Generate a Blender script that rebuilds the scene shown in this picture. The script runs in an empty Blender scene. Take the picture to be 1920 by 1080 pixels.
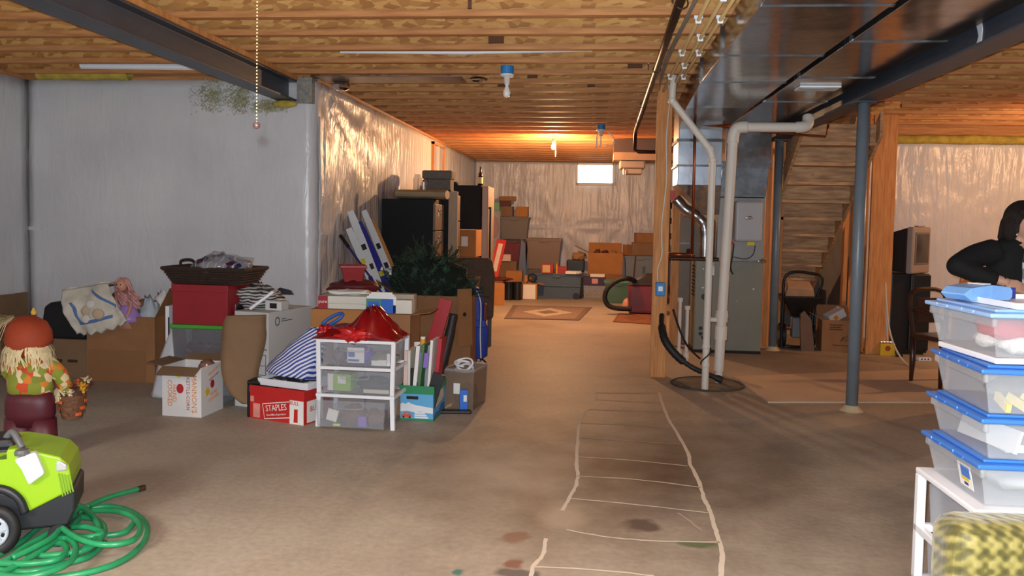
import bpy, bmesh, math, random
from mathutils import Vector, Matrix, Euler, noise as mnoise
random.seed(7)
PI = math.pi
scene = bpy.context.scene
COL = scene.collection

# ------------------------------------------------------------------ camera
F_PX, CX, CY, EYE = 1550.0, 960.0, 495.0, 1.45
YAW, PITCH, ROLL = math.atan(152/1550), math.atan(86/1550), 0.018
_F0 = Vector((-math.sin(YAW), math.cos(YAW), 0)); _R0 = Vector((math.cos(YAW), math.sin(YAW), 0)); _Z = Vector((0, 0, 1))
FWD = (_F0*math.cos(PITCH) - _Z*math.sin(PITCH)).normalized()
_U0 = _R0.cross(FWD).normalized()
RGT = (_R0*math.cos(ROLL) + _U0*math.sin(ROLL)).normalized()
UPV = (_U0*math.cos(ROLL) - _R0*math.sin(ROLL)).normalized()
cam_data = bpy.data.cameras.new('camera'); cam = bpy.data.objects.new('camera', cam_data); COL.objects.link(cam)
cam.matrix_world = Matrix(((RGT.x, UPV.x, -FWD.x, 0), (RGT.y, UPV.y, -FWD.y, 0), (RGT.z, UPV.z, -FWD.z, EYE), (0, 0, 0, 1)))
cam_data.sensor_width = 36; cam_data.lens = F_PX/1920*36
cam_data.shift_y = -(540-CY)/1920; cam_data.clip_start = 0.05; cam_data.clip_end = 100
scene.camera = cam
def ray(px, py): return FWD + RGT*((px-CX)/F_PX) + UPV*((CY-py)/F_PX)
def W(px, py, Y):                    # point of the room at depth Y seen at a pixel
    d = ray(px, py); return Vector((0, 0, EYE)) + d*(Y/d.y)
def G(px, py, z=0.0):                # point on the floor
    d = ray(px, py); return Vector((0, 0, EYE)) + d*((z-EYE)/d.z)

# ------------------------------------------------------------------ world, big lights, exposure
world = bpy.data.worlds.new('world'); scene.world = world; world.use_nodes = True
bg = world.node_tree.nodes['Background']; bg.inputs[0].default_value = (0.80, 0.88, 1.0, 1); bg.inputs[1].default_value = 0.26
vs = scene.view_settings; vs.view_transform = 'Standard'; vs.look = 'None'; vs.exposure = 0.0; vs.gamma = 1.0; vs.use_curve_mapping = False
def lamp(name, loc, power, color, radius):
    l = bpy.data.lights.new(name, 'POINT'); l.energy = power; l.color = color; l.shadow_soft_size = radius
    o = bpy.data.objects.new(name, l); COL.objects.link(o); o.location = loc; return o
FLASH_W, BULB_NEAR_W, BULB_FAR_W, BULB_SIDE_W = 700, 42, 270, 122
lamp('camera_flash', (-0.022, 0.02, EYE+0.035), FLASH_W, (0.80, 0.90, 1.0), 0.012)
WARM = (1.0, 0.55, 0.26)
sun_data = bpy.data.lights.new('daylight', 'SUN'); sun_data.energy = 3.2; sun_data.color = (1.0, .95, .86); sun_data.angle = math.radians(14)   # hazy daylight through the open walk-out behind the camera
sun = bpy.data.objects.new('daylight', sun_data); COL.objects.link(sun); sun.location = (0, -3, 3)
sun.rotation_euler = Vector((.16, .87, -.44)).to_track_quat('-Z', 'Y').to_euler()

# ------------------------------------------------------------------ helpers
def lin(c):
    out = []
    for v in c[:3]:
        v = v/255.0
        out.append(v/12.92 if v <= .04045 else ((v+.055)/1.055)**2.4)
    return tuple(out)
class MB:
    def __init__(s): s.v = []; s.f = []
    def add(s, vs_, fs):
        n = len(s.v); s.v += [tuple(v) for v in vs_]; s.f += [tuple(i+n for i in f) for f in fs]; return s
    def box(s, x0, y0, z0, x1, y1, z1):
        return s.add([(x0,y0,z0),(x1,y0,z0),(x1,y1,z0),(x0,y1,z0),(x0,y0,z1),(x1,y0,z1),(x1,y1,z1),(x0,y1,z1)],
                     [(3,2,1,0),(4,5,6,7),(0,1,5,4),(1,2,6,5),(2,3,7,6),(3,0,4,7)])
    def cbox(s, c, size, rot=(0,0,0)):
        m = Euler(rot).to_matrix(); c = Vector(c); x, y, z = [a/2 for a in size]
        p = [(-x,-y,-z),(x,-y,-z),(x,y,-z),(-x,y,-z),(-x,-y,z),(x,-y,z),(x,y,z),(-x,y,z)]
        return s.add([c + m @ Vector(q) for q in p], [(3,2,1,0),(4,5,6,7),(0,1,5,4),(1,2,6,5),(2,3,7,6),(3,0,4,7)])
    def beam(s, a, b, w, t, up=(0,0,1)):      # bar of section w x t from a to b
        a = Vector(a); b = Vector(b); d = (b-a).normalized(); u = Vector(up)
        if abs(d.dot(u)) > .98: u = Vector((0,1,0))
        r = d.cross(u).normalized(); u = r.cross(d)
        q = []
        for p in (a, b):
            q += [p - r*w/2 - u*t/2, p + r*w/2 - u*t/2, p + r*w/2 + u*t/2, p - r*w/2 + u*t/2]
        return s.add(q, [(3,2,1,0),(4,5,6,7),(0,1,5,4),(1,2,6,5),(2,3,7,6),(3,0,4,7)])
    def loft(s, rings, cap=True, closed=False):
        n = len(rings[0]); vs_ = [p for r in rings for p in r]; fs = []
        m = len(rings)
        for i in range(m if closed else m-1):
            for j in range(n):
                a = i*n+j; b = i*n+(j+1) % n; c = ((i+1) % m)*n+(j+1) % n; d = ((i+1) % m)*n+j
                fs.append((a, b, c, d))
        if cap and not closed:
            fs.append(tuple(reversed(range(n)))); fs.append(tuple(range((m-1)*n, m*n)))
        return s.add(vs_, fs)
    def tube(s, pts, r, n=8, closed=False, cap=True):
        pts = [Vector(p) for p in pts]; m = len(pts); rs = r if isinstance(r, (list, tuple)) else [r]*m
        rings = []; prev = None
        for i, p in enumerate(pts):
            if closed: d = pts[(i+1) % m]-pts[i-1]
            else: d = pts[min(i+1, m-1)]-pts[max(i-1, 0)]
            d = d.normalized() if d.length > 1e-9 else Vector((0,0,1))
            if prev is None:
                u = Vector((0,0,1)) if abs(d.z) < .9 else Vector((1,0,0))
                u = (u - d*u.dot(d)).normalized()
            else:
                u = prev - d*prev.dot(d); u = u.normalized() if u.length > 1e-6 else d.orthogonal().normalized()
            prev = u; w = d.cross(u)
            rings.append([p + (u*math.cos(2*PI*k/n) + w*math.sin(2*PI*k/n))*rs[i] for k in range(n)])
        return s.loft(rings, cap, closed)
    def cyl(s, a, b, r0, r1=None, n=14): return s.tube([a, b], [r0, r0 if r1 is None else r1], n)
    def lathe(s, prof, n=18, c=(0,0,0)):
        return s.loft([[(c[0]+r*math.cos(2*PI*k/n), c[1]+r*math.sin(2*PI*k/n), c[2]+z) for k in range(n)] for r, z in prof])
    def ball(s, c, r, n=12, m=8, sc=(1,1,1)):
        rings = []
        for i in range(m+1):
            t = -PI/2 + PI*i/m; rr = max(math.cos(t), .02)*r
            rings.append([(c[0]+rr*math.cos(2*PI*k/n)*sc[0], c[1]+rr*math.sin(2*PI*k/n)*sc[1], c[2]+r*math.sin(t)*sc[2]) for k in range(n)])
        return s.loft(rings)
    def prism(s, poly, a, b, axis='y'):       # polygon extruded between a and b along an axis
        def P(u, v, t): return {'y': (u, t, v), 'x': (t, u, v), 'z': (u, v, t)}[axis]
        n = len(poly); vs_ = [P(u, v, a) for u, v in poly] + [P(u, v, b) for u, v in poly]
        return s.add(vs_, [tuple(range(n)), tuple(reversed(range(n, 2*n)))] + [(i, n+i, n+(i+1) % n, (i+1) % n) for i in range(n)])
    def grid(s, nu, nv, fn):
        vs_ = [fn(i/nu, j/nv) for j in range(nv+1) for i in range(nu+1)]
        return s.add(vs_, [(j*(nu+1)+i, j*(nu+1)+i+1, (j+1)*(nu+1)+i+1, (j+1)*(nu+1)+i) for j in range(nv) for i in range(nu)])
    def tub(s, w, d, h, t=.004, taper=1.0, z=0, wb=None):   # open container, centred, thin walls
        k = taper
        def R(sx, sy, zz): return [(-w/2*sx, -d/2*sy, zz), (w/2*sx, -d/2*sy, zz), (w/2*sx, d/2*sy, zz), (-w/2*sx, d/2*sy, zz)]
        fx, fy = 1-2*t/w, 1-2*t/d
        return s.loft([R(k, k, z), R(1, 1, z+h), R(fx, fy, z+h), R(k*fx, k*fy, z+t)])
    def build(s, name, mat, parent=None, smooth=False, bevel=0, solid=0, sub=0, seg=2):
        me = bpy.data.meshes.new(name); me.from_pydata(s.v, [], s.f)
        bm = bmesh.new(); bm.from_mesh(me); bmesh.ops.recalc_face_normals(bm, faces=bm.faces); bm.to_mesh(me); bm.free()
        if mat: me.materials.append(mat)
        if smooth:
            for p in me.polygons: p.use_smooth = True
        return link(name, me, parent, bevel, solid, sub, seg)
def link(name, me, parent=None, bevel=0, solid=0, sub=0, seg=2):
    o = bpy.data.objects.new(name, me); COL.objects.link(o)
    if parent: o.parent = parent
    if solid:
        m = o.modifiers.new('solid', 'SOLIDIFY'); m.thickness = solid; m.offset = 0
    if bevel:
        m = o.modifiers.new('bevel', 'BEVEL'); m.width = bevel; m.segments = seg; m.limit_method = 'ANGLE'; m.angle_limit = .6
    if sub:
        m = o.modifiers.new('sub', 'SUBSURF'); m.levels = sub; m.render_levels = sub
    return o
def tag(o, label=None, cat=None, group=None, kind=None):
    if label: o['label'] = label
    if cat: o['category'] = cat
    if group: o['group'] = group
    if kind: o['kind'] = kind
    return o
def thing(name, label, cat, loc=(0,0,0), rz=0, group=None):
    o = bpy.data.objects.new(name, None); COL.objects.link(o); o.location = loc; o.rotation_euler = (0, 0, math.radians(rz))
    o.empty_display_size = .05
    return tag(o, label, cat, group)
def struct(o): o['kind'] = 'structure'; return o
def copy_tree(o, parent=None):
    c = o.copy(); COL.objects.link(c); c.parent = parent
    for ch in list(o.children): copy_tree(ch, c)
    return c
def text(body, size, mat, parent, loc, rot, name='lettering', thick=.0006, align='CENTER', sx=1.0):
    cu = bpy.data.curves.new(name, 'FONT'); cu.body = body; cu.size = size; cu.extrude = thick; cu.align_x = align; cu.align_y = 'CENTER'
    cu.resolution_u = 2
    t = bpy.data.objects.new(name, cu); COL.objects.link(t)
    dg = bpy.context.evaluated_depsgraph_get(); dg.update()
    me = bpy.data.meshes.new_from_object(t.evaluated_get(dg)); bpy.data.objects.remove(t)
    me.materials.clear(); me.materials.append(mat)
    o = link(name, me, parent); o.location = loc; o.rotation_euler = rot; o.scale = (sx, 1, 1); return o
FRONT = (PI/2, 0, 0)                      # text standing on a face turned to -Y
RIGHTF = (PI/2, 0, PI/2)                  # on a face turned to +X
LEFTF = (PI/2, 0, -PI/2)
def nz(x, y=0, z=0): return mnoise.noise(Vector((x, y, z)))
def jit(a): return random.uniform(-a, a)
def smooth_path(pts, n=8, closed=False):  # Catmull-Rom
    P = [Vector(p) for p in pts]; out = []; m = len(P)
    for i in range(m if closed else m-1):
        p0 = P[i-1] if (i > 0 or closed) else P[0]; p1 = P[i]; p2 = P[(i+1) % m]; p3 = P[(i+2) % m] if (i+2 < m or closed) else P[-1]
        for k in range(n):
            t = k/n
            out.append(.5*((2*p1) + (p2-p0)*t + (2*p0-5*p1+4*p2-p3)*t*t + (3*p1-p0-3*p2+p3)*t**3))
    if not closed: out.append(P[-1])
    return out

# ------------------------------------------------------------------ materials
MATS = {}
def M(name, col, rough=.6, metal=0, var=0, scale=8, bump=0, bscale=60, coat=0, spec=.5, emis=0, stretch=(1,1,1), alpha=1):
    if name in MATS: return MATS[name]
    m = bpy.data.materials.new(name); m.use_nodes = True; nt = m.node_tree; b = nt.nodes['Principled BSDF']
    c = lin(col); b.inputs['Base Color'].default_value = (*c, 1); b.inputs['Roughness'].default_value = rough
    b.inputs['Metallic'].default_value = metal; b.inputs['Specular IOR Level'].default_value = spec
    b.inputs['Coat Weight'].default_value = coat
    if emis:
        b.inputs['Emission Color'].default_value = (*c, 1); b.inputs['Emission Strength'].default_value = emis
    if var or bump:
        tc = nt.nodes.new('ShaderNodeTexCoord'); mp = nt.nodes.new('ShaderNodeMapping'); mp.inputs['Scale'].default_value = stretch
        nt.links.new(tc.outputs['Object'], mp.inputs[0])
    if var:
        n = nt.nodes.new('ShaderNodeTexNoise'); n.inputs['Scale'].default_value = scale; n.inputs['Detail'].default_value = 5
        nt.links.new(mp.outputs[0], n.inputs['Vector'])
        r = nt.nodes.new('ShaderNodeValToRGB'); r.color_ramp.elements[0].position = .3; r.color_ramp.elements[1].position = .7
        r.color_ramp.elements[0].color = (*[x*(1-var) for x in c], 1); r.color_ramp.elements[1].color = (*[min(x*(1+var), 1) for x in c], 1)
        nt.links.new(n.outputs['Fac'], r.inputs[0]); nt.links.new(r.outputs[0], b.inputs['Base Color'])
    if bump:
        n2 = nt.nodes.new('ShaderNodeTexNoise'); n2.inputs['Scale'].default_value = bscale; n2.inputs['Detail'].default_value = 3
        nt.links.new(mp.outputs[0], n2.inputs['Vector'])
        bu = nt.nodes.new('ShaderNodeBump'); bu.inputs['Strength'].default_value = bump; bu.inputs['Distance'].default_value = .01
        nt.links.new(n2.outputs['Fac'], bu.inputs['Height']); nt.links.new(bu.outputs[0], b.inputs['Normal'])
    MATS[name] = m; return m
def clear(name, col, opac=.3, rough=.15):
    if name in MATS: return MATS[name]
    m = bpy.data.materials.new(name); m.use_nodes = True; nt = m.node_tree; b = nt.nodes['Principled BSDF']; out = nt.nodes['Material Output']
    b.inputs['Base Color'].default_value = (*lin(col), 1); b.inputs['Roughness'].default_value = rough
    tr = nt.nodes.new('ShaderNodeBsdfTransparent'); mx = nt.nodes.new('ShaderNodeMixShader'); mx.inputs[0].default_value = opac
    nt.links.new(tr.outputs[0], mx.inputs[1]); nt.links.new(b.outputs[0], mx.inputs[2]); nt.links.new(mx.outputs[0], out.inputs[0])
    MATS[name] = m; return m
def nodes_mat(name):
    m = bpy.data.materials.new(name); m.use_nodes = True; nt = m.node_tree; MATS[name] = m
    return m, nt, nt.nodes['Principled BSDF'], lambda t: nt.nodes.new('ShaderNode'+t), nt.links.new
def ramp(nd, stops):
    cr = nd.color_ramp
    while len(cr.elements) < len(stops): cr.elements.new(.5)
    for e, (p, c) in zip(cr.elements, stops): e.position = p; e.color = (*c, 1)
    return nd
def make_osb(name, base, light, dark):
    m, nt, b, N, L = nodes_mat(name)
    tc = N('TexCoord'); mp = N('Mapping'); mp.inputs['Scale'].default_value = (15, 40, 40); mp.inputs['Rotation'].default_value = (0, .3, .4)
    L(tc.outputs['Object'], mp.inputs[0]); n0 = N('TexNoise'); n0.inputs['Scale'].default_value = 4; L(mp.outputs[0], n0.inputs['Vector'])
    mx = N('MixRGB'); mx.inputs[0].default_value = .10; L(mp.outputs[0], mx.inputs[1]); L(n0.outputs['Color'], mx.inputs[2])
    v = N('TexVoronoi'); v.inputs['Scale'].default_value = 1.1; L(mx.outputs[0], v.inputs['Vector'])
    sp = N('SeparateColor'); L(v.outputs['Color'], sp.inputs[0])
    r = ramp(N('ValToRGB'), [(0, lin(dark)), (.45, lin(base)), (1, lin(light))]); L(sp.outputs[0], r.inputs[0]); L(r.outputs[0], b.inputs['Base Color'])
    b.inputs['Roughness'].default_value = .75; return m
def make_lumber(name, base, dark, sc=(1.2, 14, 14), knots=True):
    m, nt, b, N, L = nodes_mat(name)
    tc = N('TexCoord'); mp = N('Mapping'); mp.inputs['Scale'].default_value = sc; L(tc.outputs['Object'], mp.inputs[0])
    n = N('TexNoise'); n.inputs['Scale'].default_value = 3; n.inputs['Detail'].default_value = 5; L(mp.outputs[0], n.inputs['Vector'])
    r = ramp(N('ValToRGB'), [(.3, lin(dark)), (.65, lin(base))]); L(n.outputs['Fac'], r.inputs[0])
    v = N('TexVoronoi'); v.inputs['Scale'].default_value = 3.2; L(tc.outputs['Object'], v.inputs['Vector'])
    r2 = ramp(N('ValToRGB'), [(.0, lin((60, 32, 16))), (.09, (1, 1, 1))]); L(v.outputs['Distance'], r2.inputs[0])
    mu = N('MixRGB'); mu.blend_type = 'MULTIPLY'; mu.inputs[0].default_value = .8 if knots else 0; L(r.outputs[0], mu.inputs[1]); L(r2.outputs[0], mu.inputs[2])
    L(mu.outputs[0], b.inputs['Base Color']); b.inputs['Roughness'].default_value = .65; return m
OSB = make_osb('osb', (186, 130, 68), (208, 158, 92), (156, 102, 50))
LUM_X = make_lumber('joist_lumber', (196, 138, 82), (164, 104, 56))
LUM_Z = make_lumber('stud_lumber', (214, 150, 86), (182, 114, 58), (14, 14, 1.2))
LUM_RAW = make_lumber('stair_lumber', (206, 166, 122), (146, 112, 80), (1.5, 10, 10))
def make_sheet(name, crease):
    m, nt, b, N, L = nodes_mat(name)
    tc = N('TexCoord'); n = N('TexNoise'); n.inputs['Scale'].default_value = 1.3; n.inputs['Detail'].default_value = 4; L(tc.outputs['Object'], n.inputs['Vector'])
    r = ramp(N('ValToRGB'), [(.3, lin((196, 195, 198))), (.7, lin((214, 213, 214)))]); L(n.outputs['Fac'], r.inputs[0]); L(r.outputs[0], b.inputs['Base Color'])
    b.inputs['Roughness'].default_value = .32; b.inputs['Specular IOR Level'].default_value = .5
    mp = N('Mapping'); mp.inputs['Scale'].default_value = (3.2, 3.2, 1.0); mp.inputs['Rotation'].default_value = (.12, .18, 0); L(tc.outputs['Object'], mp.inputs[0])
    n2 = N('TexNoise'); n2.inputs['Scale'].default_value = 2.2; n2.inputs['Detail'].default_value = 4; n2.inputs['Distortion'].default_value = .8; L(mp.outputs[0], n2.inputs['Vector'])
    n3 = N('TexNoise'); n3.inputs['Scale'].default_value = 14; n3.inputs['Detail'].default_value = 2; L(tc.outputs['Object'], n3.inputs['Vector'])
    ad = N('Math'); ad.operation = 'MULTIPLY_ADD'; ad.inputs[1].default_value = .12; L(n3.outputs['Fac'], ad.inputs[0]); L(n2.outputs['Fac'], ad.inputs[2])
    h = ad.outputs[0]
    for rot, st, am in (((.75, .8, .1), (6, 6, .8), 1.0), ((-.65, -.75, .1), (5.5, 5.5, .9), 1.0), ((.1, .12, .1), (9, 9, .7), .5)):
        m3 = N('Mapping'); m3.inputs['Rotation'].default_value = rot; m3.inputs['Scale'].default_value = st; L(tc.outputs['Object'], m3.inputs[0])
        rn = N('TexNoise'); rn.inputs['Scale'].default_value = .55; rn.inputs['Detail'].default_value = 3; rn.inputs['Distortion'].default_value = .5; L(m3.outputs[0], rn.inputs['Vector'])
        a1 = N('Math'); a1.operation = 'SUBTRACT'; a1.inputs[1].default_value = .5; L(rn.outputs['Fac'], a1.inputs[0])
        a2 = N('Math'); a2.operation = 'ABSOLUTE'; L(a1.outputs[0], a2.inputs[0])
        a3 = N('Math'); a3.operation = 'MULTIPLY_ADD'; a3.inputs[1].default_value = -crease*am; L(a2.outputs[0], a3.inputs[0]); L(h, a3.inputs[2]); h = a3.outputs[0]
    bu = N('Bump'); bu.inputs['Strength'].default_value = .25 if crease < 1 else .45; bu.inputs['Distance'].default_value = .05; L(h, bu.inputs['Height']); L(bu.outputs[0], b.inputs['Normal'])
    return m
SHEET = make_sheet('vapour_barrier', .5); SHEETW = make_sheet('creased_vapour_barrier', 2.2)
def make_floor():
    m, nt, b, N, L = nodes_mat('concrete')
    tc = N('TexCoord'); O = tc.outputs['Object']
    n = N('TexNoise'); n.inputs['Scale'].default_value = .7; n.inputs['Detail'].default_value = 7; n.inputs['Roughness'].default_value = .6; L(O, n.inputs['Vector'])
    r = ramp(N('ValToRGB'), [(.28, lin((144, 130, 116))), (.5, lin((172, 158, 140))), (.74, lin((192, 180, 164)))]); L(n.outputs['Fac'], r.inputs[0])
    n2 = N('TexNoise'); n2.inputs['Scale'].default_value = 28; n2.inputs['Detail'].default_value = 4; L(O, n2.inputs['Vector'])
    r2 = ramp(N('ValToRGB'), [(.3, (.82, .82, .82)), (.7, (1, 1, 1))]); L(n2.outputs['Fac'], r2.inputs[0])
    mu = N('MixRGB'); mu.blend_type = 'MULTIPLY'; mu.inputs[0].default_value = 1; L(r.outputs[0], mu.inputs[1]); L(r2.outputs[0], mu.inputs[2])
    cur = mu.outputs[0]
    def blot(p, rad, col, amt, ns, edge=.5, sx=1.0):       # ragged-outlined patch: dirt, damp and paint marks, one broad brown darkening
        nonlocal cur
        mp = N('Mapping'); mp.inputs['Location'].default_value = (-p[0]/rad/sx, -p[1]/rad, 0); mp.inputs['Scale'].default_value = (1/rad/sx, 1/rad, 0); L(O, mp.inputs[0])
        nn = N('TexNoise'); nn.inputs['Scale'].default_value = ns; nn.inputs['Detail'].default_value = 5; L(O, nn.inputs['Vector'])
        le = N('VectorMath'); le.operation = 'LENGTH'; L(mp.outputs[0], le.inputs[0])
        ad = N('Math'); ad.operation = 'ADD'; L(le.outputs['Value'], ad.inputs[0]); L(nn.outputs['Fac'], ad.inputs[1])
        rr = N('MapRange'); rr.inputs['From Min'].default_value = 1.5+edge/2-.5; rr.inputs['From Max'].default_value = 1.5-edge/2-.5; rr.inputs['To Min'].default_value = 0; rr.inputs['To Max'].default_value = amt
        L(ad.outputs[0], rr.inputs['Value']); mx = N('MixRGB'); mx.inputs[2].default_value = (*lin(col), 1); L(rr.outputs[0], mx.inputs[0]); L(cur, mx.inputs[1]); cur = mx.outputs[0]
    blot(G(1185, 880), 1.7, (62, 36, 16), .95, 3, 1.1, .9)  # broad soft-edged brown darkening in the middle of the floor
    blot(G(1208, 985), .16, (62, 42, 40), .8, 9, .3)
    blot(G(1310, 1021), .09, (70, 92, 48), .8, 9, .3, 1.6)
    blot(G(966, 1008), .12, (120, 78, 60), .7, 12, .3)
    blot(G(965, 1057), .08, (120, 66, 52), .8, 12, .3)
    blot(G(965, 1074), .09, (88, 82, 78), .9, 9, .25, 1.8)
    blot(G(858, 1073), .05, (50, 110, 100), .9, 14, .3)
    blot(G(1055, 965), .32, (178, 160, 140), .55, 5, .6, .6)
    blot(G(930, 880), .7, (188, 178, 164), .4, 4, .8)
    blot(G(1580, 795), .38, (200, 184, 160), .55, 5, .8)
    blot(G(240, 880), 1.2, (120, 108, 98), .5, 2, 1)
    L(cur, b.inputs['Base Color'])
    r3 = N('MapRange'); r3.inputs['To Min'].default_value = .5; r3.inputs['To Max'].default_value = .7; L(n.outputs['Fac'], r3.inputs['Value']); L(r3.outputs[0], b.inputs['Roughness'])
    bu = N('Bump'); bu.inputs['Strength'].default_value = .15; bu.inputs['Distance'].default_value = .01; L(n2.outputs['Fac'], bu.inputs['Height']); L(bu.outputs[0], b.inputs['Normal'])
    return m
CONC = make_floor()
def make_galv():
    m, nt, b, N, L = nodes_mat('galvanized_steel')
    tc = N('TexCoord'); v = N('TexVoronoi'); v.inputs['Scale'].default_value = 22; L(tc.outputs['Object'], v.inputs['Vector'])
    sp = N('SeparateColor'); L(v.outputs['Color'], sp.inputs[0])
    r = ramp(N('ValToRGB'), [(0, (.34, .34, .345)), (1, (.46, .46, .47))]); L(sp.outputs[0], r.inputs[0]); L(r.outputs[0], b.inputs['Base Color'])
    b.inputs['Metallic'].default_value = .95; b.inputs['Roughness'].default_value = .15
    n = N('TexNoise'); n.inputs['Scale'].default_value = 1.6; n.inputs['Detail'].default_value = 2; L(tc.outputs['Object'], n.inputs['Vector'])
    bu = N('Bump'); bu.inputs['Strength'].default_value = .2; bu.inputs['Distance'].default_value = .04; L(n.outputs['Fac'], bu.inputs['Height']); L(bu.outputs[0], b.inputs['Normal'])
    return m
GALV = make_galv()
def make_stripe(name, axis, freq, stops, rough=.6, dist=0.0, rot=(0,0,0)):
    m, nt, b, N, L = nodes_mat(name)
    tc = N('TexCoord'); mp = N('Mapping'); mp.inputs['Rotation'].default_value = rot; L(tc.outputs['Object'], mp.inputs[0])
    w = N('TexWave'); w.wave_type = 'BANDS'; w.bands_direction = axis; w.inputs['Scale'].default_value = freq; w.inputs['Distortion'].default_value = dist
    L(mp.outputs[0], w.inputs['Vector']); r = ramp(N('ValToRGB'), stops); r.color_ramp.interpolation = 'CONSTANT'; L(w.outputs['Fac'], r.inputs[0]); L(r.outputs[0], b.inputs['Base Color'])
    b.inputs['Roughness'].default_value = rough; return m
def make_spots(name, scale, stops, rough=.7, feat='Color'):
    m, nt, b, N, L = nodes_mat(name)
    tc = N('TexCoord'); v = N('TexVoronoi'); v.inputs['Scale'].default_value = scale; L(tc.outputs['Object'], v.inputs['Vector'])
    if feat == 'Color':
        sp = N('SeparateColor'); L(v.outputs['Color'], sp.inputs[0]); src = sp.outputs[0]
    else: src = v.outputs['Distance']
    r = ramp(N('ValToRGB'), stops); r.color_ramp.interpolation = 'CONSTANT'; L(src, r.inputs[0]); L(r.outputs[0], b.inputs['Base Color']); b.inputs['Roughness'].default_value = rough; return m
CARD = M('cardboard', (148, 104, 66), .8, var=.1, scale=5)
CARD2 = M('cardboard_orange', (176, 120, 66), .8, var=.08, scale=5)
CARD3 = M('cardboard_dull', (128, 100, 72), .8, var=.1, scale=5)
CARDIN = M('cardboard_tape', (140, 98, 62), .5)
STEELP = M('grey_blue_steel_paint', (60, 66, 76), .42, var=.12, scale=5, bump=.1, bscale=30)
COLP = M('column_paint', (112, 122, 130), .35, var=.1, scale=4)
WHITE = M('white_plastic', (232, 234, 238), .38)
PVC = M('pvc', (214, 206, 194), .4, var=.04, scale=3)
BLACK = M('black_plastic', (16, 16, 18), .42)
BLACKM = M('black_matte', (18, 18, 20), .75)
RUBBER = M('rubber', (22, 22, 23), .6)
CHROME = M('chrome', (220, 220, 222), .15, 1)
COPPER = M('copper', (150, 86, 56), .35, .9, var=.1)
IRON = M('iron_pipe', (70, 52, 40), .4, .7, var=.15)
PAPER = M('paper', (232, 230, 224), .7)
CLEAR = clear('clear_plastic', (210, 214, 218), .22, .2)
CLEARC = clear('cart_clear_plastic', (196, 202, 210), .2, .2)
YELLOW_INS = M('fibreglass', (178, 156, 66), .95, var=.25, scale=12, bump=.8, bscale=40)
# ================================================================== ROOM SHELL
JZ = 2.65                                  # underside of the joists
XL, XLL, YN, YF, YR, XR = -2.46, -5.14, 7.10, 16.9, 10.7, 3.34
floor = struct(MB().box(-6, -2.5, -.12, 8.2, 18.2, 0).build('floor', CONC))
def folds(u, z, anchors):
    d = 0
    for (au, az, k, amp, ext) in anchors:
        dx, dz = u-au, z-az; r = math.hypot(dx, dz)+.02
        an = math.atan2(dz, dx); ca_, sa_ = math.cos(an), math.sin(an)
        d += amp*.55*max(0, abs(math.sin(an*k+au+2.2*nz(ca_*2.1+au, sa_*2.1, az)))-.35)*(.25+1.2*abs(nz(ca_*1.7, sa_*1.7, au*3)))*math.exp(-r/ext)*min(1, r*3)*1.5
    return d
def sheet_wall(name, path, z1, anchors, side, res=.07, z0=0.0, mat=None):   # plastic sheet hung over a wall along a plan path, folds bulge to the room side
    P = [Vector((x, y, 0)) for x, y in path]; L = [0]
    for a, b in zip(P, P[1:]): L.append(L[-1]+(b-a).length)
    us = []; 
    for i in range(len(P)-1):
        n = max(1, int((L[i+1]-L[i])/res)); us += [(i, k/n) for k in range(n)]
    us.append((len(P)-2, 1.0)); nz_ = int((z1-z0)/res)
    vs_ = []; 
    for j in range(nz_+1):
        z = z0+(z1-z0)*j/nz_
        for (i, t) in us:
            p = P[i].lerp(P[i+1], t); d = (P[i+1]-P[i]).normalized(); nrm = Vector((d.y, -d.x, 0))*side
            u = L[i]+(L[i+1]-L[i])*t
            off = .012*nz(u*1.1+3, z*.5, 5)+.008*nz(u*4, z*.9, 2)+folds(u, z, anchors)
            if name == 'wall_far': off *= min(1, max(0, math.hypot((p.x-.02)/.62, (z-2.38)/.42)-1))
            off += .01*math.exp(-((z-1.28)/.02)**2)
            vs_.append(p+nrm*max(off, -.01)+Vector((0, 0, z)))
    n = len(us); fs = [(j*n+i, j*n+i+1, (j+1)*n+i+1, (j+1)*n+i) for j in range(nz_) for i in range(n-1)]
    return struct(MB().add(vs_, fs).build(name, mat or SHEET, smooth=True, solid=.004))
arc = [(XL-.09+.09*math.sin(a), YN+.09-.09*math.cos(a)) for a in [i*PI/2/6 for i in range(7)]]
w_near = sheet_wall('wall_near_left', [(XLL, YN)]+arc+[(XL-.004, YN+.3)], 2.62, [(.08, 2.5, 5, .03, .4), (2.38, 2.35, 7, .02, .5), (.1, 1.28, 6, .02, .5), (1.6, 1.28, 6, .012, .5), (1.0, .9, 5, .015, .6)], 1)
w_left = sheet_wall('wall_left', [(XL, YN+.09), (XL, YF)], 2.62, [(.05, 2.6, 7, .09, 1.1), (.3, 1.3, 5, .05, .7), (1.6, 2.5, 6, .06, .8), (3.2, 2.5, 5, .06, .8), (5.4, 1.4, 5, .05, .8)], 1, .06, mat=SHEETW)
w_far = sheet_wall('wall_far', [(XL, YF), (3.6, YF)], 2.60, [(1.75, 1.28, 6, .11, .9), (3.2, 1.5, 6, .09, .9), (.6, 2.2, 5, .08, .8), (4.4, 1.9, 6, .09, .8), (2.6, 2.4, 5, .07, .6)], 1, .05, mat=SHEETW)
w_side = sheet_wall('wall_side_left', [(XLL, -1.5), (XLL, YN)], 2.62, [(8.9, 2.5, 6, .03, .4), (8.6, 1.28, 5, .02, .5)], 1, .12)
w_right = sheet_wall('wall_right', [(XR, YR), (7.6, YR)], 2.47, [(.3, 2.3, 7, .06, .7), (1.1, 1.6, 6, .05, .8), (1.6, 2.35, 6, .06, .6), (2.4, 2.2, 5, .05, .6)], 1, .06, mat=SHEETW)
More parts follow.
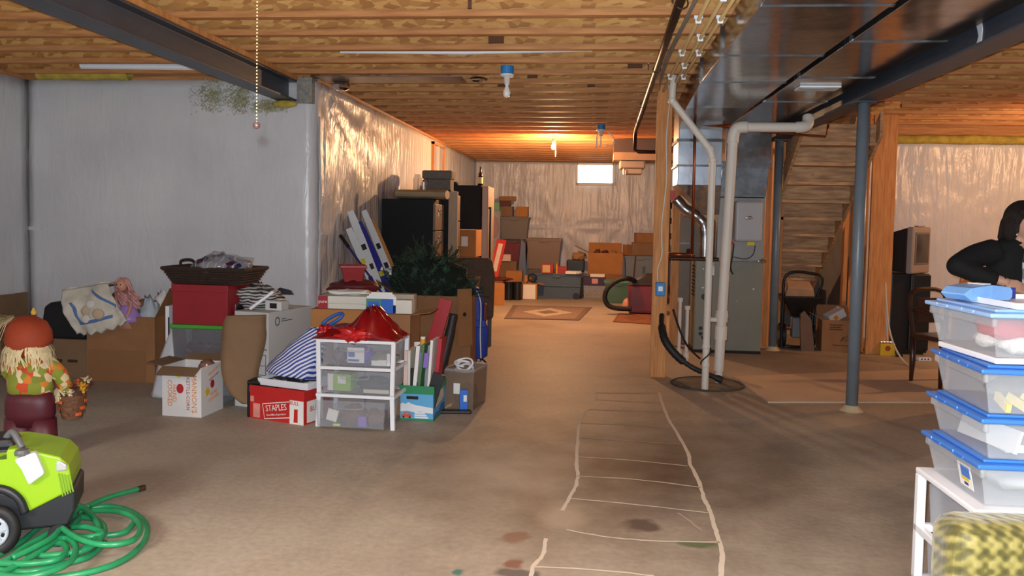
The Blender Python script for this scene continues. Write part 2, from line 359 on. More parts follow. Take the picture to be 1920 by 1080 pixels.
struct(MB().box(7.6, -1.5, 0, 7.75, YR+.1, 2.66).build('wall_right_side', M('block_wall', (176, 172, 166), .8, var=.1, scale=4)))
struct(MB().box(1.95, 12.2, 0, 3.34, 12.32, 2.66).build('wall_understair', M('grey_block_wall', (96, 96, 96), .85, var=.12, scale=4)))
struct(MB().box(3.24, YR+.02, 0, 3.34, 12.3, 2.66).build('wall_stair_side', M('grey_block_wall', (96, 96, 96))))
# tape seams, sill plates, insulation over the walls
for w, a, b in ((w_near, (XLL, YN-.022), (XL-.1, YN-.022)), (w_far, (XL+.05, YF-.03), (3.5, YF-.03)), (w_left, (XL+.022, YN+.15), (XL+.022, YF-.1))):
    MB().beam((*a, 1.28), (*b, 1.28), .004, .03).build('seam_tape', SHEET, w)
for k, (x0, y0, x1, y1) in enumerate(((XLL, YN-.02, XL-.1, YN+.12), (XL-.12, YN+.1, XL+.02, YF), (XL, YF-.02, 3.6, YF+.12), (XR, YR-.02, 7.6, YR+.12), (XLL-.12, -1.5, XLL+.02, YN))):
    struct(MB().box(x0, y0, 2.62 if k != 3 else 2.56, x1, y1, 2.65).build('trim_%d' % (k+1), LUM_X))
for k, (x0, y0, x1, y1) in enumerate(((XLL-.1, YN+.05, XL-.12, YN+.12), (XL-.13, YN+.06, XL-.06, YF), (XL-.1, YF+.05, 3.7, YF+.12), (XR, YR+.05, 7.7, YR+.12), (XLL-.13, -1.5, XLL-.06, YN+.1), (7.7, -1.5, 7.76, YR+.1))):
    struct(MB().box(x0, y0, 2.64, x1, y1, 3.0).build('trim_%d' % (k+6), LUM_X))
def batt(x0, x1, y, z0, z1, label):
    def f(u, v):
        x = x0+(x1-x0)*u; a = v*2*PI
        return (x, y+(.05+.015*nz(x*6, v*5))*math.cos(a), (z0+z1)/2+(z1-z0)/2*math.sin(a)*(1+.25*nz(x*5, v*4, 3)))
    return tag(MB().grid(max(6, int((x1-x0)*14)), 10, f).build('insulation_batt', YELLOW_INS, smooth=True), label, 'insulation')
a = W(28, 143, 7.0); b = W(70, 143, 7.43); batt(a.x, b.x, 6.98, 2.60, 2.67, 'small tuft of yellow insulation at the corner over the left wall')
a = W(76, 143, 7.0); b = W(245, 143, 7.0); batt(a.x, b.x, 6.98, 2.60, 2.69, 'yellow fibreglass strip above the white sheeted wall on the left')
batt(XR+.05, 7.5, YR-.05, 2.45, 2.56, 'long yellow fibreglass strip along the top of the right wall')
a = W(540, 194, 7.05); tag(MB().ball((a.x, 6.98, 2.40), .06, 12, 8, (1.9, .6, .55)).build('insulation_wad', YELLOW_INS, smooth=True), 'torn yellow insulation wad under the beam end', 'insulation')
# yellow fluff showing through the torn sheet under the beam
FLUFF = M('dusty_fluff', (158, 152, 112), .95, var=.3, scale=30)
for (px, py, w, h) in ((398, 180, .18, .22), (452, 185, .12, .2), (510, 200, .16, .08)):
    p = W(px, py, YN); mb = MB()
    for k in range(420):
        q = Vector((p.x+max(-1, min(1, random.gauss(0, .45)))*w, YN-.026-random.random()*.01, p.z+max(-1, min(1, random.gauss(0, .45)))*h*.7))
        e = q+Vector((jit(.03), jit(.004), jit(.03))); mb.tube([q, e], .0016+random.random()*.002, 3)
    tag(mb.build('insulation_fluff', FLUFF, w_near), kind='stuff')
# ------------------------------------------------------------------ windows
GLOW = M('daylight_pane', (255, 255, 255), .3, emis=6)
FRAMEW = M('window_frame_white', (226, 220, 206), .5)
a, b = W(1080, 345, YF-.05), W(1152, 308, YF-.05)
win = struct(MB().box(a.x-.02, YF-.10, a.z-.02, a.x+.035, YF-.02, b.z+.02).box(b.x-.035, YF-.10, a.z-.02, b.x+.02, YF-.02, b.z+.02)
    .box(a.x, YF-.10, a.z-.03, b.x, YF-.02, a.z+.03).box(a.x, YF-.10, b.z-.025, b.x, YF-.02, b.z+.02).build('window_1', FRAMEW, bevel=.006))
MB().box(a.x+.03, YF-.055, a.z+.02, b.x-.03, YF-.045, b.z-.02).build('pane', GLOW, win)
y0, y1, z0, z1 = 12.3, 13.2, 2.10, 2.58
win2 = struct(MB().box(XL-.02, y0, z0, XL+.05, y0+.04, z1).box(XL-.02, y1-.04, z0, XL+.05, y1, z1).box(XL-.02, y0, z0, XL+.05, y1, z0+.04).box(XL-.02, y0, z1-.04, XL+.05, y1, z1).build('window_2', LUM_Z))
MB().box(XL+.012, y0+.04, z0+.04, XL+.02, y1-.04, z1-.04).build('pane', M('dim_pane', (150, 150, 150), .2, emis=.25), win2)
MB().box(XL+.02, (y0+y1)/2-.02, z0+.04, XL+.04, (y0+y1)/2+.02, z1-.04).build('mullion', FRAMEW, win2)
# ------------------------------------------------------------------ ceiling: I-joists under an OSB deck
ceiling = struct(MB().box(-5.3, -1.5, 2.99, 7.8, 18.0, 3.012).build('ceiling', OSB))
_jm = {}
def joist(y, x0, x1):
    L = round(x1-x0, 2)
    if L not in _jm:
        ws = MB().box(0, -.005, .038, L, .005, .302).build('joist', OSB, ceiling); fl = MB().box(0, -.03, 0, L, .03, .038).build('flange', LUM_X, ws)
        ft = MB().box(0, -.03, .302, L, .03, .34).build('flange', LUM_X, ws); _jm[L] = (ws.data, fl.data, ft.data)
        ws.location = (x0, y, JZ); return
    o = link('joist', _jm[L][0], ceiling); o.location = (x0, y, JZ); link('flange', _jm[L][1], o); link('flange', _jm[L][2], o)
k = -6
while True:
    y = 4.985+.488*k; k += 1
    if y > 17.7: break
    if y < YN: joist(y, -5.25, 7.7)
    elif y < 8.7: joist(y, -2.78, 7.7)
    elif y < YR: joist(y, -2.78, 2.12); joist(y, 3.1, 7.7)
    elif y < 12.3: joist(y, -2.78, 2.12)
    else: joist(y, -2.78, 3.6)
BLK = M('dark_block', (96, 58, 32), .8, var=.15)
for (px, py, y, w) in ((930, 98, 5.96, .11), (998, 160, 7.42, .09), (940, 178, 7.9, .07), (1190, 150, 6.93, .12), (1108, 178, 7.9, .07), (880, 60, 4.99, .02)):
    p = W(px, py, y-.02); MB().box(p.x-w/2, y-.03, JZ+.045, p.x+w/2, y-.012, JZ+.13).build('web_patch', BLK, ceiling)
MB().box(-2.42, 7.0, JZ-.012, -1.15, 7.34, JZ-.004).build('foil_pan', M('foil_pan', (150, 140, 132), .3, .8, var=.2, scale=3, bump=.3, bscale=8), ceiling)
MB().ball((-1.02, 7.15, JZ-.01), .05, 9, 6, (1.6, 1, .5)).build('foil_scrap', CHROME, ceiling)
MB().ball((-2.30, 7.35, JZ-.04), .07, 9, 6, (1.2, 1.8, .6)).build('foil_scrap', CHROME, ceiling)
a = W(640, 119, 6.25); b = W(1110, 119, 6.25)
tag(MB().tube([(a.x, 6.23, 2.70), ((a.x+b.x)/2, 6.23, 2.69), (b.x, 6.23, 2.71)], .018, 8).build('water_line', WHITE), 'white plastic line between the joists ahead of the blue lamp box', 'pipe')
a = W(150, 134, 6.8); b = W(380, 128, 6.8)
tag(MB().tube([(a.x, 6.82, 2.70), (b.x, 6.82, 2.69)], .03, 8).build('water_line', WHITE), 'white plastic line above the left wall behind the dark beam', 'pipe')
# ------------------------------------------------------------------ steel beams and columns
def ibeam(name, x, y0, y1, zb, h, w, label):
    t = .016; prof = [(-w/2, zb), (w/2, zb), (w/2, zb+t), (.006, zb+t), (.006, zb+h-t), (w/2, zb+h-t), (w/2, zb+h), (-w/2, zb+h), (-w/2, zb+h-t), (-.006, zb+h-t), (-.006, zb+t), (-w/2, zb+t)]
    o = thing(name, label, 'beam', (x, y0, 0))
    MB().prism([(u, v) for u, v in prof], 0, y1-y0, 'y').build('girder', STEELP, o, bevel=.003)
    MB().box(-w/2+.01, 0, zb+h, w/2+.012, y1-y0, JZ).build('nailer', LUM_Z, o); return o
bl = ibeam('steel_beam', -2.69, -1.4, 7.08, 2.435, .18, .165, 'dark steel I-beam over the left side ending at the white wall corner')
br = ibeam('steel_beam', 2.04, -1.4, 9.9, 2.385, .2, .17, 'dark steel I-beam beside the ducts resting on the blue-grey columns')
p = W(1771, 93, 4.6)
MB().prism([(4.70+1.4, 2.55), (4.76+1.4, 2.55), (4.72+1.4, 2.47), (4.76+1.4, 2.403), (4.69+1.4, 2.403), (4.68+1.4, 2.5)], -.010, -.0065, 'x').build('paint_drip', WHITE, br)
MB().box(-2.605, 7.06, 2.42, -2.47, 7.2, 2.64).build('bearing_pocket', M('rough_concrete', (140, 138, 132), .9, var=.25, scale=30, bump=.6), w_near)
def column(y, label, x=2.03):
    o = thing('steel_column', label, 'column', (x, y, 0), 0, 'steel columns')
    MB().cyl((0, 0, .012), (0, 0, 2.375), .045, n=24).build('post', COLP, o, smooth=False)
    MB().box(-.075, -.075, 2.37, .075, .075, 2.384).build('cap_plate', STEELP, o)
    MB().lathe([(.09, 0), (.075, .012), (.055, .035), (.046, .045)], 12).build('grout', M('grout', (196, 176, 140), .9, var=.1), o)
    return o
c1 = column(6.6, 'blue-grey steel column standing alone in front of the stairs'); c2 = column(9.62, 'blue-grey steel column between the furnace and the stairs', 2.06)
for c in (c1, c2): 
    for ch in c.children:
        for pl in ch.data.polygons: pl.use_smooth = len(pl.vertices) == 4 and ch.name.startswith('post')
# ------------------------------------------------------------------ lamps
SOCK = M('lamp_holder', (222, 218, 210), .5); BLUEB = M('blue_box', (36, 128, 196), .5)
def lampholder(x, y, label, bulb, blue=True, power=0, side=0):
    o = thing('ceiling_lamp', label, 'lamp', (x, y, 0))
    if blue: MB().cyl((0, 0, 2.60), (0, 0, 2.66), .052, n=18).build('junction_box', BLUEB, o)
    z = 2.60 if blue else 2.65
    MB().lathe([(.058, z-.004), (.06, z-.012), (.05, z-.024), (.026, z-.03), (.022, z-.085)], 18).build('lamp_base', SOCK, o, smooth=True)
    if bulb:
        zb = z-.085
        mat = M('lit_bulb', (255, 222, 160), .3, emis=60) if power else M('frosted_bulb', (236, 234, 226), .25)
        MB().lathe([(.014, zb+.005), (.015, zb-.02), (.026, zb-.045), (.032, zb-.068), (.026, zb-.092), (.012, zb-.104), (.002, zb-.107)], 16).build('bulb', mat, o, smooth=True)
        if power:
            l = lamp('bulb_light', (0, 0, zb-.15), power, WARM, .03); l.parent = o
    return o
_p = G(951, 131, 2.63); lampholder(_p.x, _p.y, 'unlit bulb in white holder under a round blue box', True)
_p = G(1038, 271, 2.53); lo = lampholder(_p.x, _p.y, 'glowing bulb under the far joists before the small window', True, False, BULB_FAR_W)
MB().tube([(.03, 0, 2.6), (.032, 0, 2.36)], .002, 5).build('pull_string', WHITE, lo)
_p = G(1127, 238, 2.63); o = lampholder(_p.x, _p.y, 'round blue box with loose white wires left of the wood post', False)
for (dx, dz, ex) in ((-.05, .21, -.02), (.0, .18, -.02), (.16, .17, -.09)):
    MB().tube(smooth_path([(dx*.5, 0, 2.57), (dx, 0, 2.5), (dx, 0, 2.4), (dx+ex, 0, 2.57-dz)], 4), .008, 6).build('wire', WHITE, o)
CH = W(485, 0, 1.35); CB = W(481, 235, 1.35)
o = lampholder(CH.x-.03, 1.35, 'pull chain lamp above the camera, its bead chain hanging into view', True, False, BULB_NEAR_W)
mb = MB(); n = 170
for i in range(n):
    t = i/(n-1); q = Vector((.03+(CB.x-CH.x)*t, 0, 2.56+(CB.z+.006-2.56)*t)); r = .0016
    mb.add([q+Vector(d)*r for d in ((1,0,0),(0,1,0),(-1,0,0),(0,-1,0),(0,0,1),(0,0,-1))], [(0,1,4),(1,2,4),(2,3,4),(3,0,4),(1,0,5),(2,1,5),(3,2,5),(0,3,5)])
tag(mb.build('bead_chain', M('brass_beads', (232, 214, 160), .3, .6), o), kind='stuff')
MB().ball((.03+CB.x-CH.x, 0, CB.z), .0062, 18, 12).build('pull_ball', M('pearl_knob', (64, 46, 44), .3, .3), o, smooth=True)
lampholder(5.4, 8.6, 'lit bulb beyond the right edge over the sheeted wall', True, False, BULB_SIDE_W)
# ------------------------------------------------------------------ ducts
def duct(name, label, x0, x1, z0, z1, ys, w2=None):
    o = thing(name, label, 'duct', (0, 0, 0))
    for i, (a, b) in enumerate(zip(ys, ys[1:])):
        MB().box(x0, a+.004, z0, x1, b-.004, z1).build('section', GALV, o, bevel=.004)
        MB().box(x0-.012, b-.008, z0-.006, x1+.008, b+.008, z0+.004).box(x0-.012, b-.014, z0, x0, b+.014, z1).box(x1, b-.014, z0, x1+.012, b+.014, z1).build('seam', GALV, o)
    return o
d1 = duct('return_duct', 'wide shiny sheet metal duct on the left of the pair', .765, 1.37, 2.48, 2.66, [1.4, 2.9, 4.1, 5.3, 6.3])
# tapering end of the return duct that bends down to the drop
MB().loft([[(.765, 6.3, 2.48), (1.37, 6.3, 2.48), (1.37, 6.3, 2.66), (.765, 6.3, 2.66)], [(.78, 7.4, 2.44), (1.33, 7.4, 2.44), (1.33, 7.4, 2.66), (.78, 7.4, 2.66)],
           [(.80, 8.2, 2.34), (1.24, 8.2, 2.34), (1.24, 8.3, 2.64), (.80, 8.3, 2.64)]]).build('transition', GALV, d1)
MB().box(.80, 8.2, 1.80, 1.22, 8.72, 2.62).build('drop', M('bright_galvanized', (196, 204, 214), .22, .9, var=.12, scale=7, bump=.25, bscale=4), d1, bevel=.006)
MB().box(.785, 8.185, 2.22, 1.235, 8.74, 2.25).box(.785, 8.185, 1.98, 1.235, 8.74, 2.0).build('seam', GALV, d1)
MB().loft([[(.80, 8.2, 1.80), (1.22, 8.2, 1.80), (1.22, 8.72, 1.80), (.80, 8.72, 1.80)], [(1.12, 8.3, 1.52), (1.22, 8.3, 1.52), (1.22, 8.72, 1.52), (1.12, 8.72, 1.52)]]).build('boot', GALV, d1)
d2 = duct('supply_duct', 'sheet metal duct with a white register beside the right beam', 1.42, 1.935, 2.48, 2.66, [1.4, 2.5, 3.7, 4.9, 6.1, 7.3, 9.2])
p = W(1533, 163, 5.7); py_ = 1.0*0+((2.48-EYE)/(p.z-EYE))*5.7
p = W(1533, 163, py_)
MB().box(p.x-.15, py_-.09, 2.462, p.x+.15, py_+.09, 2.479).build('register', WHITE, d2, bevel=.004)
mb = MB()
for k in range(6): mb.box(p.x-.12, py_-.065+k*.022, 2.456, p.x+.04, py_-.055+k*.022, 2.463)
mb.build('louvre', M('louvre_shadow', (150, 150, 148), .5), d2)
for (px, y) in ((1403, 4.1), (1343, 5.3)):
    MB().box(.752, y-.02, 2.46, .755, y+.01, 2.75).build('hanger_strap', GALV, d1)
for y in (2.5, 3.7, 4.9, 6.1): MB().box(1.41, y+.08, 2.475, 1.415, y+.1, 2.75).build('hanger_strap', GALV, d2)
# ------------------------------------------------------------------ pipes under the joists
pts = [(.40, 2.6, 2.60), (.44, 6, 2.60), (.50, 10.6, 2.59), (.50, 10.75, 2.56), (.50, 10.8, 2.36), (.55, 10.8, 2.33), (.95, 10.8, 2.33)]
g = thing('gas_pipe', 'rusty black iron pipe running under the joists left of the ducts', 'pipe')
MB().tube(pts, .024, 10).build('pipe', IRON, g, smooth=True)
for y in (4.5, 6.45, 8.4): MB().tube([(.41+y*.006+.03*math.cos(t), y, 2.60+.03*math.sin(t)) for t in [i*PI/5 for i in range(10)]], .004, 5, closed=True).box(.38, y-.004, 2.6, .39, y+.004, 2.70).build('pipe_hanger', CHROME, g)
TAN = M('tan_pipe', (206, 172, 116), .35)
for i, (x0, x1, ye) in enumerate(((.56, .60, 7.6), (.64, .66, 7.3), (.71, .70, 7.2))):
    g = thing('water_pipe', ['tan plastic water pipe nearest the iron gas pipe', 'middle of three tan plastic water pipes under the joists', 'tan plastic water pipe closest to the duct'][i], 'pipe', group='tan water pipes')
    MB().tube([(x0, 2.6, 2.625), (x1, ye, 2.625), (x1, ye+.3, 2.632)], .012, 8).build('pipe', TAN, g, smooth=True)
    for k in range(-1, 6):
        y = 4.985+.488*k+ (0 if i != 1 else .0); x = x0+(x1-x0)*(y-2.6)/(ye-2.6)
        if y < ye and (k+i) % 2 == 0: MB().cbox((x, y, 2.618), (.034, .022, .028)).cbox((x, y, 2.64), (.05, .03, .018)).build('clip', WHITE, g)
g = thing('grey_cable', 'grey cable bundle strung across joists beside the iron pipe', 'cable')
for j in range(3): MB().tube(smooth_path([(.48+.012*j, 2.6, 2.63), (.50+.01*j, 4.6, 2.62+.008*j), (.49+.014*j, 6.3, 2.63), (.56, 7.7, 2.63)], 5), .005, 5).build('strand', M('grey_wire', (150, 142, 130), .6), g)
# ------------------------------------------------------------------ wood post, PVC, hose
pc = W(1240, 430, 7.72)
po = thing('wood_post', 'bare lumber post with a blue outlet box left of the furnace', 'post', (pc.x, 7.72, 0))
MB().box(-.07, -.02, 0, .07, .02, 2.86).build('plank', LUM_Z, po, bevel=.003)
MB().box(.035, .02, 0, .07, .11, 2.64).build('plank', LUM_Z, po, bevel=.003)
bb = MB().box(-.04, -.068, .76, .045, -.02, .885).build('outlet_box', BLUEB, po, bevel=.006)
MB().box(-.018, -.072, .805, .022, -.067, .85).build('outlet', WHITE, bb)
MB().tube(smooth_path([(.02, -.026, 2.72), (.04, -.026, 2.55), (.02, -.026, 2.2), (.03, -.026, 1.8), (-.0, -.026, 1.4), (.01, -.026, 1.15), (-.025, -.026, 1.0), (-.02, -.03, .88)], 6), .007, 6).build('cable', PVC, po, smooth=True)
def pp(lst, Y): return [W(x, y, Y) for x, y in lst]
g = thing('pvc_vent', 'thin white pipe with a slanted jog standing in the sump', 'pipe')
q = pp([(1264, 126), (1260, 188), (1331, 280), (1336, 300)], 7.18); q.append(Vector((q[-1].x-.005, 7.18, .01)))
MB().tube(q[:2], .03, 14).tube(q[1:3], .03, 14).tube(q[2:4], .03, 14).tube(q[3:], .03, 14).build('pipe', PVC, g)
for c, r in ((q[1], .036), (q[2], .036), (q[3], .036), (Vector((q[4].x, 7.18, .38)), .036), (Vector((q[4].x, 7.18, .22)), .036)): MB().ball(c, r, 14, 8, (1, 1, 1.1)).build('coupling', PVC, g, smooth=True)
cx = q[4].x
mb = MB().tube([(cx+.04*math.cos(t*1.6), 7.18+.04*math.sin(t*1.6), .12+.06*t) for t in [i*.25 for i in range(24)]], .006, 6); tag(mb.build('wound_cord', RUBBER, g, smooth=True))
g = thing('sump_discharge_pipe', 'thick white pipe rising from the sump and elbowing to the beam', 'pipe')
top = W(1377, 238, 7.5); xb = W(1349, 640, 7.5).x
e1 = Vector((top.x-.0, 7.5, top.z)); mid = Vector((xb+.01, 7.5, .52))
MB().tube(smooth_path([(xb+.06, 7.5, top.z-.14), (xb+.066, 7.5, top.z-.06), (xb+.10, 7.5, top.z-.008), (xb+.18, 7.5, top.z)], 5), .052, 16).build('elbow', PVC, g, smooth=True)
xe = W(1506, 240, 7.5).x
MB().cyl((xb+.0, 7.5, .12), (xb+.06, 7.5, top.z-.12), .044, n=18).build('riser', PVC, g, smooth=False)
MB().cyl((xb+.17, 7.5, top.z), (xe-.04, 7.5, top.z), .042, n=18).build('run', PVC, g)
MB().tube(smooth_path([(xe-.06, 7.5, top.z), (xe, 7.5, top.z+.005), (xe+.04, 7.52, top.z+.03), (xe+.055, 7.56, top.z+.10)], 5), .05, 16).build('elbow', PVC, g, smooth=True)
for z0, z1, r in ((.40, .52, .054), (.56, .66, .053), (.60, .63, .057), (.06, .14, .032), (.0, .06, .03)): MB().cyl((xb+.002+z0*.02, 7.5, z0), (xb+.002+z1*.02, 7.5, z1), r, n=18).build('coupling', PVC, g)
MB().cyl((xb-.1, 7.5, .575), (xb-.03, 7.5, .575), .022).cyl((xb-.115, 7.5, .575), (xb-.095, 7.5, .575), .03).build('test_plug', PVC, g)
pc2 = G(1330, 727)
g = thing('sump_basin', 'dark round sump cover at the foot of the white pipes', 'sump cover', (pc2.x, pc2.y+.14, 0))
MB().lathe([(.30, 0), (.30, .006), (.27, .012), (.02, .012)], 28).build('cover', M('sump_black', (104, 94, 82), .8, var=.3, scale=8), g)
MB().tube([(.315*math.cos(t), .315*math.sin(t), .006) for t in [i*PI/16 for i in range(32)]], .010, 6, closed=True).build('rim', M('sump_rim', (74, 66, 58), .8, var=.3), g)
hp = [W(1241, 590, 7.6), W(1241, 612, 7.5), W(1248, 640, 7.4), W(1270, 668, 7.35), W(1300, 690, 7.3), W(1330, 703, 7.3), W(1354, 713, 7.3)]
g = thing('drain_hose', 'black corrugated hose drooping from the post to the sump', 'hose')
hp = smooth_path(hp, 8); r = [(.022 if i < 8 else .034 if i < 28 else .02 if i < 44 else .03)+(.003 if i % 2 else 0) for i in range(len(hp))]
MB().tube(hp, r, 10).build('tube', RUBBER, g, smooth=True)
MB().tube(smooth_path([W(1262, 580, 7.9), W(1275, 620, 7.8), W(1290, 650, 7.7), W(1312, 672, 7.4)], 6), .01, 6).build('cord', RUBBER, g, smooth=True)
# ------------------------------------------------------------------ furnace
FUR = M('furnace_paint', (126, 126, 112), .42, var=.06, scale=4); FUR2 = M('furnace_grey', (142, 142, 138), .4, .3, var=.08, scale=4)
fx0, fx1 = W(1302, 600, 9.27).x, W(1428, 600, 9.27).x
fu = thing('furnace', 'grey-green furnace with a humidifier on its upper case', 'furnace', ((fx0+fx1)/2, 9.27, 0)); hw = (fx1-fx0)/2
MB().box(-hw, 0, .03, hw, .6, 1.02).build('lower_case', FUR, fu, bevel=.006)
MB().box(-hw+.22, .02, 1.025, hw, .58, 1.72).build('coil_case', FUR2, fu, bevel=.006)
MB().box(-hw+.21, .01, 1.01, hw+.01, .59, 1.035).build('flange', GALV, fu)
MB().box(-hw, .0, 0, hw, .6, .03).build('foot', BLACKM, fu)
HUM = M('humidifier_grey', (176, 178, 182), .4)
hu = MB().box(hw-.34, -.14, 1.24, hw-.05, .015, 1.68).build('humidifier', HUM, fu, bevel=.03, seg=4)
MB().lathe([(.045, 0), (.04, .006), (.02, .008)], 20).build('badge', CHROME, hu).location = (hw-.20, -.145, 1.50)
hu.children[0].rotation_euler = (PI/2, 0, 0); hu.children[0].scale = (1, .42, 1)
for (x, z, r, m) in ((-hw+.1, .62, .035, BLACK), (-hw+.07, .27, .022, BLACK), (-hw+.07, .21, .022, BLACK), (hw-.1, .72, .01, CHROME), (-hw+.08, .93, .008, CHROME), (-hw+.08, .72, .008, CHROME), (hw-.27, .58, .008, CHROME)):
    MB().cyl((x, -.004, z), (x, .004, z), r, n=16).build('knockout', m, fu)
MB().box(-hw+.14, -.03, .86, -hw+.20, 0, .97).build('switch_box', CHROME, fu, bevel=.004)
MB().box(-hw+.10, -.004, .99-.02, -hw+.19, 0, 1.0).build('sticker', PAPER, fu)
MB().box(hw-.47, -.004, .84, hw-.43, 0, .96).build('sticker', M('yellow_tag', (226, 206, 40), .5), fu)
MB().box(hw-.41, -.012, .80, hw-.36, -.002, .90).build('valve_tag', M('yellow_tag', (226, 206, 40)), fu)
MB().box(hw-.19, -.03, 1.20, hw-.11, -.01, 1.24).build('terminal', M('yellow_tag', (226, 206, 40)), fu)
MB().box(hw-.37, -.03, 1.20, hw-.33, -.01, 1.24).build('terminal', M('red_cap', (190, 40, 36), .5), fu)
MB().tube(smooth_path([(hw-.33, -.02, 1.22), (hw-.34, -.04, 1.1), (hw-.36, -.05, .95), (hw-.33, -.03, .88)], 5), .008, 6).tube(smooth_path([(hw-.34, -.02, 1.07), (hw-.2, -.03, 1.05), (hw-.12, -.02, 1.10), (hw-.1, -.02, 1.2)], 5), .005, 5).build('control_wire', RUBBER, fu, smooth=True)
MB().cyl((hw-.06, -.03, 1.03), (hw+.02, -.03, 1.03), .012).ball((hw-.02, -.03, 1.03), .028, 8, 6).build('valve', CHROME, fu)
mb = MB()
for k in range(9): mb.box(-hw-.006, .06, .62+k*.04, -hw, .30, .64+k*.04)
mb.build('side_louvre', BLACKM, fu)
# plenum over the furnace
pl = thing('supply_plenum', 'boxy galvanized plenum rising from the furnace to the duct', 'duct', ((fx0+fx1)/2, 9.27, 0))
MB().loft([[(-hw+.24, .02, 1.725), (hw, .02, 1.725), (hw, .58, 1.725), (-hw+.24, .58, 1.725)], [(-hw+.25, .0, 2.05), (hw+.02, .0, 2.05), (hw+.02, .58, 2.05), (-hw+.25, .58, 2.05)]]).build('section', GALV, pl)
MB().box(-hw+.28, .0, 2.1, hw+.04, .56, 2.64).build('section', GALV, pl, bevel=.004)
MB().box(-hw+.22, -.02, 2.04, hw+.05, .60, 2.055).box(-hw+.24, -.02, 2.095, hw+.06, .58, 2.115).box(-hw+.25, -.0, 2.055, hw+.03, .58, 2.1).box(-hw+.22, -.012, 1.725, hw+.012, .6, 1.745).build('seam', GALV, pl)
# flue, copper line, return panel, gas parts left of the furnace
g = thing('flue_pipe', 'shiny elbowed metal flue pipe left of the furnace', 'pipe')
fp = smooth_path([W(1266, 372, 9.4), W(1284, 392, 9.4), W(1304, 404, 9.4), W(1318, 418, 9.4), W(1322, 440, 9.4), W(1321, 487, 9.4)], 5)
MB().tube(fp, [.062+(.004 if (i//2) % 2 else 0) for i in range(len(fp))], 16).build('elbow', M('flue_metal', (170, 170, 172), .25, .95), g, smooth=True)
g = thing('copper_line', 'vertical copper line passing in front of the bright duct drop', 'pipe')
cp = pp([(1303, 232), (1302, 300), (1297, 478)], 8.05); MB().tube([cp[0], cp[1], cp[2]], .014, 10).tube([cp[0], W(1372, 238, 8.05)], .014, 10).tube([cp[2], cp[2]+Vector((-.22, 0, 0))], .02, 8).ball(cp[2], .026, 8, 6).ball(cp[0], .02, 8, 6).build('pipe', COPPER, g, smooth=True)
g = thing('copper_line', 'thin copper line crossing under the beam end by the stairs', 'pipe')
MB().tube(pp([(1405, 243), (1420, 246), (1548, 256), (1551, 246), (1553, 233)], 7.95), .010, 8).build('pipe', COPPER, g, smooth=True)
g = thing('return_cabinet', 'tall brown-grey sheet metal cabinet behind the flue pipe', 'cabinet')
a, b = W(1268, 560, 9.9), W(1316, 560, 9.9); RET = M('dull_sheet', (110, 98, 86), .5, .3, var=.1)
MB().box(a.x, 9.9, 0, b.x, 10.4, 1.62).build('body', RET, g, bevel=.005)
MB().box(a.x-.004, 9.89, 1.18, b.x+.004, 9.9, 1.20).build('seam', GALV, g); MB().cyl((a.x+.13, 9.88, 1.10), (a.x+.13, 9.9, 1.10), .03).build('knockout', BLACKM, g)
for (px0, px1, py0, py1, Y) in ((1273, 1273, 560, 650, 8.6), (1286, 1287, 575, 648, 8.5)):
    q = W(px1, py1, Y); t_ = thing('condensate_drain', 'short white drain pipe stub beside the furnace' if px0 == 1273 else 'white drain riser standing against the furnace side', 'pipe', (q.x, Y, 0))
    h_ = W(px0, py0, Y).z
    MB().cyl((0, 0, 0), (0, 0, h_), .018).build('pipe', PVC, t_); MB().cyl((0, 0, h_-.03), (0, 0, h_+.01), .028).cyl((0, 0, .05), (0, 0, .12), .03).build('coupling', PVC, t_)
g = thing('gas_drop', 'dark gas pipe drop with valve behind the wood post', 'pipe')
gx = W(1252, 450, 8.3).x
MB().cyl((gx, 8.3, .62), (gx, 8.3, 1.75), .022).cyl((gx, 8.3, 1.08), (gx+.5, 8.3, 1.08), .018).build('pipe', IRON, g)
for z in (.66, .78, 1.08, 1.3, 1.45, 1.6): MB().cyl((gx, 8.3, z-.03), (gx, 8.3, z+.03), .034).build('fitting', IRON, g)
MB().cbox((gx+.02, 8.26, 1.7), (.06, .05, .1)).build('valve', M('red_cap', (190, 40, 36)), g)
# stud behind the flue, lit by the far bulb
def stud(px, Y, z1, label, w=.09, d=.04, group='bare wall studs'):
    q = W(px, 500, Y); o = thing('wall_stud', label, 'stud', (q.x, Y, 0), 0, group)
    MB().box(-w/2, 0, 0, w/2, d, z1).build('board', LUM_Z, o, bevel=.003); return o
stud(1266, 9.7, 1.9, 'pale stud glowing orange behind the flue pipe', .09)
stud(1437, 9.95, 2.66, 'rough stud pressed against the furnace right side', .06, .09)
stud(1449, 9.75, 2.66, 'narrow stud just left of the rear column', .05, .09)
stud(1462, 10.1, 2.66, 'stud hidden mostly behind the rear column', .05, .09)
stud(1600, 9.95, 2.62, 'stud immediately left of the front column, beside the stairs', .05, .09)
stud(1585, 10.5, 2.62, 'stud deeper under the stairs beside the stringer', .05, .09)
stud(1620, 9.7, 2.66, 'thin stud tucked beside the wide end board', .045, .09)
o = stud(1651, 9.53, 2.66, 'wide knotty end board right of the front column', .25, .045)
# ------------------------------------------------------------------ stairs seen from below
st = thing('staircase', 'rough wooden stairs seen from underneath behind the columns', 'stairs', (2.115, 9.05, 0))
for k in range(10):
    y, z = .27*k, 2.50-.197*k
    MB().box(.03, y, z-.185, .80, y+.02, z-.002).build('riser', LUM_RAW, st)
    MB().box(.03, y-.03, z-.224, .80, y+.25, z-.188).build('tread', LUM_RAW, st)
for x in (0, .80):
    MB().prism([(-.12, 2.62), (-.12, 2.36), (2.75, .26), (2.75, .56)], x, x+.032, 'x').build('stringer', LUM_RAW, st)
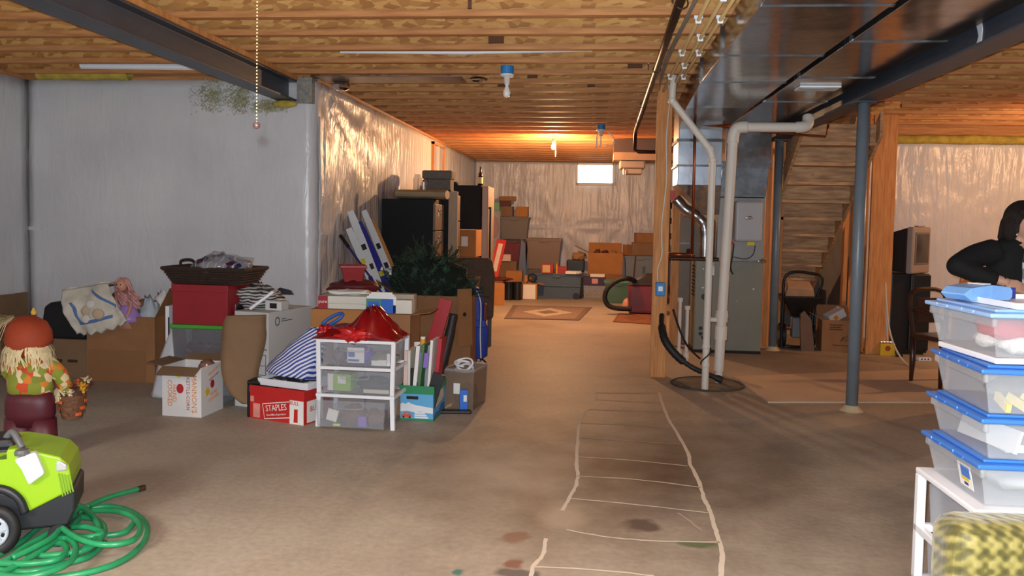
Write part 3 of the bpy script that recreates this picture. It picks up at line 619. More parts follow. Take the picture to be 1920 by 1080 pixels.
# ================================================================== BOX, TOTE AND CART BUILDERS
TAPE = M('packing_tape', (176, 140, 92), .25)
def carton(label, loc, rz, w, d, h, mat=None, flaps=None, cat='box', name='cardboard_box', group=None, tape=True):
    mat = mat or CARD; o = thing(name, label, cat, loc, rz, group)
    if flaps is None:
        MB().box(-w/2, -d/2, 0, w/2, d/2, h-.004).build('carton', mat, o, bevel=.004)
        for s in (-1, 1): MB().box(min(0, s*w/2)+.0015, -d/2, h-.004, max(0, s*w/2)-.0015, d/2, h).build('flap', mat, o)
        if tape: MB().box(-w*.49, -.025, h, w*.49, .025, h+.0012).build('tape', TAPE, o)
    else:
        MB().tub(w, d, h, .005).build('carton', mat, o)
        for side, ang in flaps:
            L = (d if side in 'fb' else w)*.46; a = math.radians(ang); t = .004
            wd = (w if side in 'fb' else d)-.01
            m = MB().box(-wd/2, 0, -t/2, wd/2, L, t/2)
            f = m.build('flap', mat, o)
            rzs = {'f': PI, 'b': 0, 'l': PI/2, 'r': -PI/2}[side]
            f.rotation_euler = Euler((a, 0, rzs), 'XYZ')
            f.location = {'f': (0, -d/2, h), 'b': (0, d/2, h), 'l': (-w/2, 0, h), 'r': (w/2, 0, h)}[side]
    return o
def tote(label, loc, rz, w, d, h, mat, lidmat=None, name='storage_tote', group=None, taper=.88, cat='tote'):
    o = thing(name, label, cat, loc, rz, group)
    MB().tub(w*.96, d*.96, h-.03, .006, taper).build('tub', mat, o, bevel=.012)
    MB().tub(w, d, .03, .012, 1.0).build('rim', mat, o, bevel=.005).location = (0, 0, h-.05)
    if lidmat: MB().box(-w/2-.008, -d/2-.008, h-.022, w/2+.008, d/2+.008, h).box(-w/2+.05, -d/2+.05, h, w/2-.05, d/2-.05, h+.006).build('lid', lidmat, o, bevel=.008)
    for s in (-1, 1): MB().box(-.07, -.015, 0, .07, .015, .03).build('grip', mat, o, bevel=.006).location = (0, s*(d/2+.004), h-.07)
    return o
def crumple(mb, c, size, n=9, amp=.3, seed=0):   # crumpled lump
    def f(u, v):
        a = u*2*PI; b = -PI/2+v*PI; k = 1+amp*nz(math.cos(a)*2+seed, math.sin(a)*2, b*2+seed)
        return (c[0]+size[0]*k*math.cos(a)*math.cos(b), c[1]+size[1]*k*math.sin(a)*math.cos(b), c[2]+size[2]*k*math.sin(b))
    return mb.grid(n*2, n, f)
def lump(name, label, cat, c, size, mat, amp=.35, seed=0, n=10, group=None, sub=0):
    o = crumple(MB(), (0, 0, size[2]*(1-.15)), size, n, amp, seed).build(name, mat, None, smooth=True, sub=sub); o.location = c; return tag(o, label, cat, group)
def fl(x, y): return (x, y, 0)

# ================================================================== LEFT PILE
# far-left tall carton
p = W(-22, 600, 6.709); carton('tall brown cardboard box at the left edge behind the scarecrow', fl(p.x, 6.804), 4, .34, .4, .70, CARD3)
# small carton + black mesh-sided bag
p = W(128, 680, 6.662); xb3 = p.x
c = carton('low cardboard box with dark slots under the black mesh bag', fl(xb3-.04, 6.842), 0, .44, .36, .34, CARD3)
for dx in (-.06, .08): MB().box(dx-.045, -.1812, .14, dx+.045, -.18, .165).build('hand_slot', M('slot_dark', (60, 40, 26), .9), c)
bag = thing('mesh_bag', 'black soft-sided bag with a teal mesh panel on the low box', 'bag', (xb3-.045, 6.804, .3415))
MB().loft([[(-.19, -.13, 0), (.19, -.13, 0), (.19, .13, 0), (-.19, .13, 0)], [(-.20, -.135, .15), (.2, -.135, .15), (.2, .13, .15), (-.2, .13, .15)], [(-.19, -.12, .27), (.19, -.12, .27), (.19, .12, .27), (-.19, .12, .27)], [(-.15, -.09, .31), (.15, -.09, .31), (.15, .09, .31), (-.15, .09, .31)]]).build('shell', BLACKM, bag, bevel=.02)
mb = MB()
for i in range(-4, 5):
    for s in (-1, 1):
        mb.tube([(.145+i*.009*0+max(-.045, min(.045, i*.018-.03*s)), -.142, .09), (.145+max(-.045, min(.045, i*.018+.03*s)), -.142, .24)], .003, 4)
MB().box(.095, -.139, .08, .195, -.132, .25).build('mesh_panel', M('teal_panel', (96, 140, 144), .6), bag); tag(mb.build('netting', BLACKM, bag), kind='stuff')
MB().tube(smooth_path([(.06, 0, .31), (.07, 0, .37), (.13, 0, .385), (.18, 0, .36), (.185, 0, .30)], 5), .012, 6).build('strap', BLACKM, bag)
# big open carton
pa, pb = W(164, 715, 6.615), W(291, 717, 6.615); w4 = pb.x-pa.x; x4 = (pa.x+pb.x)/2
big = carton('large open brown cardboard box with crumpled packing paper inside', fl(x4, 6.832), 0, w4, .44, .56, CARD, [('r', 62), ('l', 50)])
MB().box(-w4/2+.01, -.2215, .0, w4/2-.08, -.22, .27).build('flap_overlap', CARDIN, big)
for i, (dx, dy, s) in enumerate(((-.02, -.05, .12), (.06, .05, .11), (.17, -.06, .09), (.2, .08, .08), (-.14, .06, .12))):
    lump('packing_paper', ['brown crumpled paper at the front of the large open box', 'brown crumpled paper below the doll', 'pale crumpled tissue in the large open box', 'white crumpled paper at the right of the large box', 'brown crumpled paper hidden under the quilt'][i], 'paper', (x4+dx, 6.832+dy, .40), (s, s*.9, .12+.02*i), [CARD, CARD, PAPER, PAPER, CARD][i] if i != 2 else M('pale_blue_tissue', (190, 200, 206), .8), .5, i*3.1, 9, 'crumpled paper in the big box')
# baby quilt draped over bag and box
QW = M('quilt_white', (206, 200, 184), .9, var=.12, scale=14, bump=.6, bscale=30); QB = M('quilt_blue', (92, 122, 176), .8)
def quilt(u, v, off=0.0):
    tl, tr, bl_, br_ = W(118, 545, 6.539), W(203, 531, 6.577), W(143, 627, 6.483), W(240, 603, 6.426)
    p = tl.lerp(tr, u).lerp(bl_.lerp(br_, u), v)
    edge = .012*math.sin(u*34)*(1 if v > .9 else 0)
    y = p.y-.05*math.sin(v*PI)-.022*nz(u*5, v*5, 1)-.02*math.sin(u*9+v*4)-off
    return (p.x+.012*nz(u*4, v*6, 7), y, p.z+edge+.05*math.sin(u*PI)*(1-v)*v-.03*math.sin(u*PI)*v)
def quilt_top(u, v):
    x, y, z = quilt(u, 0); return (x, y+.16*v, z+.012*math.sin(u*9)-.03*v*v)
q_o = thing('baby_quilt', 'white baby quilt with a blue border draped over the black bag', 'quilt')
MB().grid(30, 26, quilt).build('cloth', QW, q_o, smooth=True, solid=.018)
MB().grid(30, 4, quilt_top).build('folded_edge', QW, q_o, smooth=True, solid=.018)
for a_, b_ in (((.16, .30), (.16, .80)), ((.16, .80), (.80, .80)), ((.62, .10), (.97, .62))):
    n = 18; mb = MB()
    mb.grid(n, 1, lambda u, v: quilt(a_[0]+(b_[0]-a_[0])*u+(.05*v if a_[0] == b_[0] else .025*v), a_[1]+(b_[1]-a_[1])*u-(.065*v if a_[0] != b_[0] else 0), .012)); mb.build('blue_border', QB, q_o, smooth=True, solid=.002)
for i, (u, v, r) in enumerate(((.42, .55, .05), (.55, .42, .04), (.66, .66, .05), (.36, .70, .04))):
    c_ = quilt(u, v, .012); MB().ball(c_, r, 10, 6, (1.1, .3, .9)).build('quilted_figure', M('quilt_beige%d' % (i % 2), [(196, 176, 148), (214, 208, 200)][i % 2], .9), q_o, smooth=True)
# doll with pink hair
SK = M('doll_skin', (206, 148, 122), .45); HAIRP = M('pink_hair', (206, 150, 146), .35, var=.25, scale=18, stretch=(6, 6, 1)); PUR = M('purple_satin', (172, 138, 208), .4)
dp = W(232, 590, 6.672)
doll = thing('doll', 'doll with long pink hair and a purple dress sitting in the big box', 'doll', (dp.x, 6.672, .555))
MB().loft([[(r*math.cos(t)*1.1+dx, r*math.sin(t)*.7, z) for t in [i*PI/6 for i in range(12)]] for r, z, dx in ((.10, -.1, .05), (.085, .02, .04), (.05, .09, .02), (.055, .13, .01), (.045, .165, .005), (.016, .18, 0), (.014, .20, 0))]).build('torso', SK, doll, smooth=True)
MB().ball((-.008, -.01, .265), .052, 16, 12, (.92, .95, 1.1)).ball((-.022, -.062, .258), .008, 8, 6).build('head', SK, doll, smooth=True)
for dx in (-.026, .012): MB().ball((dx-.004, -.056, .272), .006, 8, 6).build('eye', BLACK, doll)
MB().cbox((-.01, -.058, .238), (.016, .006, .004)).build('mouth', M('doll_lips', (176, 60, 70), .4), doll)
mb = MB()
for k in range(70):
    t = random.uniform(-.6, PI+.6); sx = math.cos(t); x0 = -.008+.054*sx; y0 = .01+.05*math.sin(t)*.8
    fall = random.uniform(.14, .26); off = random.uniform(-.01, .06)
    mb.tube(smooth_path([(-.008+.02*sx, .0, .325), (x0, y0-.01, .30), (x0*1.2+off*.4, y0, .22), (x0+off+.04, y0-.06, .325-fall*.8), (x0+off+.08, y0-.05, .325-fall)], 4), [.008]*16+[.003], 5)
mb.build('hair', HAIRP, doll, smooth=True)
MB().loft([[(r*math.cos(t)*(1+.1*math.cos(6*t))+.04, r*math.sin(t)*.8-.02, z) for t in [i*PI/9 for i in range(18)]] for r, z in ((.13, -.04), (.12, 0), (.075, .07), (.062, .10))]).build('dress', PUR, doll, smooth=True)
MB().tube([(.055, -.02, .16), (.10, -.06, .09), (.095, -.10, .02), (.05, -.12, -.02)], [.018, .016, .013, .011], 8).tube([(-.045, -.02, .16), (-.07, -.07, .12), (-.04, -.1, .09)], [.018, .015, .011], 8).build('arm', SK, doll, smooth=True)
# white panel and white plastic bag
p = W(318, 650, 6.379); o = MB().box(p.x-.02, 6.350, 0, p.x+.012, 6.709, .69).build('foam_board', WHITE, bevel=.003); tag(o, 'thin white panel standing between the big box and red file box', 'panel')
MB().box(p.x+.006, 6.343, .44, p.x+.014, 6.352, .6).build('dark_edge', BLACK, o)
pa, pb = W(287, 745, 6.143), W(334, 745, 6.143)
def bagf(u, v):
    a = u*2*PI; z = .62*v; r = (1-.55*v**1.5)
    k = 1+.13*nz(math.cos(a)*3, math.sin(a)*3, z*5)
    return (pa.x+.13+.12*v+.15*r*k*math.cos(a), 6.161+.10*r*k*math.sin(a), z+.004)
tag(MB().grid(28, 20, bagf).build('plastic_bag', M('bag_white', (206, 208, 214), .35, bump=.5, bscale=18), smooth=True, solid=.003), 'white plastic bag slumped beside the kettle corn box', 'bag')
# clear ornament bins, red file box, basket
GRN = M('green_lid', (70, 150, 50), .4); GRND = M('green_lid_dark', (40, 84, 50), .45)
pa, pb = W(322, 700, 5.906), W(418, 700, 5.906); wb_ = pb.x-pa.x; xb_ = (pa.x+pb.x)/2
def ornament_bin(label, z, h, lid, col):
    o = thing('ornament_bin', label, 'bin', (xb_, 6.086, z))
    MB().tub(wb_, .36, h-.03, .004, .93).build('tub', clear('smoky_clear', (120, 120, 126), .45, .2) if col else CLEAR, o, bevel=.01)
    MB().box(-wb_/2-.012, -.192, h-.034, wb_/2+.012, .192, h-.002).build('lid', lid, o, bevel=.008); return o
ornament_bin('clear bin with a dark green lid on the floor behind the kettle corn box', 0, .315, GRND, False)
ornament_bin('smoky clear bin with a bright green lid holding ornaments', .316, .295, GRN, True)
for i in range(9):
    cc = [(200, 120, 60), (190, 60, 60), (200, 200, 205)][i % 3]; r = .034
    lump('bauble', ['copper', 'red', 'silver'][i % 3]+' bauble %s in the smoky clear bin' % ['at the left of the lower row', 'at the left of the upper row', 'second along the lower row', 'second along the upper row', 'in the middle of the lower row', 'in the middle of the upper row', 'fourth along the lower row', 'at the right of the upper row', 'at the right end of the lower row'][i], 'ornament', (xb_-.14+.035*i, 6.020, .325 if i % 2 == 0 else .40), (r, r, r), M('bauble_%d' % (i % 3), cc, .1, .8), .0, 0, 8, 'ornaments in the clear bin')
RED = M('file_box_red', (138, 22, 32), .5, var=.05)
p = W(376, 605, 5.859); rb = thing('file_box', 'dark red file box with a label slot stacked on the green lid', 'box', (xb_+.045, 6.067, .6125), -4)
MB().box(-.222, -.185, 0, .222, .185, .25).build('carton', RED, rb, bevel=.003)
MB().box(-.228, -.191, .245, .228, .191, .30).build('lid', RED, rb, bevel=.003)
MB().box(.2225, -.07, .10, .228, .05, .15).build('label_holder', CHROME, rb, bevel=.002)
WICK = M('dark_wicker', (60, 42, 32), .6, var=.4, scale=40, stretch=(1, 1, 6), bump=1, bscale=90)
bk = thing('wicker_basket', 'dark woven tray basket on top of the red file box', 'basket', (xb_+.07, 6.067, .9135), -4)
MB().tub(.66, .36, .115, .012, .80).build('body', WICK, bk, bevel=.004)
mb = MB()
for k in range(6):
    s = .80+.2*(k+.5)/6; z = .115*(k+.5)/6
    mb.tube([(-.33*s, -.18*s-.004, z), (.33*s+.004, -.18*s-.004, z), (.33*s+.004, .18*s, z), (-.33*s, .18*s, z)], .009, 6, closed=True)
mb.build('woven_band', WICK, bk)
MB().tube([(-.335, -.185, .117), (.335, -.185, .117), (.335, .185, .117), (-.335, .185, .117)], .013, 6, closed=True).build('rim', WICK, bk)
MB().tube(smooth_path([(-.28, 0, .1), (-.29, 0, .16), (-.2, 0, .17), (-.15, 0, .12)], 4), .012, 6).build('handle', WICK, bk)
zz = make_stripe('zigzag_throw', 'X', 2.2, [(0, lin((64, 34, 52))), (.38, lin((150, 146, 150))), (.66, lin((40, 36, 70)))], .35, 6)
o = lump('folded_throw', 'folded zigzag throw in shiny wrap lying in the dark basket', 'blanket', (xb_+.12, 6.067, .94), (.22, .15, .10), zz, .35, 4, 14)
crumple(MB(), (.02, -.02, .09), (.225, .155, .11), 12, .5, 9).build('plastic_wrap', clear('wrap', (215, 215, 220), .3, .1), o, smooth=True)
o = MB().box(-.1, -.06, 0, .1, .06, .05).build('gold_tin', M('gold_dull', (120, 96, 50), .4, .5), bevel=.01); o.location = (xb_-.11, 6.086, .935); tag(o, 'dull gold tin lying at the left end of the dark basket', 'tin')
# kettle corn carton
KW = M('carton_white', (222, 220, 218), .6); KO = M('print_orange', (226, 134, 40), .6); KR = M('print_red', (176, 32, 44), .6); KY = M('print_yellow', (226, 190, 40), .6)
pa, pb = W(309, 772, 5.575), W(379, 779, 5.528); wk = pb.x-pa.x
kb = carton('white kettle corn carton with orange and red print and open flaps', fl((pa.x+pb.x)/2, 5.698), -4, wk, .30, .355, KW, [])
for side, L, ang, x, y in (('f', .10, -28, 0, -.15), ('l', .13, 8, -wk/2, 0), ('b', .12, 30, 0, .15)):
    f = MB().box(-(wk if side != 'l' else .3)/2+.004, 0, -.002, (wk if side != 'l' else .3)/2-.004, L, .002).build('flap', CARD3, kb)
    f.rotation_euler = Euler((math.radians(ang), 0, {'f': PI, 'b': 0, 'l': PI/2}[side]), 'XYZ'); f.location = (x, y, .356)
VERT = Euler((PI/2, PI/2, 0)).to_matrix()
def vtext(body, size, mat, x, z, sx=1.0):
    t = text(body, size, mat, kb, (x, -.1512, z), (0, 0, 0), sx=sx); t.rotation_euler = (Matrix.Rotation(PI/2, 3, 'X') @ Matrix.Rotation(-PI/2, 3, 'Z')).to_euler(); return t
vtext("MANNON'S", .056, KO, .095, .165, .92); vtext('KETTLE-CORN', .036, KR, .048, .165, 1.0); vtext('HAND', .044, KO, -.056, .165); vtext('COOKED', .05, KO, -.092, .165, .9)
MB().ball((-.012, -.1505, .2), .028, 16, 8, (1, .06, 1.25)).build('red_emblem', KR, kb); MB().cbox((-.03, -.151, .30), (.05, .002, .035), (0, .4, 0)).build('yellow_emblem', KY, kb)
for b_, s_, z_, m_, r_ in (("MANNON'S", .03, .31, KO, .3), ('KETTLE-CORN', .02, .265, KR, .3), ('HAND', .036, .15, KO, .2), ('COOKED', .036, .112, KO, .2)):
    t = text(b_, s_, m_, kb, (wk/2+.001, .02, z_), (0, 0, 0)); t.rotation_euler = (Matrix.Rotation(PI/2, 3, 'Z') @ Matrix.Rotation(PI/2, 3, 'X') @ Matrix.Rotation(r_, 3, 'Z')).to_euler()
MB().ball((wk/2+.0005, .0, .215), .028, 16, 8, (.06, 1, 1.1)).build('red_emblem', KR, kb); MB().cbox((wk/2+.001, -.07, .17), (.002, .05, .05), (.6, 0, 0)).build('yellow_emblem', KY, kb)
lump('bread_bag', 'clear bag of brown goods sticking out of the kettle corn carton', 'bag', ((pa.x+pb.x)/2+.08, 5.746, .27), (.06, .06, .06), clear('bag_brown', (150, 104, 80), .8, .2), .3, 5, 9)
# curved sheet of cardboard
pc_ = [W(424, 592, 5.717), W(416, 612, 5.717), W(413, 650, 5.698), W(414, 685, 5.670), W(421, 715, 5.651), W(436, 740, 5.632), W(455, 757, 5.623)]
prof = smooth_path(pc_, 4)
sheet = thing('curved_cardboard', 'bent sheet of brown cardboard curling outward before the white box', 'cardboard')
for k, (dy, dw) in enumerate(((0, .25), (.05, .22))):
    n = len(prof)-1
    MB().grid(6, n, lambda u, v, dy=dy, dw=dw: (prof[int(round(v*n))].x+.02*(dy > 0)+(dw+(.04*math.sin(v*PI*2)))*u+(.0 if u < 1 else 0), prof[int(round(v*n))].y+dy*(1-.8*v)+.10*u*u+.015*math.sin(v*6), max(.006, prof[int(round(v*n))].z-.012*dy))).build('ply', CARD3, sheet, smooth=True, solid=.008)
# tall white carton
pw = W(503, 640, 5.859); w_, d_ = .30, .56; ang = -14
ca = math.radians(ang); cxw = pw.x-(w_/2*math.cos(ca)-(-d_/2)*math.sin(ca)); cyw = 5.859-(w_/2*math.sin(ca)+(-d_/2)*math.cos(ca))
wc = carton('tall white carton with grey print and papers heaped on top', fl(cxw, cyw), ang, w_, d_, .72, M('carton_grey_white', (204, 202, 198), .6), None, tape=False)
INK = M('print_grey', (72, 72, 76), .7)
MB().tube([(w_/2+.001, -.17+.025*math.cos(t), .645+.032*math.sin(t)) for t in [i*PI/4 for i in range(8)]], .005, 4, closed=True).build('logo', INK, wc)
MB().box(w_/2, -.12, .638, w_/2+.001, .02, .644).box(w_/2, -.12, .654, w_/2+.001, -.06, .66).build('small_print', INK, wc)
MB().box(w_/2, -.02, .31, w_/2+.001, .05, .335).box(w_/2, .07, .31, w_/2+.001, .13, .335).build('smudged_print', INK, wc)
MB().box(.02, -d_/2-.001, .44, .14, -d_/2, .446).box(.0, -d_/2-.001, .25, .13, -d_/2, .255).box(.0, -d_/2-.001, .40, .13, -d_/2, .404).box(.125, -d_/2-.001, .25, .13, -d_/2, .4).box(.06, -d_/2-.001, .25, .064, -d_/2, .4).box(.0, -d_/2-.001, .32, .13, -d_/2, .324).build('diagram', INK, wc)
STR = make_stripe('striped_paper', 'Z', 14, [(0, lin((60, 60, 64))), (.5, lin((190, 188, 182)))], .5, 4)
mx, my = cxw, cyw
lump('magazine_heap', 'striped grey papers heaped on the tall white carton', 'papers', (mx-.10, my-.02, .715), (.17, .16, .10), STR, .5, 2, 12)
o = MB().box(-.07, -.05, 0, .07, .05, .07).build('small_white_box', M('carton_grey_white', (204, 202, 198)), bevel=.003); o.location = (mx+.07, my-.12, .7225); o.rotation_euler = (0, 0, -.2); tag(o, 'small white box with a dark window on the tall carton', 'box')
MB().box(-.03, -.0515, .015, .03, -.05, .055).build('dark_window', BLACK, o)
o = MB().cyl((0, 0, 0), (.16, .05, .13), .012).build('white_rod', WHITE); o.location = (mx-.10, my-.22, .735); tag(o, 'white rod poking up from the papers on the carton', 'rod')
o = MB().prism([(0, 0), (.16, 0), (.14, .03), (.05, .05)], 0, .03, 'y').build('dark_wedge', M('navy_cloth', (34, 36, 52), .7)); o.location = (mx-.05, my+.1, .82); tag(o, 'dark pointed cloth behind the papers on the tall carton', 'cloth')
# black bag/box between
o = MB().box(-.11, -.08, 0, .06, .08, .10).box(-.11, -.08, .1, .06, .08, .115).build('black_case', BLACK, bevel=.006); q = W(492, 712, 5.670); o.location = (q.x+.02, 5.689, .0); o.scale = (1, 1, 2.3); tag(o, 'black case wedged behind the red office box', 'case')
o = MB().loft([[(-.06, -.02, 0), (.14, -.02, 0), (.14, .04, 0), (-.06, .04, 0)], [(-.03, 0, .40), (.14, 0, .40), (.14, .05, .40), (-.03, .05, .40)], [(.05, 0, .49), (.14, 0, .5), (.14, .04, .5), (.05, .04, .49)]]).build('black_folder', BLACK, bevel=.005); q = W(562, 690, 6.001); o.location = (q.x, 5.953, 0); tag(o, 'black slanted folder between the white carton and brown box', 'folder')
# red office box + tray + striped bag
RBX = M('office_red', (190, 36, 34), .5, var=.06)
pa, pb = G(469, 783), G(570, 798); dv = pb-pa; ws = dv.length; rzs = math.degrees(math.atan2(dv.y, dv.x)); mid_ = (pa+pb)/2; nrm = Vector((-dv.y, dv.x, 0)).normalized(); ds = .30
sb = thing('office_supply_box', 'red office-supply carton with white lettering on the floor', 'box', (mid_+nrm*ds/2), rzs)
MB().tub(ws, ds, .235, .005).build('carton', RBX, sb)
MB().box(-ws/2-.003, -ds/2-.003, .185, ws/2+.003, -ds/2-.0005, .237).build('lid_lip', RBX, sb); MB().box(ws/2+.0005, -ds/2, .185, ws/2+.003, ds/2, .237).build('lid_lip', RBX, sb)
pr = PAPER; yb = -ds/2-.001
t = text('STAPLES', .062, pr, sb, (-.005, yb, .095), FRONT, sx=.82); t.rotation_euler = (PI/2, -.16, 0)
t = text('The Office Superstore', .019, pr, sb, (-.005, yb, .048), FRONT); t.rotation_euler = (PI/2, -.16, 0)
for x0, z0, x1, z1 in ((-.125, .112, .115, .152), (-.125, .112, -.105, .008), (-.105, .008, .115, .04)):
    MB().beam((x0, yb, z0), (x1, yb, z1), .0012, .006, (0, 0, 1)).build('white_border', pr, sb)
MB().box(.115, yb-.0015, .0, ws/2-.003, yb, .165).build('white_wrap', pr, sb); t = text('BULL', .036, RBX, sb, (.155, yb-.002, .145), FRONT)
MB().prism([(.15, .012), (.185, .012), (.185, .105), (.155, .105)], yb-.003, yb-.0015, 'y').build('red_print', RBX, sb)
MB().box(ws/2+.0005, -.12, .01, ws/2+.0015, .06, .16).build('white_wrap', pr, sb); text('BULL', .05, RBX, sb, (ws/2+.002, -.03, .10), RIGHTF)
PINK = M('torn_paper', (214, 140, 130), .8, var=.2)
MB().box(-ws/2+.03, yb-.0008, .01, -ws/2+.09, yb, .11).box(-ws/2+.004, yb-.0008, .12, -ws/2+.035, yb, .16).build('torn_patch', PINK, sb)
top = mid_+nrm*ds/2
tr = thing('paper_tray', 'white shallow tray of papers on the red office box', 'tray', (top.x+.03, top.y+.01, .2365), rzs)
MB().tub(ws*.93, ds*.95, .05, .005, .97).build('tray', WHITE, tr, bevel=.003)
tag(crumple(MB(), (0, 0, .03), (ws*.4, ds*.4, .02), 10, .4, 3).build('paper_sheet', STR, tr, smooth=True))
BSTR = make_stripe('blue_stripes', 'X', 14.0, [(0, lin((44, 62, 150))), (.5, lin((214, 218, 228)))], .6, .6, (0, -.9, .5))
def sbag(u, v):
    a = u*2*PI; z = v
    r = (1-.80*z**1.4); k = 1+.14*nz(math.cos(a)*2, math.sin(a)*2, z*4)
    return ((.20*r*k*math.cos(a))+.16*z, .14*r*k*math.sin(a), .002+.36*z-.03*math.cos(a)*(1-z)+.03*(1-z))
o = MB().grid(34, 22, sbag).build('striped_bag', BSTR, smooth=True, solid=.004); o.location = (top.x+.02, top.y-.0, .285); tag(o, 'blue and white striped bag slumped on the paper tray', 'bag')
# ------------------------------------------------------------------ three-drawer cart
pa, pb = G(592, 800), G(739, 808); dv = pb-pa; wc_ = dv.length; rzc = math.degrees(math.atan2(dv.y, dv.x)); nrm = Vector((-dv.y, dv.x, 0)).normalized(); dc = .37; mid_ = (pa+pb)/2+nrm*dc/2
cart = thing('drawer_cart', 'white three-drawer cart with clear drawers before the cardboard boxes', 'drawer cart', mid_, rzc)
hwc = wc_/2; HT = .60
for y in (-dc/2+.012, dc/2-.012):
    for x in (-hwc+.012, hwc-.012):
        MB().beam((x, y, .0), (x*.97, y, .245), .03, .028, (0, 1, 0)).beam((x*.97, y, .215), (x, y, HT), .03, .028, (0, 1, 0)).build('leg', WHITE, cart, bevel=.004)
for z in (.21, .40, .585):
    MB().box(-hwc, -dc/2-.006, z, hwc, -dc/2+.022, z+.022).box(-hwc, dc/2-.022, z, hwc, dc/2, z+.022).box(-hwc, -dc/2, z, -hwc+.022, dc/2, z+.022).box(hwc-.022, -dc/2, z, hwc, dc/2, z+.022).build('shelf_frame', WHITE, cart, bevel=.003)
for z, h, off in ((.425, .155, 0), (.235, .155, 0), (.012, .185, .055)):
    dm = MB().tub(wc_-.06, dc-.03, h, .004, .95).build('drawer', CLEARC, cart, bevel=.006); dm.location = (-.0 if not off else -.02, -off-.006, z)
    MB().tube(smooth_path([(-.09, -dc/2+.002, h-.012), (-.085, -dc/2-.008, h-.045), (.085, -dc/2-.008, h-.045), (.09, -dc/2+.002, h-.012)], 4), .007, 6).build('pull', CLEARC, dm)
def incart(dx, dy, z): return mid_ + Vector((math.cos(math.radians(rzc))*dx-math.sin(math.radians(rzc))*dy, math.sin(math.radians(rzc))*dx+math.cos(math.radians(rzc))*dy, z))
o = lump('purple_pouch', 'purple package behind a white label in the top drawer', 'package', incart(.0, -.06, .432), (.105, .09, .065), M('violet_plastic', (104, 70, 190), .4), .15, 2); o.rotation_euler = (0, 0, math.radians(rzc))
lb = MB().box(-.065, -.1, .015, .055, -.096, .12).build('label_card', PAPER, o, bevel=.004); MB().box(-.058, -.1015, .025, .02, -.1, .04).box(-.058, -.1015, .055, -.012, -.1, .09).build('blue_print', M('print_blue', (70, 100, 170), .6), lb)
o = MB().box(-.055, -.06, 0, .075, .06, .115).build('green_carton', M('lime_green', (146, 190, 50), .5), bevel=.003); o.location = incart(-.12, -.06, .242); o.rotation_euler = (0, 0, math.radians(rzc)-.1); tag(o, 'lime green carton with a white side in the middle drawer', 'box')
MB().box(-.095, -.061, 0, -.055, .06, .115).build('white_end', PAPER, o); MB().box(-.02, -.0615, .05, .04, -.06, .1).build('white_label', PAPER, o)
for i, (dx, dy, dz, s, m, lab, ct) in enumerate(((.16, -.05, .432, (.10, .08, .045), M('olive_tangle', (128, 128, 112), .6), 'olive cord tangle in the top drawer of the white cart', 'cord'), (-.16, -.03, .432, (.05, .06, .05), M('mauve_tangle', (120, 100, 110), .6), 'mauve bundle at the left of the top drawer', 'bundle'),
        (.09, -.04, .242, (.12, .08, .05), M('charcoal_tangle', (62, 62, 66), .6), 'charcoal electronics tangle in the middle drawer', 'cables'), (-.02, -.12, .018, (.10, .09, .07), M('brown_plush', (122, 92, 76), .95, bump=.8, bscale=90), 'brown furry plush in the bottom drawer, left one', 'plush'), (.13, -.12, .018, (.085, .08, .06), M('brown_plush', (122, 92, 76)), 'brown furry plush in the bottom drawer, right one', 'plush'))):
    lump('drawer_bundle' if i < 3 else 'plush_toy', lab, ct, incart(dx, dy, dz), s, m, .35, i*2.2)
for dx, dz, sz, m, lab in ((.13, .432, (.05, .02, .035), PAPER, 'white plug box at the front of the top drawer, left one'), (.18, .432, (.06, .02, .04), PAPER, 'white plug box at the front of the top drawer, right one'), (.225, .432, (.022, .03, .085), PAPER, 'narrow white upright box in the top drawer'), (.14, .242, (.18, .02, .025), M('cream_rod', (206, 200, 178), .6), 'cream rod lying in the middle drawer'), (.06, .02, (.06, .012, .07), M('violet_print', (132, 96, 190), .6), 'violet dotted card in the bottom drawer'), (-.15, .05, (.075, .012, .08), PAPER, 'cream paper card leaning in the bottom drawer'), (-.12, .018, (.05, .015, .015), M('bright_yellow', (224, 224, 60), .6), 'small yellow strip in the bottom drawer')):
    o = MB().cbox((0, 0, sz[2]/2), sz, (0, .25 if dx == -.15 else 0, 0)).build('drawer_item', m, bevel=.002); o.location = incart(dx, -.15 if dz > .1 else -.205, dz+.002); o.rotation_euler = (0, 0, math.radians(rzc)); tag(o, lab, 'card' if 'card' in lab else 'rod' if 'rod' in lab else 'strip' if 'strip' in lab else 'box')
# red satin sack on the cart
SATIN = M('red_satin', (134, 14, 18), .28, var=.2, scale=5, coat=.2, bump=.25, bscale=9); SATIN2 = M('red_tulle', (196, 30, 32), .35, var=.2, scale=9, bump=.5, bscale=25)
so = thing('satin_sack', 'dark red satin sack heaped over the top of the drawer cart', 'sack', incart(0, 0, .609), rzc)
def sack(u, v):
    x = -.30+.60*u; y = -.20+.36*v
    e = 1-((v-.5)*2)**4
    pk = .12*math.exp(-((x-.06)/.11)**2)+.085*math.exp(-((x-.13)/.17)**2)+.06*math.exp(-((x+.18)/.12)**2)
    ed = min(1, (u)*8, (1-u)*7)
    z = pk*e*ed*(1-.25*abs(v-.5))*(1+.13*math.sin(math.atan2(y+.02, x-.06)*9))+.02*abs(nz(u*9, v*6, 4))*e
    return (x+.02*nz(u*4, v*4), y+.015*nz(u*5, v*3, 2), max(z, .0)+.004)
MB().grid(48, 30, sack).build('satin', SATIN, so, smooth=True, solid=.006)
for cx_, sz_, sd in ((-.03, (.10, .03, .045), 1), (.04, (.07, .03, .03), 5), (-.24, (.05, .05, .04), 8)): crumple(MB(), (cx_, -.185 if cx_ > -.2 else -.1, .035), sz_, 14, .9, sd).build('ruffle', SATIN2, so, smooth=True)
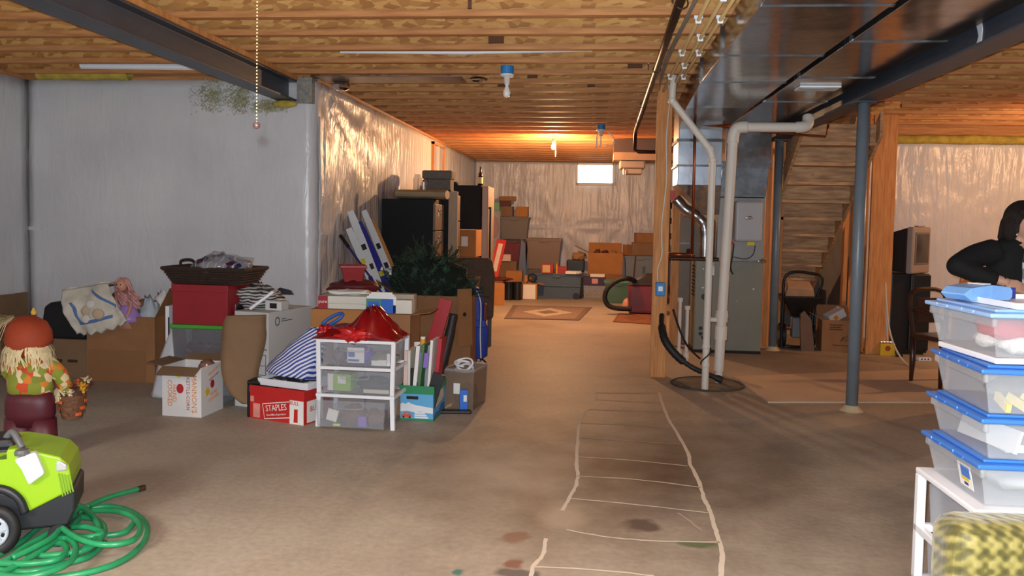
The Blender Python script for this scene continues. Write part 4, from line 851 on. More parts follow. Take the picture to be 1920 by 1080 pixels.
o = MB().tube([(.07*math.cos(t)+.02*math.sin(t), .02*math.sin(t), .035*math.sin(t)+.03*math.cos(t)) for t in [i*PI/10 for i in range(20)]], .012, 8, closed=True).build('blue_loop', M('blue_handle', (50, 96, 176), .45), smooth=True); q = W(622, 600, 5.670); o.location = (q.x, 5.689, q.z); tag(o, 'blue oval handle loop behind the red satin sack', 'loop')
# ------------------------------------------------------------------ cartons behind the cart
pa, pb = W(583, 640, 6.001), W(684, 640, 6.001)
carton('orange-brown carton behind the red sack carrying the books', fl((pa.x+pb.x)/2, 6.199), 0, pb.x-pa.x, .42, .745, CARD2)
b0 = Vector(((pa.x+pb.x)/2, 6.199, .747))
pa2, pb2 = W(688, 640, 5.859), W(769, 640, 5.859)
carton('open brown carton with its right flap out behind the cart', fl((pa2.x+pb2.x)/2, 6.020), 0, pb2.x-pa2.x, .33, .735, CARD, [('r', 8)])
b1 = Vector(((pa2.x+pb2.x)/2, 6.020, .735))
def bookbox(label, x, y, z, w, d, h, m, cat='box', rz=0, name='flat_box'):
    o = MB().box(-w/2, -d/2, 0, w/2, d/2, h).build(name, m, bevel=.002); o.location = (x, y, z); o.rotation_euler = (0, 0, rz); return tag(o, label, cat)
bw = M('book_cream', (214, 210, 196), .6)
o = bookbox('long cream box lying under the red ended box', b0.x+.05, 6.105, b0.z+.0005, .32, .18, .04, bw)
o = bookbox('long cream box with a red end reading pure', b0.x+.03, 6.105, b0.z+.042, .37, .2, .055, bw)
rd = MB().box(-.186, -.1012, -.042, -.11, -.1, .055).build('red_end', M('print_crimson', (158, 32, 48), .6), o); text('pure', .036, PAPER, rd, (-.148, -.1018, .012), FRONT)
lump('papers', 'loose pages piled on the cream box with the red end', 'papers', (b0.x+.03, 6.161, b0.z+.098), (.17, .10, .02), PAPER, .4, 3)
# tall carton against the wall with red bag and pot
p = W(655, 600, 6.568); carton('brown carton behind the books holding the maroon bag', fl(p.x, 6.709), 0, .48, .4, .80, CARD3)
MAR = M('maroon_cloth', (96, 26, 30), .55, var=.2, scale=6, bump=.3, bscale=12)
lump('maroon_bag', 'slumped maroon bag beneath the red planter', 'bag', (p.x, 6.691, .80), (.21, .17, .065), MAR, .3, 6, 12)
po_ = thing('red_planter', 'red square planter standing on the maroon bag', 'planter', (p.x-.01, 6.691, .90), 20); MB().tub(.20, .20, .135, .008, .72).build('pot', M('pot_red', (150, 26, 28), .45), po_, bevel=.008); MB().tub(.215, .215, .022, .012, 1).build('rim', M('pot_red', (150, 26, 28)), po_, bevel=.004).location = (0, 0, .118)
# blue folder box etc on the second carton
o = bookbox('blue cardboard tray of envelopes on the open carton', b1.x-.08, 5.953, b1.z+.002, .20, .10, .105, M('folder_blue', (44, 100, 196), .5)); 
MB().box(-.10, -.0515, 0, .01, -.05, .105).build('green_frame', M('teal_green', (70, 140, 116), .6), o); MB().box(-.088, -.053, .012, -.002, -.0515, .085).build('blue_print', M('folder_blue', (44, 100, 196)), o)
for k in range(3): MB().box(-.1+.01*k, -.04+.025*k, .06, .12-.02*k, -.036+.025*k, .125+.012*k).build('envelope', PAPER, o)
bookbox('small cream carton with a red stamp beside the blue tray', b1.x+.10, 5.953, b1.z+.002, .12, .10, .10, bw)
bookbox('flat grey box behind the blue tray of envelopes', b1.x-.0, 6.067, b1.z+.003, .30, .1, .13, M('greyish_card', (170, 160, 142), .7))
# ------------------------------------------------------------------ bankers box with printed sky
pa, pb = G(752, 784), G(812, 790); wg, dg_, hg = .24, .36, .25
gb = thing('printed_file_box', 'sky-print file box with a green rim beside the drawer cart', 'box', (pb.x-wg/2+.01, pb.y+dg_/2, 0), -3)
SKYB = M('sky_print', (92, 168, 214), .5); WCL = M('cloud_print', (222, 226, 230), .6); GRIM = M('green_rim', (40, 132, 84), .5)
MB().tub(wg, dg_, hg-.02, .005).build('carton', SKYB, gb)
MB().tub(wg+.014, dg_+.014, .058, .006).build('green_rim', GRIM, gb).location = (0, 0, hg-.058)
MB().box(-wg/2-.001, -dg_/2-.001, 0, wg/2+.001, dg_/2+.001, .014).build('green_base', GRIM, gb)
cl = [(-.119, .062), (-.119, .115), (-.10, .125), (-.085, .115), (-.06, .13), (-.035, .118), (-.01, .112), (.02, .108), (.05, .104), (.08, .1), (.119, .095), (.119, .055), (.07, .058), (.03, .066), (-.02, .06), (-.07, .068)]
MB().prism(cl, -dg_/2-.0012, -dg_/2-.0002, 'y').build('cloud', WCL, gb); MB().prism([(-.1, .08), (-.06, .15), (0, .17), (.06, .19), (.12, .18), (.15, .12), (.05, .1)], wg/2+.0002, wg/2+.0012, 'x').build('cloud', M('cloud_beige', (206, 196, 178), .6), gb)
MB().prism([(-.17, .02), (-.1, .05), (-.02, .04), (.06, .08), (.17, .07), (.17, .015), (-.17, .015)], wg/2+.0002, wg/2+.001, 'x').build('blue_hill', M('hill_blue', (44, 110, 170), .6), gb)
cr = MB().prism([(-.112, .022), (-.112, .038), (-.10, .042), (-.09, .056), (-.05, .056), (-.042, .04), (-.035, .036), (-.035, .022)], -dg_/2-.0016, -dg_/2-.0012, 'y').build('printed_car', M('car_orange', (214, 84, 36), .5), gb)
MB().box(-.085, -dg_/2-.002, .042, -.056, -dg_/2-.0016, .052).build('car_window', SKYB, cr); MB().cyl((-.095, -dg_/2-.002, .022), (-.095, -dg_/2-.0012, .022), .007).cyl((-.05, -dg_/2-.002, .022), (-.05, -dg_/2-.0012, .022), .007).build('car_wheel', BLACK, cr)
for k in range(3): MB().box(-.015, -dg_/2-.0016, .018+.016*k, .085-.012*k, -dg_/2-.0008, .030+.016*k).build('print_line', PAPER, gb)
MB().cbox((-.03, -dg_/2-.0085, .165), (.085, .003, .022)).build('hand_hole', BLACK, gb, bevel=.001)
gx, gy = gb.location.x, gb.location.y
for i, (dx, dy, t, h, ln, m, lab, tl) in enumerate(((-.09, -.06, .018, .40, .2, M('book_pink', (226, 190, 180), .6), 'pale pink spined magazine at the left of the sky-print box', 0), (-.068, -.06, .016, .40, .2, M('book_cream', (214, 210, 196)), 'cream magazine second from the left in the sky-print box', 0), (-.045, -.06, .022, .43, .2, PAPER, 'white magazine leaning in the sky-print box', .08), (-.02, -.05, .014, .44, .2, M('book_green', (80, 120, 76), .6), 'green edged folder in the sky-print box', .1), (.055, -.03, .016, .46, .2, PAPER, 'tall white catalogue at the right of the sky-print box', .06), (.085, .0, .024, .47, .18, M('book_redwhite', (176, 40, 52), .6), 'red covered catalogue leaning in the sky-print box', .1), (.02, .06, .02, .42, .2, M('book_grey', (150, 156, 160), .6), 'grey catalogue at the back of the sky-print box', .05))):
    o = MB().box(-t/2, -ln/2, 0, t/2, ln/2, h-.01).build('magazine', m, bevel=.001); o.scale = (1.2, 1, 1.25); o.location = (gx+dx, gy+dy, .008); o.rotation_euler = (0, tl, -.05); tag(o, lab, 'magazine', 'magazines in the printed box')
o = MB().box(-.045, -.012, 0, .045, .012, .36).build('black_binder', BLACK, bevel=.002); o.location = (gx-.06, gy-.145, .008); tag(o, 'black binder standing at the front left of the sky-print box', 'binder'); MB().cyl((-.015, -.014, .31), (-.015, -.012, .31), .013).build('ring_hole', CHROME, o)
o = MB().box(-.045, -.012, 0, .04, .012, .34).build('black_binder', BLACK, bevel=.002); o.location = (gx+.05, gy-.14, .008); o.rotation_euler = (0, .28, 0); tag(o, 'black binder tilted at the front right of the sky-print box', 'binder')
o = MB().box(-.045, -.006, 0, .045, .006, .11).build('purple_card', M('lilac_card', (140, 110, 190), .6), bevel=.015); o.location = (gx+.01, gy-.12, .37); o.rotation_euler = (0, .1, 0); tag(o, 'lilac card above the black binders', 'card')
o = MB().cyl((0, 0, 0), (0, 0, .10), .02).build('pill_bottle', M('amber', (222, 156, 40), .4)); o.location = (gx+.005, gy-.06, .47); tag(o, 'orange bottle among the magazines', 'bottle'); MB().cyl((0, 0, .1), (0, 0, .115), .018).build('cap', PAPER, o)
o = MB().box(-.045, -.002, 0, .045, .002, .5).build('paper_roll', PAPER); o.location = (gx-.03, gy+.12, .02); o.rotation_euler = (0, -.05, .2); tag(o, 'tall white sheet rising from the sky-print box', 'paper')
UMB = M('umbrella_black', (28, 22, 24), .6)
o = MB().tube(smooth_path([(0, 0, .0), (.05, .03, .3), (.10, .06, .55), (.13, .08, .72)], 5), [.02]*6+[.035]*6+[.03]*4, 8).build('folded_umbrella', UMB, smooth=True); o.location = (gx+.07, gy+.02, .02); tag(o, 'black folded umbrella leaning out of the sky-print box', 'umbrella')
# ------------------------------------------------------------------ big carton with garland
pa, pb = W(742, 640, 7.7), W(882, 640, 7.7); wq = pb.x-pa.x; cq = (pa.x+pb.x)/2
gc = carton('wide open carton holding the dark evergreen garland', fl(cq, 7.96), 0, wq, .50, .70, CARD, [('b', 40), ('l', 30)])
f = MB().box(0, -.17, -.46, .004, .0, .08).build('flap', CARD, gc); f.location = (wq/2+.004, -.25, .70); f.rotation_euler = (.0, -.04, -.75)
MB().cyl((.004, -.09, -.16), (.008, -.09, -.16), .02).build('hand_hole', BLACKM, f)
o = MB().box(-.06, -.012, 0, .06, .012, .62).build('gift_box', M('gift_red', (196, 34, 44), .3), bevel=.003); q = W(806, 640, 7.3); o.location = (q.x-.05, 7.30, .12); o.rotation_euler = (-.1, .26, 0); tag(o, 'glossy red gift box leaning before the open carton', 'box'); o.location.z = .02; o.scale = (1, 1, 1.15)
NEED = M('garland_green', (50, 80, 58), .7, var=.4, scale=12); gl = thing('evergreen_garland', 'heap of dark green artificial evergreen on the open carton', 'garland', (W(800, 520, 7.75).x, 7.92, .69)); gl.scale = (1.12, 1.0, 1.15)
mb = MB(); stem = MB()
for k in range(210):
    t = random.random()*2*PI; r = math.sqrt(random.random()); bx, by = .42*r*math.cos(t), .24*r*math.sin(t); hz = (1-r*r)*.36*(.8+.4*random.random())+.02
    c0 = Vector((bx*.8, by*.8, max(.0, hz-.06))); dr = Vector((bx*.8+jit(.15), by*.6-.05+jit(.12), .10+jit(.12))).normalized(); L = random.uniform(.12, .2)
    stem.tube([c0, c0+dr*L], .003, 4)
    for j in range(34):
        p_ = c0+dr*L*(j/34); s_ = Vector((jit(1), jit(1), jit(1))).normalized(); e_ = p_+s_*.042+dr*.02; w_v = s_.cross(dr).normalized()*.0028
        mb.add([p_-w_v, p_+w_v, e_], [(0, 1, 2)])
tag(mb.build('needles', NEED, gl), kind='stuff'); tag(stem.build('twigs', M('twig', (40, 42, 28), .8), gl), kind='stuff')
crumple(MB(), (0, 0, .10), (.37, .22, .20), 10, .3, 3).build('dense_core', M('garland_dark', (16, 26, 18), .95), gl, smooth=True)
for (px, py) in ((724, 510), (738, 518)): q = W(px, py, 7.62); MB().prism([(-.012, -.012), (.014, -.014), (.004, .016)], -.002, .002, 'y').build('white_tag', PAPER, gl).location = (q.x-gl.location.x, q.y-gl.location.y, q.z-gl.location.z)
# ------------------------------------------------------------------ right end of the pile
q = G(872, 768); cb = thing('clear_bin', 'clear plastic bin with a white cord at the right of the pile', 'bin', (q.x-.02, q.y+.16, 0), -10)
MB().tub(.24, .34, .30, .004, .92).build('tub', clear('smoky_brown', (150, 130, 112), .45, .15), cb, bevel=.01); MB().box(-.04, -.1745, .12, .01, -.172, .2).build('label_card', PAPER, cb)
MB().tub(.25, .35, .02, .008, 1).build('rim', CLEAR, cb).location = (0, 0, .288)
o = MB().tube([(.06*math.cos(t)*(1+.2*math.sin(t*.37)), .05*math.sin(t), .20+.012*math.sin(t*1.7)+.004*t) for t in [i*.3 for i in range(80)]], .008, 6).build('coiled_cable', WHITE, smooth=True); o.location = (q.x-.03, q.y+.14, .0); o.rotation_euler = (.7, 0, 0); o.location = (q.x-.03, q.y+.28, .12); tag(o, 'coiled white cord in the clear bin', 'cord')
lump('bin_contents', 'brown odds and ends inside the clear bin', 'bundle', (q.x-.02, q.y+.16, .006), (.09, .13, .09), M('brown_mix', (110, 84, 66), .7, var=.4, scale=20), .3, 3)
o = MB().box(-.03, -.012, 0, .03, .012, .10).build('blue_packet', M('packet_blue', (44, 110, 210), .5), bevel=.003); q2 = W(851, 730, 5.623); o.location = (q2.x, q.y-.04, .0); o.rotation_euler = (0, 0, .3); o.scale = (1, 1, 1.6); tag(o, 'small blue packet standing at the printed box corner', 'packet')
MB().cbox((.01, -.013, .06), (.025, .002, .03)).build('white_mark', PAPER, o)
o = MB().box(-.14, -.035, 0, .10, .035, .022).build('black_board', BLACK, bevel=.01); q = G(862, 770); o.location = (q.x, q.y-.075, 0); o.rotation_euler = (0, 0, .15); tag(o, 'flat black board on the floor by the clear bin', 'board')
q = G(898, 680); BLUEC = M('chair_bag_blue', (30, 62, 160), .6, var=.15, scale=8)
bb = thing('folded_camp_chair', 'blue bagged folding chair standing on a small tripod foot', 'folding chair', (q.x-.01, q.y, 0), 0)
MB().loft([[(rx*math.cos(t)+dx, .07*math.sin(t), z) for t in [i*PI/7 for i in range(14)]] for rx, z, dx in ((.05, .05, .01), (.085, .07, .01), (.09, .35, .01), (.075, .40, .0), (.085, .44, -.01), (.08, .62, -.03), (.06, .74, -.05), (.03, .76, -.05))]).build('bag', BLUEC, bb, smooth=True)
MB().tube(smooth_path([(-.02, -.075, .74), (.03, -.078, .6), (.03, -.085, .3), (.04, -.08, .06)], 5), .006, 6).build('piping', PAPER, bb); MB().box(-.07, -.085, .36, .08, -.065, .44).build('pocket', BLUEC, bb, bevel=.01); MB().box(.055, -.07, .42, .085, .0, .6).build('red_panel', M('maroon_cloth', (96, 26, 30)), bb, bevel=.01)
for a_ in (0, 2.1, 4.2): MB().tube([(.01, 0, .07), (.01+.10*math.cos(a_-.6), .1*math.sin(a_-.6), .008)], .009, 6).build('foot', BLACK, bb)
# skis leaning on the wall
specs = [((172, 608, 445, 985), 'navy ski pole leaning at the left of the skis', M('ski_navy', (40, 40, 96), .4), .022, 'ski_pole'), ((228, 540, 400, 930), 'white speckled ski leaning on the wall, leftmost', M('ski_white', (206, 208, 210), .35), .075, 'ski'), ((238, 402, 440, 930), 'tall white ski with dark marks beside the navy one', M('ski_white', (206, 208, 210)), .08, 'ski'), ((305, 490, 470, 860), 'dark blue ski between the white skis', M('ski_blue', (36, 40, 130), .35), .08, 'ski'), ((345, 400, 510, 800), 'white board with a rounded tip leaning rightmost of the skis', M('ski_white', (206, 208, 210)), .07, 'ski'), ((405, 475, 540, 800), 'plain orange wood board leaning at the filing cabinet', CARD2, .07, 'board')]
for i, ((x0, y0, x1, y1), lab, m, wd, nm) in enumerate(specs):
    s = 340/1412; tp = W(600+x0*s, 300+y0*s, 7.75+.11*i); bt = W(600+x1*s, 300+y1*s, 7.6+.11*i)
    dirn = (bt-tp); tt = (-tp.z+.01)/dirn.z; ft = tp+dirn*tt
    o = thing(nm, lab, nm.replace('_', ' '), (ft.x, ft.y, 0)); R_ = tp-Vector((ft.x, ft.y, 0))
    if nm == 'ski_pole': MB().cyl((0, 0, .01), R_, .011, n=8).build('shaft', m, o); MB().cyl(R_*.93, R_*1.02, .017, n=8).build('grip', BLACK, o)
    else:
        n = 16; pts = [R_*(k/n) for k in range(n+1)]; sd = Vector((1, .1, 0)).normalized(); sd = (sd-R_.normalized()*sd.dot(R_.normalized())).normalized(); nr = R_.normalized().cross(sd)
        rings = []
        for k, p_ in enumerate(pts):
            ww = wd/2*(.75 if k == n else 1 if k < n-2 else .92); b_ = nr*(-.02*max(0, (k-n+3)/3)**2 if nm == 'ski' else 0)
            rings.append([p_+sd*ww+nr*.009+b_, p_-sd*ww+nr*.009+b_, p_-sd*ww-nr*.009+b_, p_+sd*ww-nr*.009+b_])
        MB().loft(rings).build('base', m, o)
        if nm == 'ski':
            for k in (5, 8, 10, 12):
                c_ = R_*(k/n); MB().beam(c_, c_+R_*.035, wd*.55, .022, nr).build('graphic', [BLACK, M('ski_yellow', (200, 190, 40), .4), BLACK, M('ski_blue', (36, 40, 130))][(k+i) % 4], o)
# ================================================================== MIDDLE: CABINETS ALONG THE LEFT WALL
def cabinet(label, x0, x1, y0, y1, h, front, n=5):
    o = thing('filing_cabinet', label, 'cabinet', ((x0+x1)/2, (y0+y1)/2, 0)); w, d = x1-x0, y1-y0
    MB().box(-w/2, -d/2, 0, w/2-.02, d/2, h).build('case', M('cabinet_black', (13, 15, 16), .6, spec=.25), o, bevel=.004)
    for k in range(n):
        z0 = .06+(h-.1)/n*k; z1 = z0+(h-.1)/n-.014
        f = MB().box(w/2-.02, -d/2+.012, z0, w/2+.008, d/2-.012, z1).build('drawer', front, o, bevel=.004)
        MB().box(w/2+.008, -.06, z1-.075, w/2+.022, .05, z1-.05).build('handle', CHROME, f, bevel=.004); MB().box(w/2+.008, -.05, z1-.14, w/2+.011, .05, z1-.095).build('card_holder', CHROME, f)
    return o
BRNF = M('cabinet_brown', (124, 98, 76), .5)
cabinet('black-sided filing cabinet with brown drawer fronts beside the skis', -2.41, -1.80, 9.25, 9.8, 1.645, BRNF)
cabinet('taller black filing cabinet behind the first with boxes on top', -2.41, -1.74, 10.1, 10.65, 1.78, BRNF)
a, b = W(745, 365, 9.42), W(838, 365, 9.42)
o = MB().loft([[(a.x+(b.x-a.x)*t, 9.45+.15*math.cos(s), 1.649+.055+.052*math.sin(s)) for s in [i*PI/6 for i in range(12)]] for t in (0, .02, .98, 1)]).build('rolled_mat', M('roll_tan', (166, 146, 116), .7, var=.1)); tag(o, 'tan rolled mat lying on the first filing cabinet', 'roll')
q = W(795, 350, 9.4); o = MB().lathe([(.02, 0), (.03, .09), (.026, .09), (.018, .01)], 14).build('foil_cup', CHROME); o.location = (q.x, 9.40, 1.757); tag(o, 'silver foil cup standing on the rolled mat', 'cup'); MB().ball((0, 0, .10), .02, 8, 6).build('red_filling', KR, o)
a, b = W(841, 380, 9.95), W(858, 380, 9.95); o = MB().box(a.x, 9.95, 0, b.x, 10.0, 1.76).build('tall_board', M('pale_board', (178, 152, 124), .6, var=.1, stretch=(8, 8, 1)), bevel=.003); tag(o, 'pale upright board leaning at the cabinet drawers', 'board')
CINDER = M('cinder_grey', (112, 108, 102), .9, var=.15, scale=30, bump=.5)
a, b = W(798, 345, 10.35), W(851, 345, 10.35); xg = (a.x+b.x)/2
o = thing('grey_lidded_box', 'grey lidded box on the taller filing cabinet', 'box', (xg-.02, 10.4, 1.781)); MB().box(-.17, -.13, 0, .17, .13, .14).build('base', CINDER, o, bevel=.01); MB().box(-.19, -.15, .14, .19, .15, .25).build('lid', CINDER, o, bevel=.02)
q = W(783, 340, 10.35); o = MB().lathe([(.055, 0), (.06, .02), (.06, .14), (.04, .18), (.04, .2)], 14).build('glass_jar', clear('jar_glass', (190, 180, 176), .35, .08)); o.location = (q.x, 10.35, 1.782); tag(o, 'clear jar left of the grey lidded box', 'jar')
# refrigerator
fr = thing('refrigerator', 'tall black refrigerator with a pale door behind the cabinets', 'refrigerator', (-2.0, 11.86, 0))
MB().box(-.42, -.34, .02, .42, .34, 1.9).build('case', M('cabinet_black', (26, 29, 31)), fr, bevel=.006); dr_ = MB().box(.43, -.34, .05, .52, .34, 1.89).build('door', M('door_beige', (150, 134, 118), .35, .3), fr, bevel=.01); MB().cyl((.545, -.28, .5), (.545, -.28, 1.6), .014).box(.52, -.29, .5, .55, -.27, .53).box(.52, -.29, 1.57, .55, -.27, 1.6).build('handle', BLACK, dr_)
q = W(904, 345, 12.2); bt = thing('bottle', 'dark bottle with a pale label standing on the refrigerator', 'bottle', (-1.62, 11.7, 1.9005)); MB().lathe([(.036, 0), (.037, .13), (.03, .17), (.014, .2), (.013, .26), (.015, .27)], 16).build('glass', M('bottle_brown', (40, 24, 12), .15), bt, smooth=True); MB().lathe([(.0375, .03), (.0385, .05), (.0385, .11), (.0375, .12)], 16).build('label_band', M('label_pale', (200, 190, 140), .6), bt)
lump('black_lump', 'small dark round cap on top of the refrigerator', 'cap', (-1.98, 11.7, 1.9), (.05, .05, .03), BLACKM, .1, 1)
for i, (z, w, h, lab) in enumerate(((.0, .42, .5, 'lowest carton before the refrigerator'), (.502, .38, .42, 'middle carton before the refrigerator'), (.924, .40, .36, 'top carton with a white label before the refrigerator'))):
    q = W(872, 440, 10.9); c = carton(lab, (q.x-.04, 11.1, z), -3, w-.04*(i == 1), .4, h, CARD2 if i else CARD)
    if i == 2: MB().box(0, -.2015, .14, .09, -.2, .27).build('label_card', PAPER, c)
# brown upholstered chair, back to the camera
q = W(897, 560, 8.9); BRC = M('brown_fabric', (84, 66, 54), .9, var=.1, scale=30, bump=.3, bscale=200)
ch = thing('brown_chair', 'brown upholstered chair seen from behind beside the garland', 'chair', (q.x-.13, 9.2, 0), 8)
MB().loft([[(-.26, -.05, .30), (.26, -.05, .30), (.26, .06, .30), (-.26, .06, .30)], [(-.27, -.06, .8), (.27, -.06, .8), (.27, .06, .8), (-.27, .06, .8)], [(-.23, -.09, 1.0), (.23, -.09, 1.0), (.23, .02, 1.0), (-.23, .02, 1.0)]]).build('backrest', BRC, ch, bevel=.05, seg=4)
MB().box(-.26, .04, .30, .26, .52, .46).build('seat', BRC, ch, bevel=.04, seg=3)
for x in (-.22, .22):
    for y in (0, .47): MB().beam((x, y, 0), (x, y, .31), .04, .04).build('leg', M('dark_wood', (52, 32, 22), .5), ch)
# ================================================================== FAR END
def far(px0, px1, pyt, Y): a = W(px0, pyt, Y); b = W(px1, pyt, Y); return (a.x+b.x)/2, b.x-a.x, a.z
TG = M('tote_grey', (110, 104, 98), .5); TM = M('tote_maroon', (110, 26, 30), .45); TB = M('tote_taupe', (138, 118, 100), .5); TBL = M('tote_blue', (70, 90, 106), .45); TGR = M('tote_lid_green', (46, 66, 48), .5)
# stack against the far wall
x, w, z = far(945, 983, 480, 16.4)
carton('carton at the bottom of the far tote stack', fl(x-.06, 16.5), 0, .55, .45, .42, CARD3)
tote('maroon tote with a green lid second in the far stack', (x, 16.5, .4225), 0, .52, .5, .60, TM, TGR)
tote('grey tote on top of the far stack', (x-.0, 16.5, 1.032), 0, .58, .5, .44, TG, TG)
x2, w2, z2 = far(925, 956, 400, 16.4); carton('small dark carton on the grey far tote', (x-.16, 16.48, 1.48), 0, .24, .3, .2, CARD3); carton('small orange carton at the right on the grey far tote', (x+.14, 16.48, 1.48), 0, .24, .3, .2, CARD2)
q = W(921, 383, 16.2); bookbox('small mint green cube on the far stack', x-.36, 16.3, 1.6, .13, .13, .15, M('mint', (116, 176, 126), .6)); bookbox('dark maroon box behind the mint cube', x-.2, 16.45, 1.682, .22, .2, .11, M('maroon_card', (80, 28, 34), .6)); carton('thin brown carton topping the far stack', (x-.16, 16.5, 1.793), 8, .34, .25, .09, CARD)
# clear tower under the mint cube
o = thing('clear_bin', 'clear tall bin with a red item left of the far totes', 'bin', (x-.38, 16.35, 0)); MB().tub(.24, .4, .9, .005, .95).build('tub', CLEAR, o); MB().tub(.25, .42, .69, .005, .96).build('tub', CLEAR, o).location = (0, 0, .905)
lump('red_item', 'red bundle inside the upper clear bin at the far left', 'bundle', (x-.38, 16.3, 1.1), (.07, .1, .2), M('bundle_red', (196, 40, 40), .5), .2, 2)
x, w, z = far(987, 1053, 452, 16.3)
tote('grey tote at floor level beneath the taupe tote', fl(x, 16.5), 0, w*.9, .5, .45, TG, TG); tote('large taupe tote standing behind the blue wheeled tote', (x, 16.5, .458), 0, w, .52, .60, TB, TB)
o = MB().prism([(-.1, 0), (.1, 0), (.06, .5), (-.02, .55)], 0, .04, 'y').build('blue_cloth', M('cloth_bluegrey', (112, 130, 150), .8)); q = W(978, 520, 16.1); o.location = (q.x, 16.1, .38); o.location.z = .0; o.scale = (1, 1, 1.9); tag(o, 'blue-grey cloth hanging between maroon and taupe totes', 'cloth')
# blue wheeled tote
pa, pb = G(998, 559), G(1088, 561); bt_ = tote('blue-grey wheeled tote in front of the taupe tote', fl((pa.x+pb.x)/2, 15.2), 0, .93, .5, .46, TBL, None, taper=.94)
MB().box(-.47, -.26, .435, .47, .26, .46).build('lid', TBL, bt_, bevel=.01)
for s in (-1, 1): MB().cyl((.36, s*.25, .06), (.36, s*.22, .06), .06, n=18).cyl((.36, s*.255, .06), (.36, s*.25, .06), .02, n=10).build('wheel', BLACK, bt_)
MB().box(-.44, -.262, .23, .44, -.247, .25).build('rib', TBL, bt_, bevel=.004)
bx_, by_, bz_ = bt_.location.x, 15.1, .4615
c = bookbox('red and gold candle box at the left on the blue tote', bx_-.17, 15.0, bz_, .22, .16, .17, M('candle_red', (158, 40, 34), .5)); MB().box(-.085, -.0815, .02, .05, -.08, .15).build('gold_print', M('gold_print', (206, 170, 110), .5), c)
c = bookbox('plain red box at the right on the blue tote', bx_+.10, 15.02, bz_, .16, .14, .13, M('candle_red', (158, 40, 34)))
o = MB().lathe([(.018, 0), (.018, .1), (.006, .11), (.001, .15)], 10).build('amber_candle', M('amber_wax', (230, 160, 50), .3)); o.location = (bx_+.0, 14.98, bz_); tag(o, 'thin amber candle between the two red boxes', 'candle'); o.scale = (1, 1, 1.5)
bookbox('white flat package at the right end of the blue tote', bx_+.30, 15.0, bz_, .28, .2, .05, PAPER)
lump('white_plastic', 'crumpled pale plastic at the edge of the blue tote', 'plastic', (bx_+.40, 14.95, bz_-.002), (.06, .1, .03), M('bag_white', (206, 208, 214)), .3, 4)
# left front cartons
pa, pb = G(912, 573), G(945, 571); carton('tall narrow orange carton at the left end of the far pile', fl((pa.x+pb.x)/2, pa.y+.2), 18, .24, .26, .36, CARD2)
for i, px in enumerate((952, 968)):
    q = G(px, 563); o = thing('black_can', 'black can nearer the orange carton' if i == 0 else 'black can beside the white-faced carton', 'can', (q.x, q.y+.12, 0), 0, 'black cans'); MB().cyl((0, 0, 0), (0, 0, .30), .085, n=20).build('drum', BLACK, o); MB().cyl((0, 0, .3), (0, 0, .315), .09, n=20).build('lid', BLACK, o)
q = G(993, 562); c = carton('white-faced carton with brown open flaps by the blue tote', fl(q.x, q.y+.17), 0, .26, .3, .29, CARD2, [('r', -12), ('l', 10), ('b', 60)]); MB().box(-.12, -.152, .01, .10, -.1505, .27).build('white_face', PAPER, c)
q = W(970, 540, 15.4); carton('orange carton behind the black cans', fl(q.x-.05, 15.35), 0, .30, .26, .47, CARD2)
q = W(948, 540, 15.6); carton('brown carton behind the red toy box', fl(q.x-.0, 15.95), 0, .36, .3, .62, CARD3); bookbox('white-lettered small box on the brown carton', q.x-.02, 15.8, .622, .18, .1, .13, M('box_cream_red', (214, 190, 180), .6))
o = MB().tube([(.07*math.cos(t), 0, .08+.07*math.sin(t)) for t in [i*PI/8 for i in range(16)]], .018, 8, closed=True).build('toy_tyre', RUBBER, smooth=True); q = W(995, 525, 14.75); o.location = (q.x, 15.3-.6, .292); o.location = (q.x+.02, G(993, 562).y+.18, .30); tag(o, 'small black wheel lying over the white-faced carton', 'wheel')
lump('maroon_cloth', 'maroon cloth folded on the floor pile at far left', 'cloth', (G(922, 573).x+.05, 14.35, .36), (.22, .14, .03), MAR, .3, 2)
p0, p1 = W(925, 519, 14.6), W(941, 450, 14.9)
o = thing('red_toy_box', 'long red and white toy package leaning at the far left', 'box', (p0.x, p0.y, 0)); R_ = p1-p0; base = Vector((0, 0, p0.z))
MB().beam(base, base+R_, .17, .06, (0, -1, .2)).build('package', M('toy_red', (186, 38, 34), .4), o); MB().beam(base+R_*.15+Vector((0, -.035, 0)), base+R_*.9+Vector((0, -.035, 0)), .08, .01, (0, -1, .2)).build('window', M('toy_white', (206, 196, 190), .3), o)
carton('low carton under the leaning red toy package', fl(p0.x+.02, 14.75), 0, .3, .3, p0.z-.01, CARD3)
# right half of the far pile
x, w, z = far(1103, 1168, 475, 15.7); c1_ = carton('carton beneath the open far carton on the right', fl(x, 15.95), 0, w, .45, .42, CARD); c = carton('open orange carton of odds and ends on the far right pile', (x, 15.95, .422), 0, w, .45, .40, CARD2, [('l', 25), ('r', 25), ('b', 60)])
for i, (dx, s, m, lab) in enumerate(((-.2, .12, M('brown_cloth', (92, 56, 40), .9), 'brown cloth at the left of the open far carton'), (.0, .14, MAR, 'maroon cloth mound in the open far carton'), (.2, .12, M('tan_cloth', (160, 124, 88), .9), 'tan cloth at the right of the open far carton'))): lump('cloth_bundle', lab, 'cloth', (x+dx*.75, 15.95, .60), (s*.75, .12, .14), m, .4, i*4)
q = W(1085, 500, 15.6); o = MB().box(-.17, -.14, 0, .17, .14, .22).build('black_case', BLACK, bevel=.02); o.location = (q.x-.06, 15.75, .46); tag(o, 'black case on a carton right of the blue tote', 'case'); carton('carton hidden under the black far case', fl(q.x-.06, 15.8), 0, .30, .36, .456, CARD3); lump('tan_bundle', 'tan bundle lying on the black far case', 'bundle', (q.x+.0, 15.75, .68), (.14, .1, .08), M('tan_cloth', (160, 124, 88)), .5, 3)
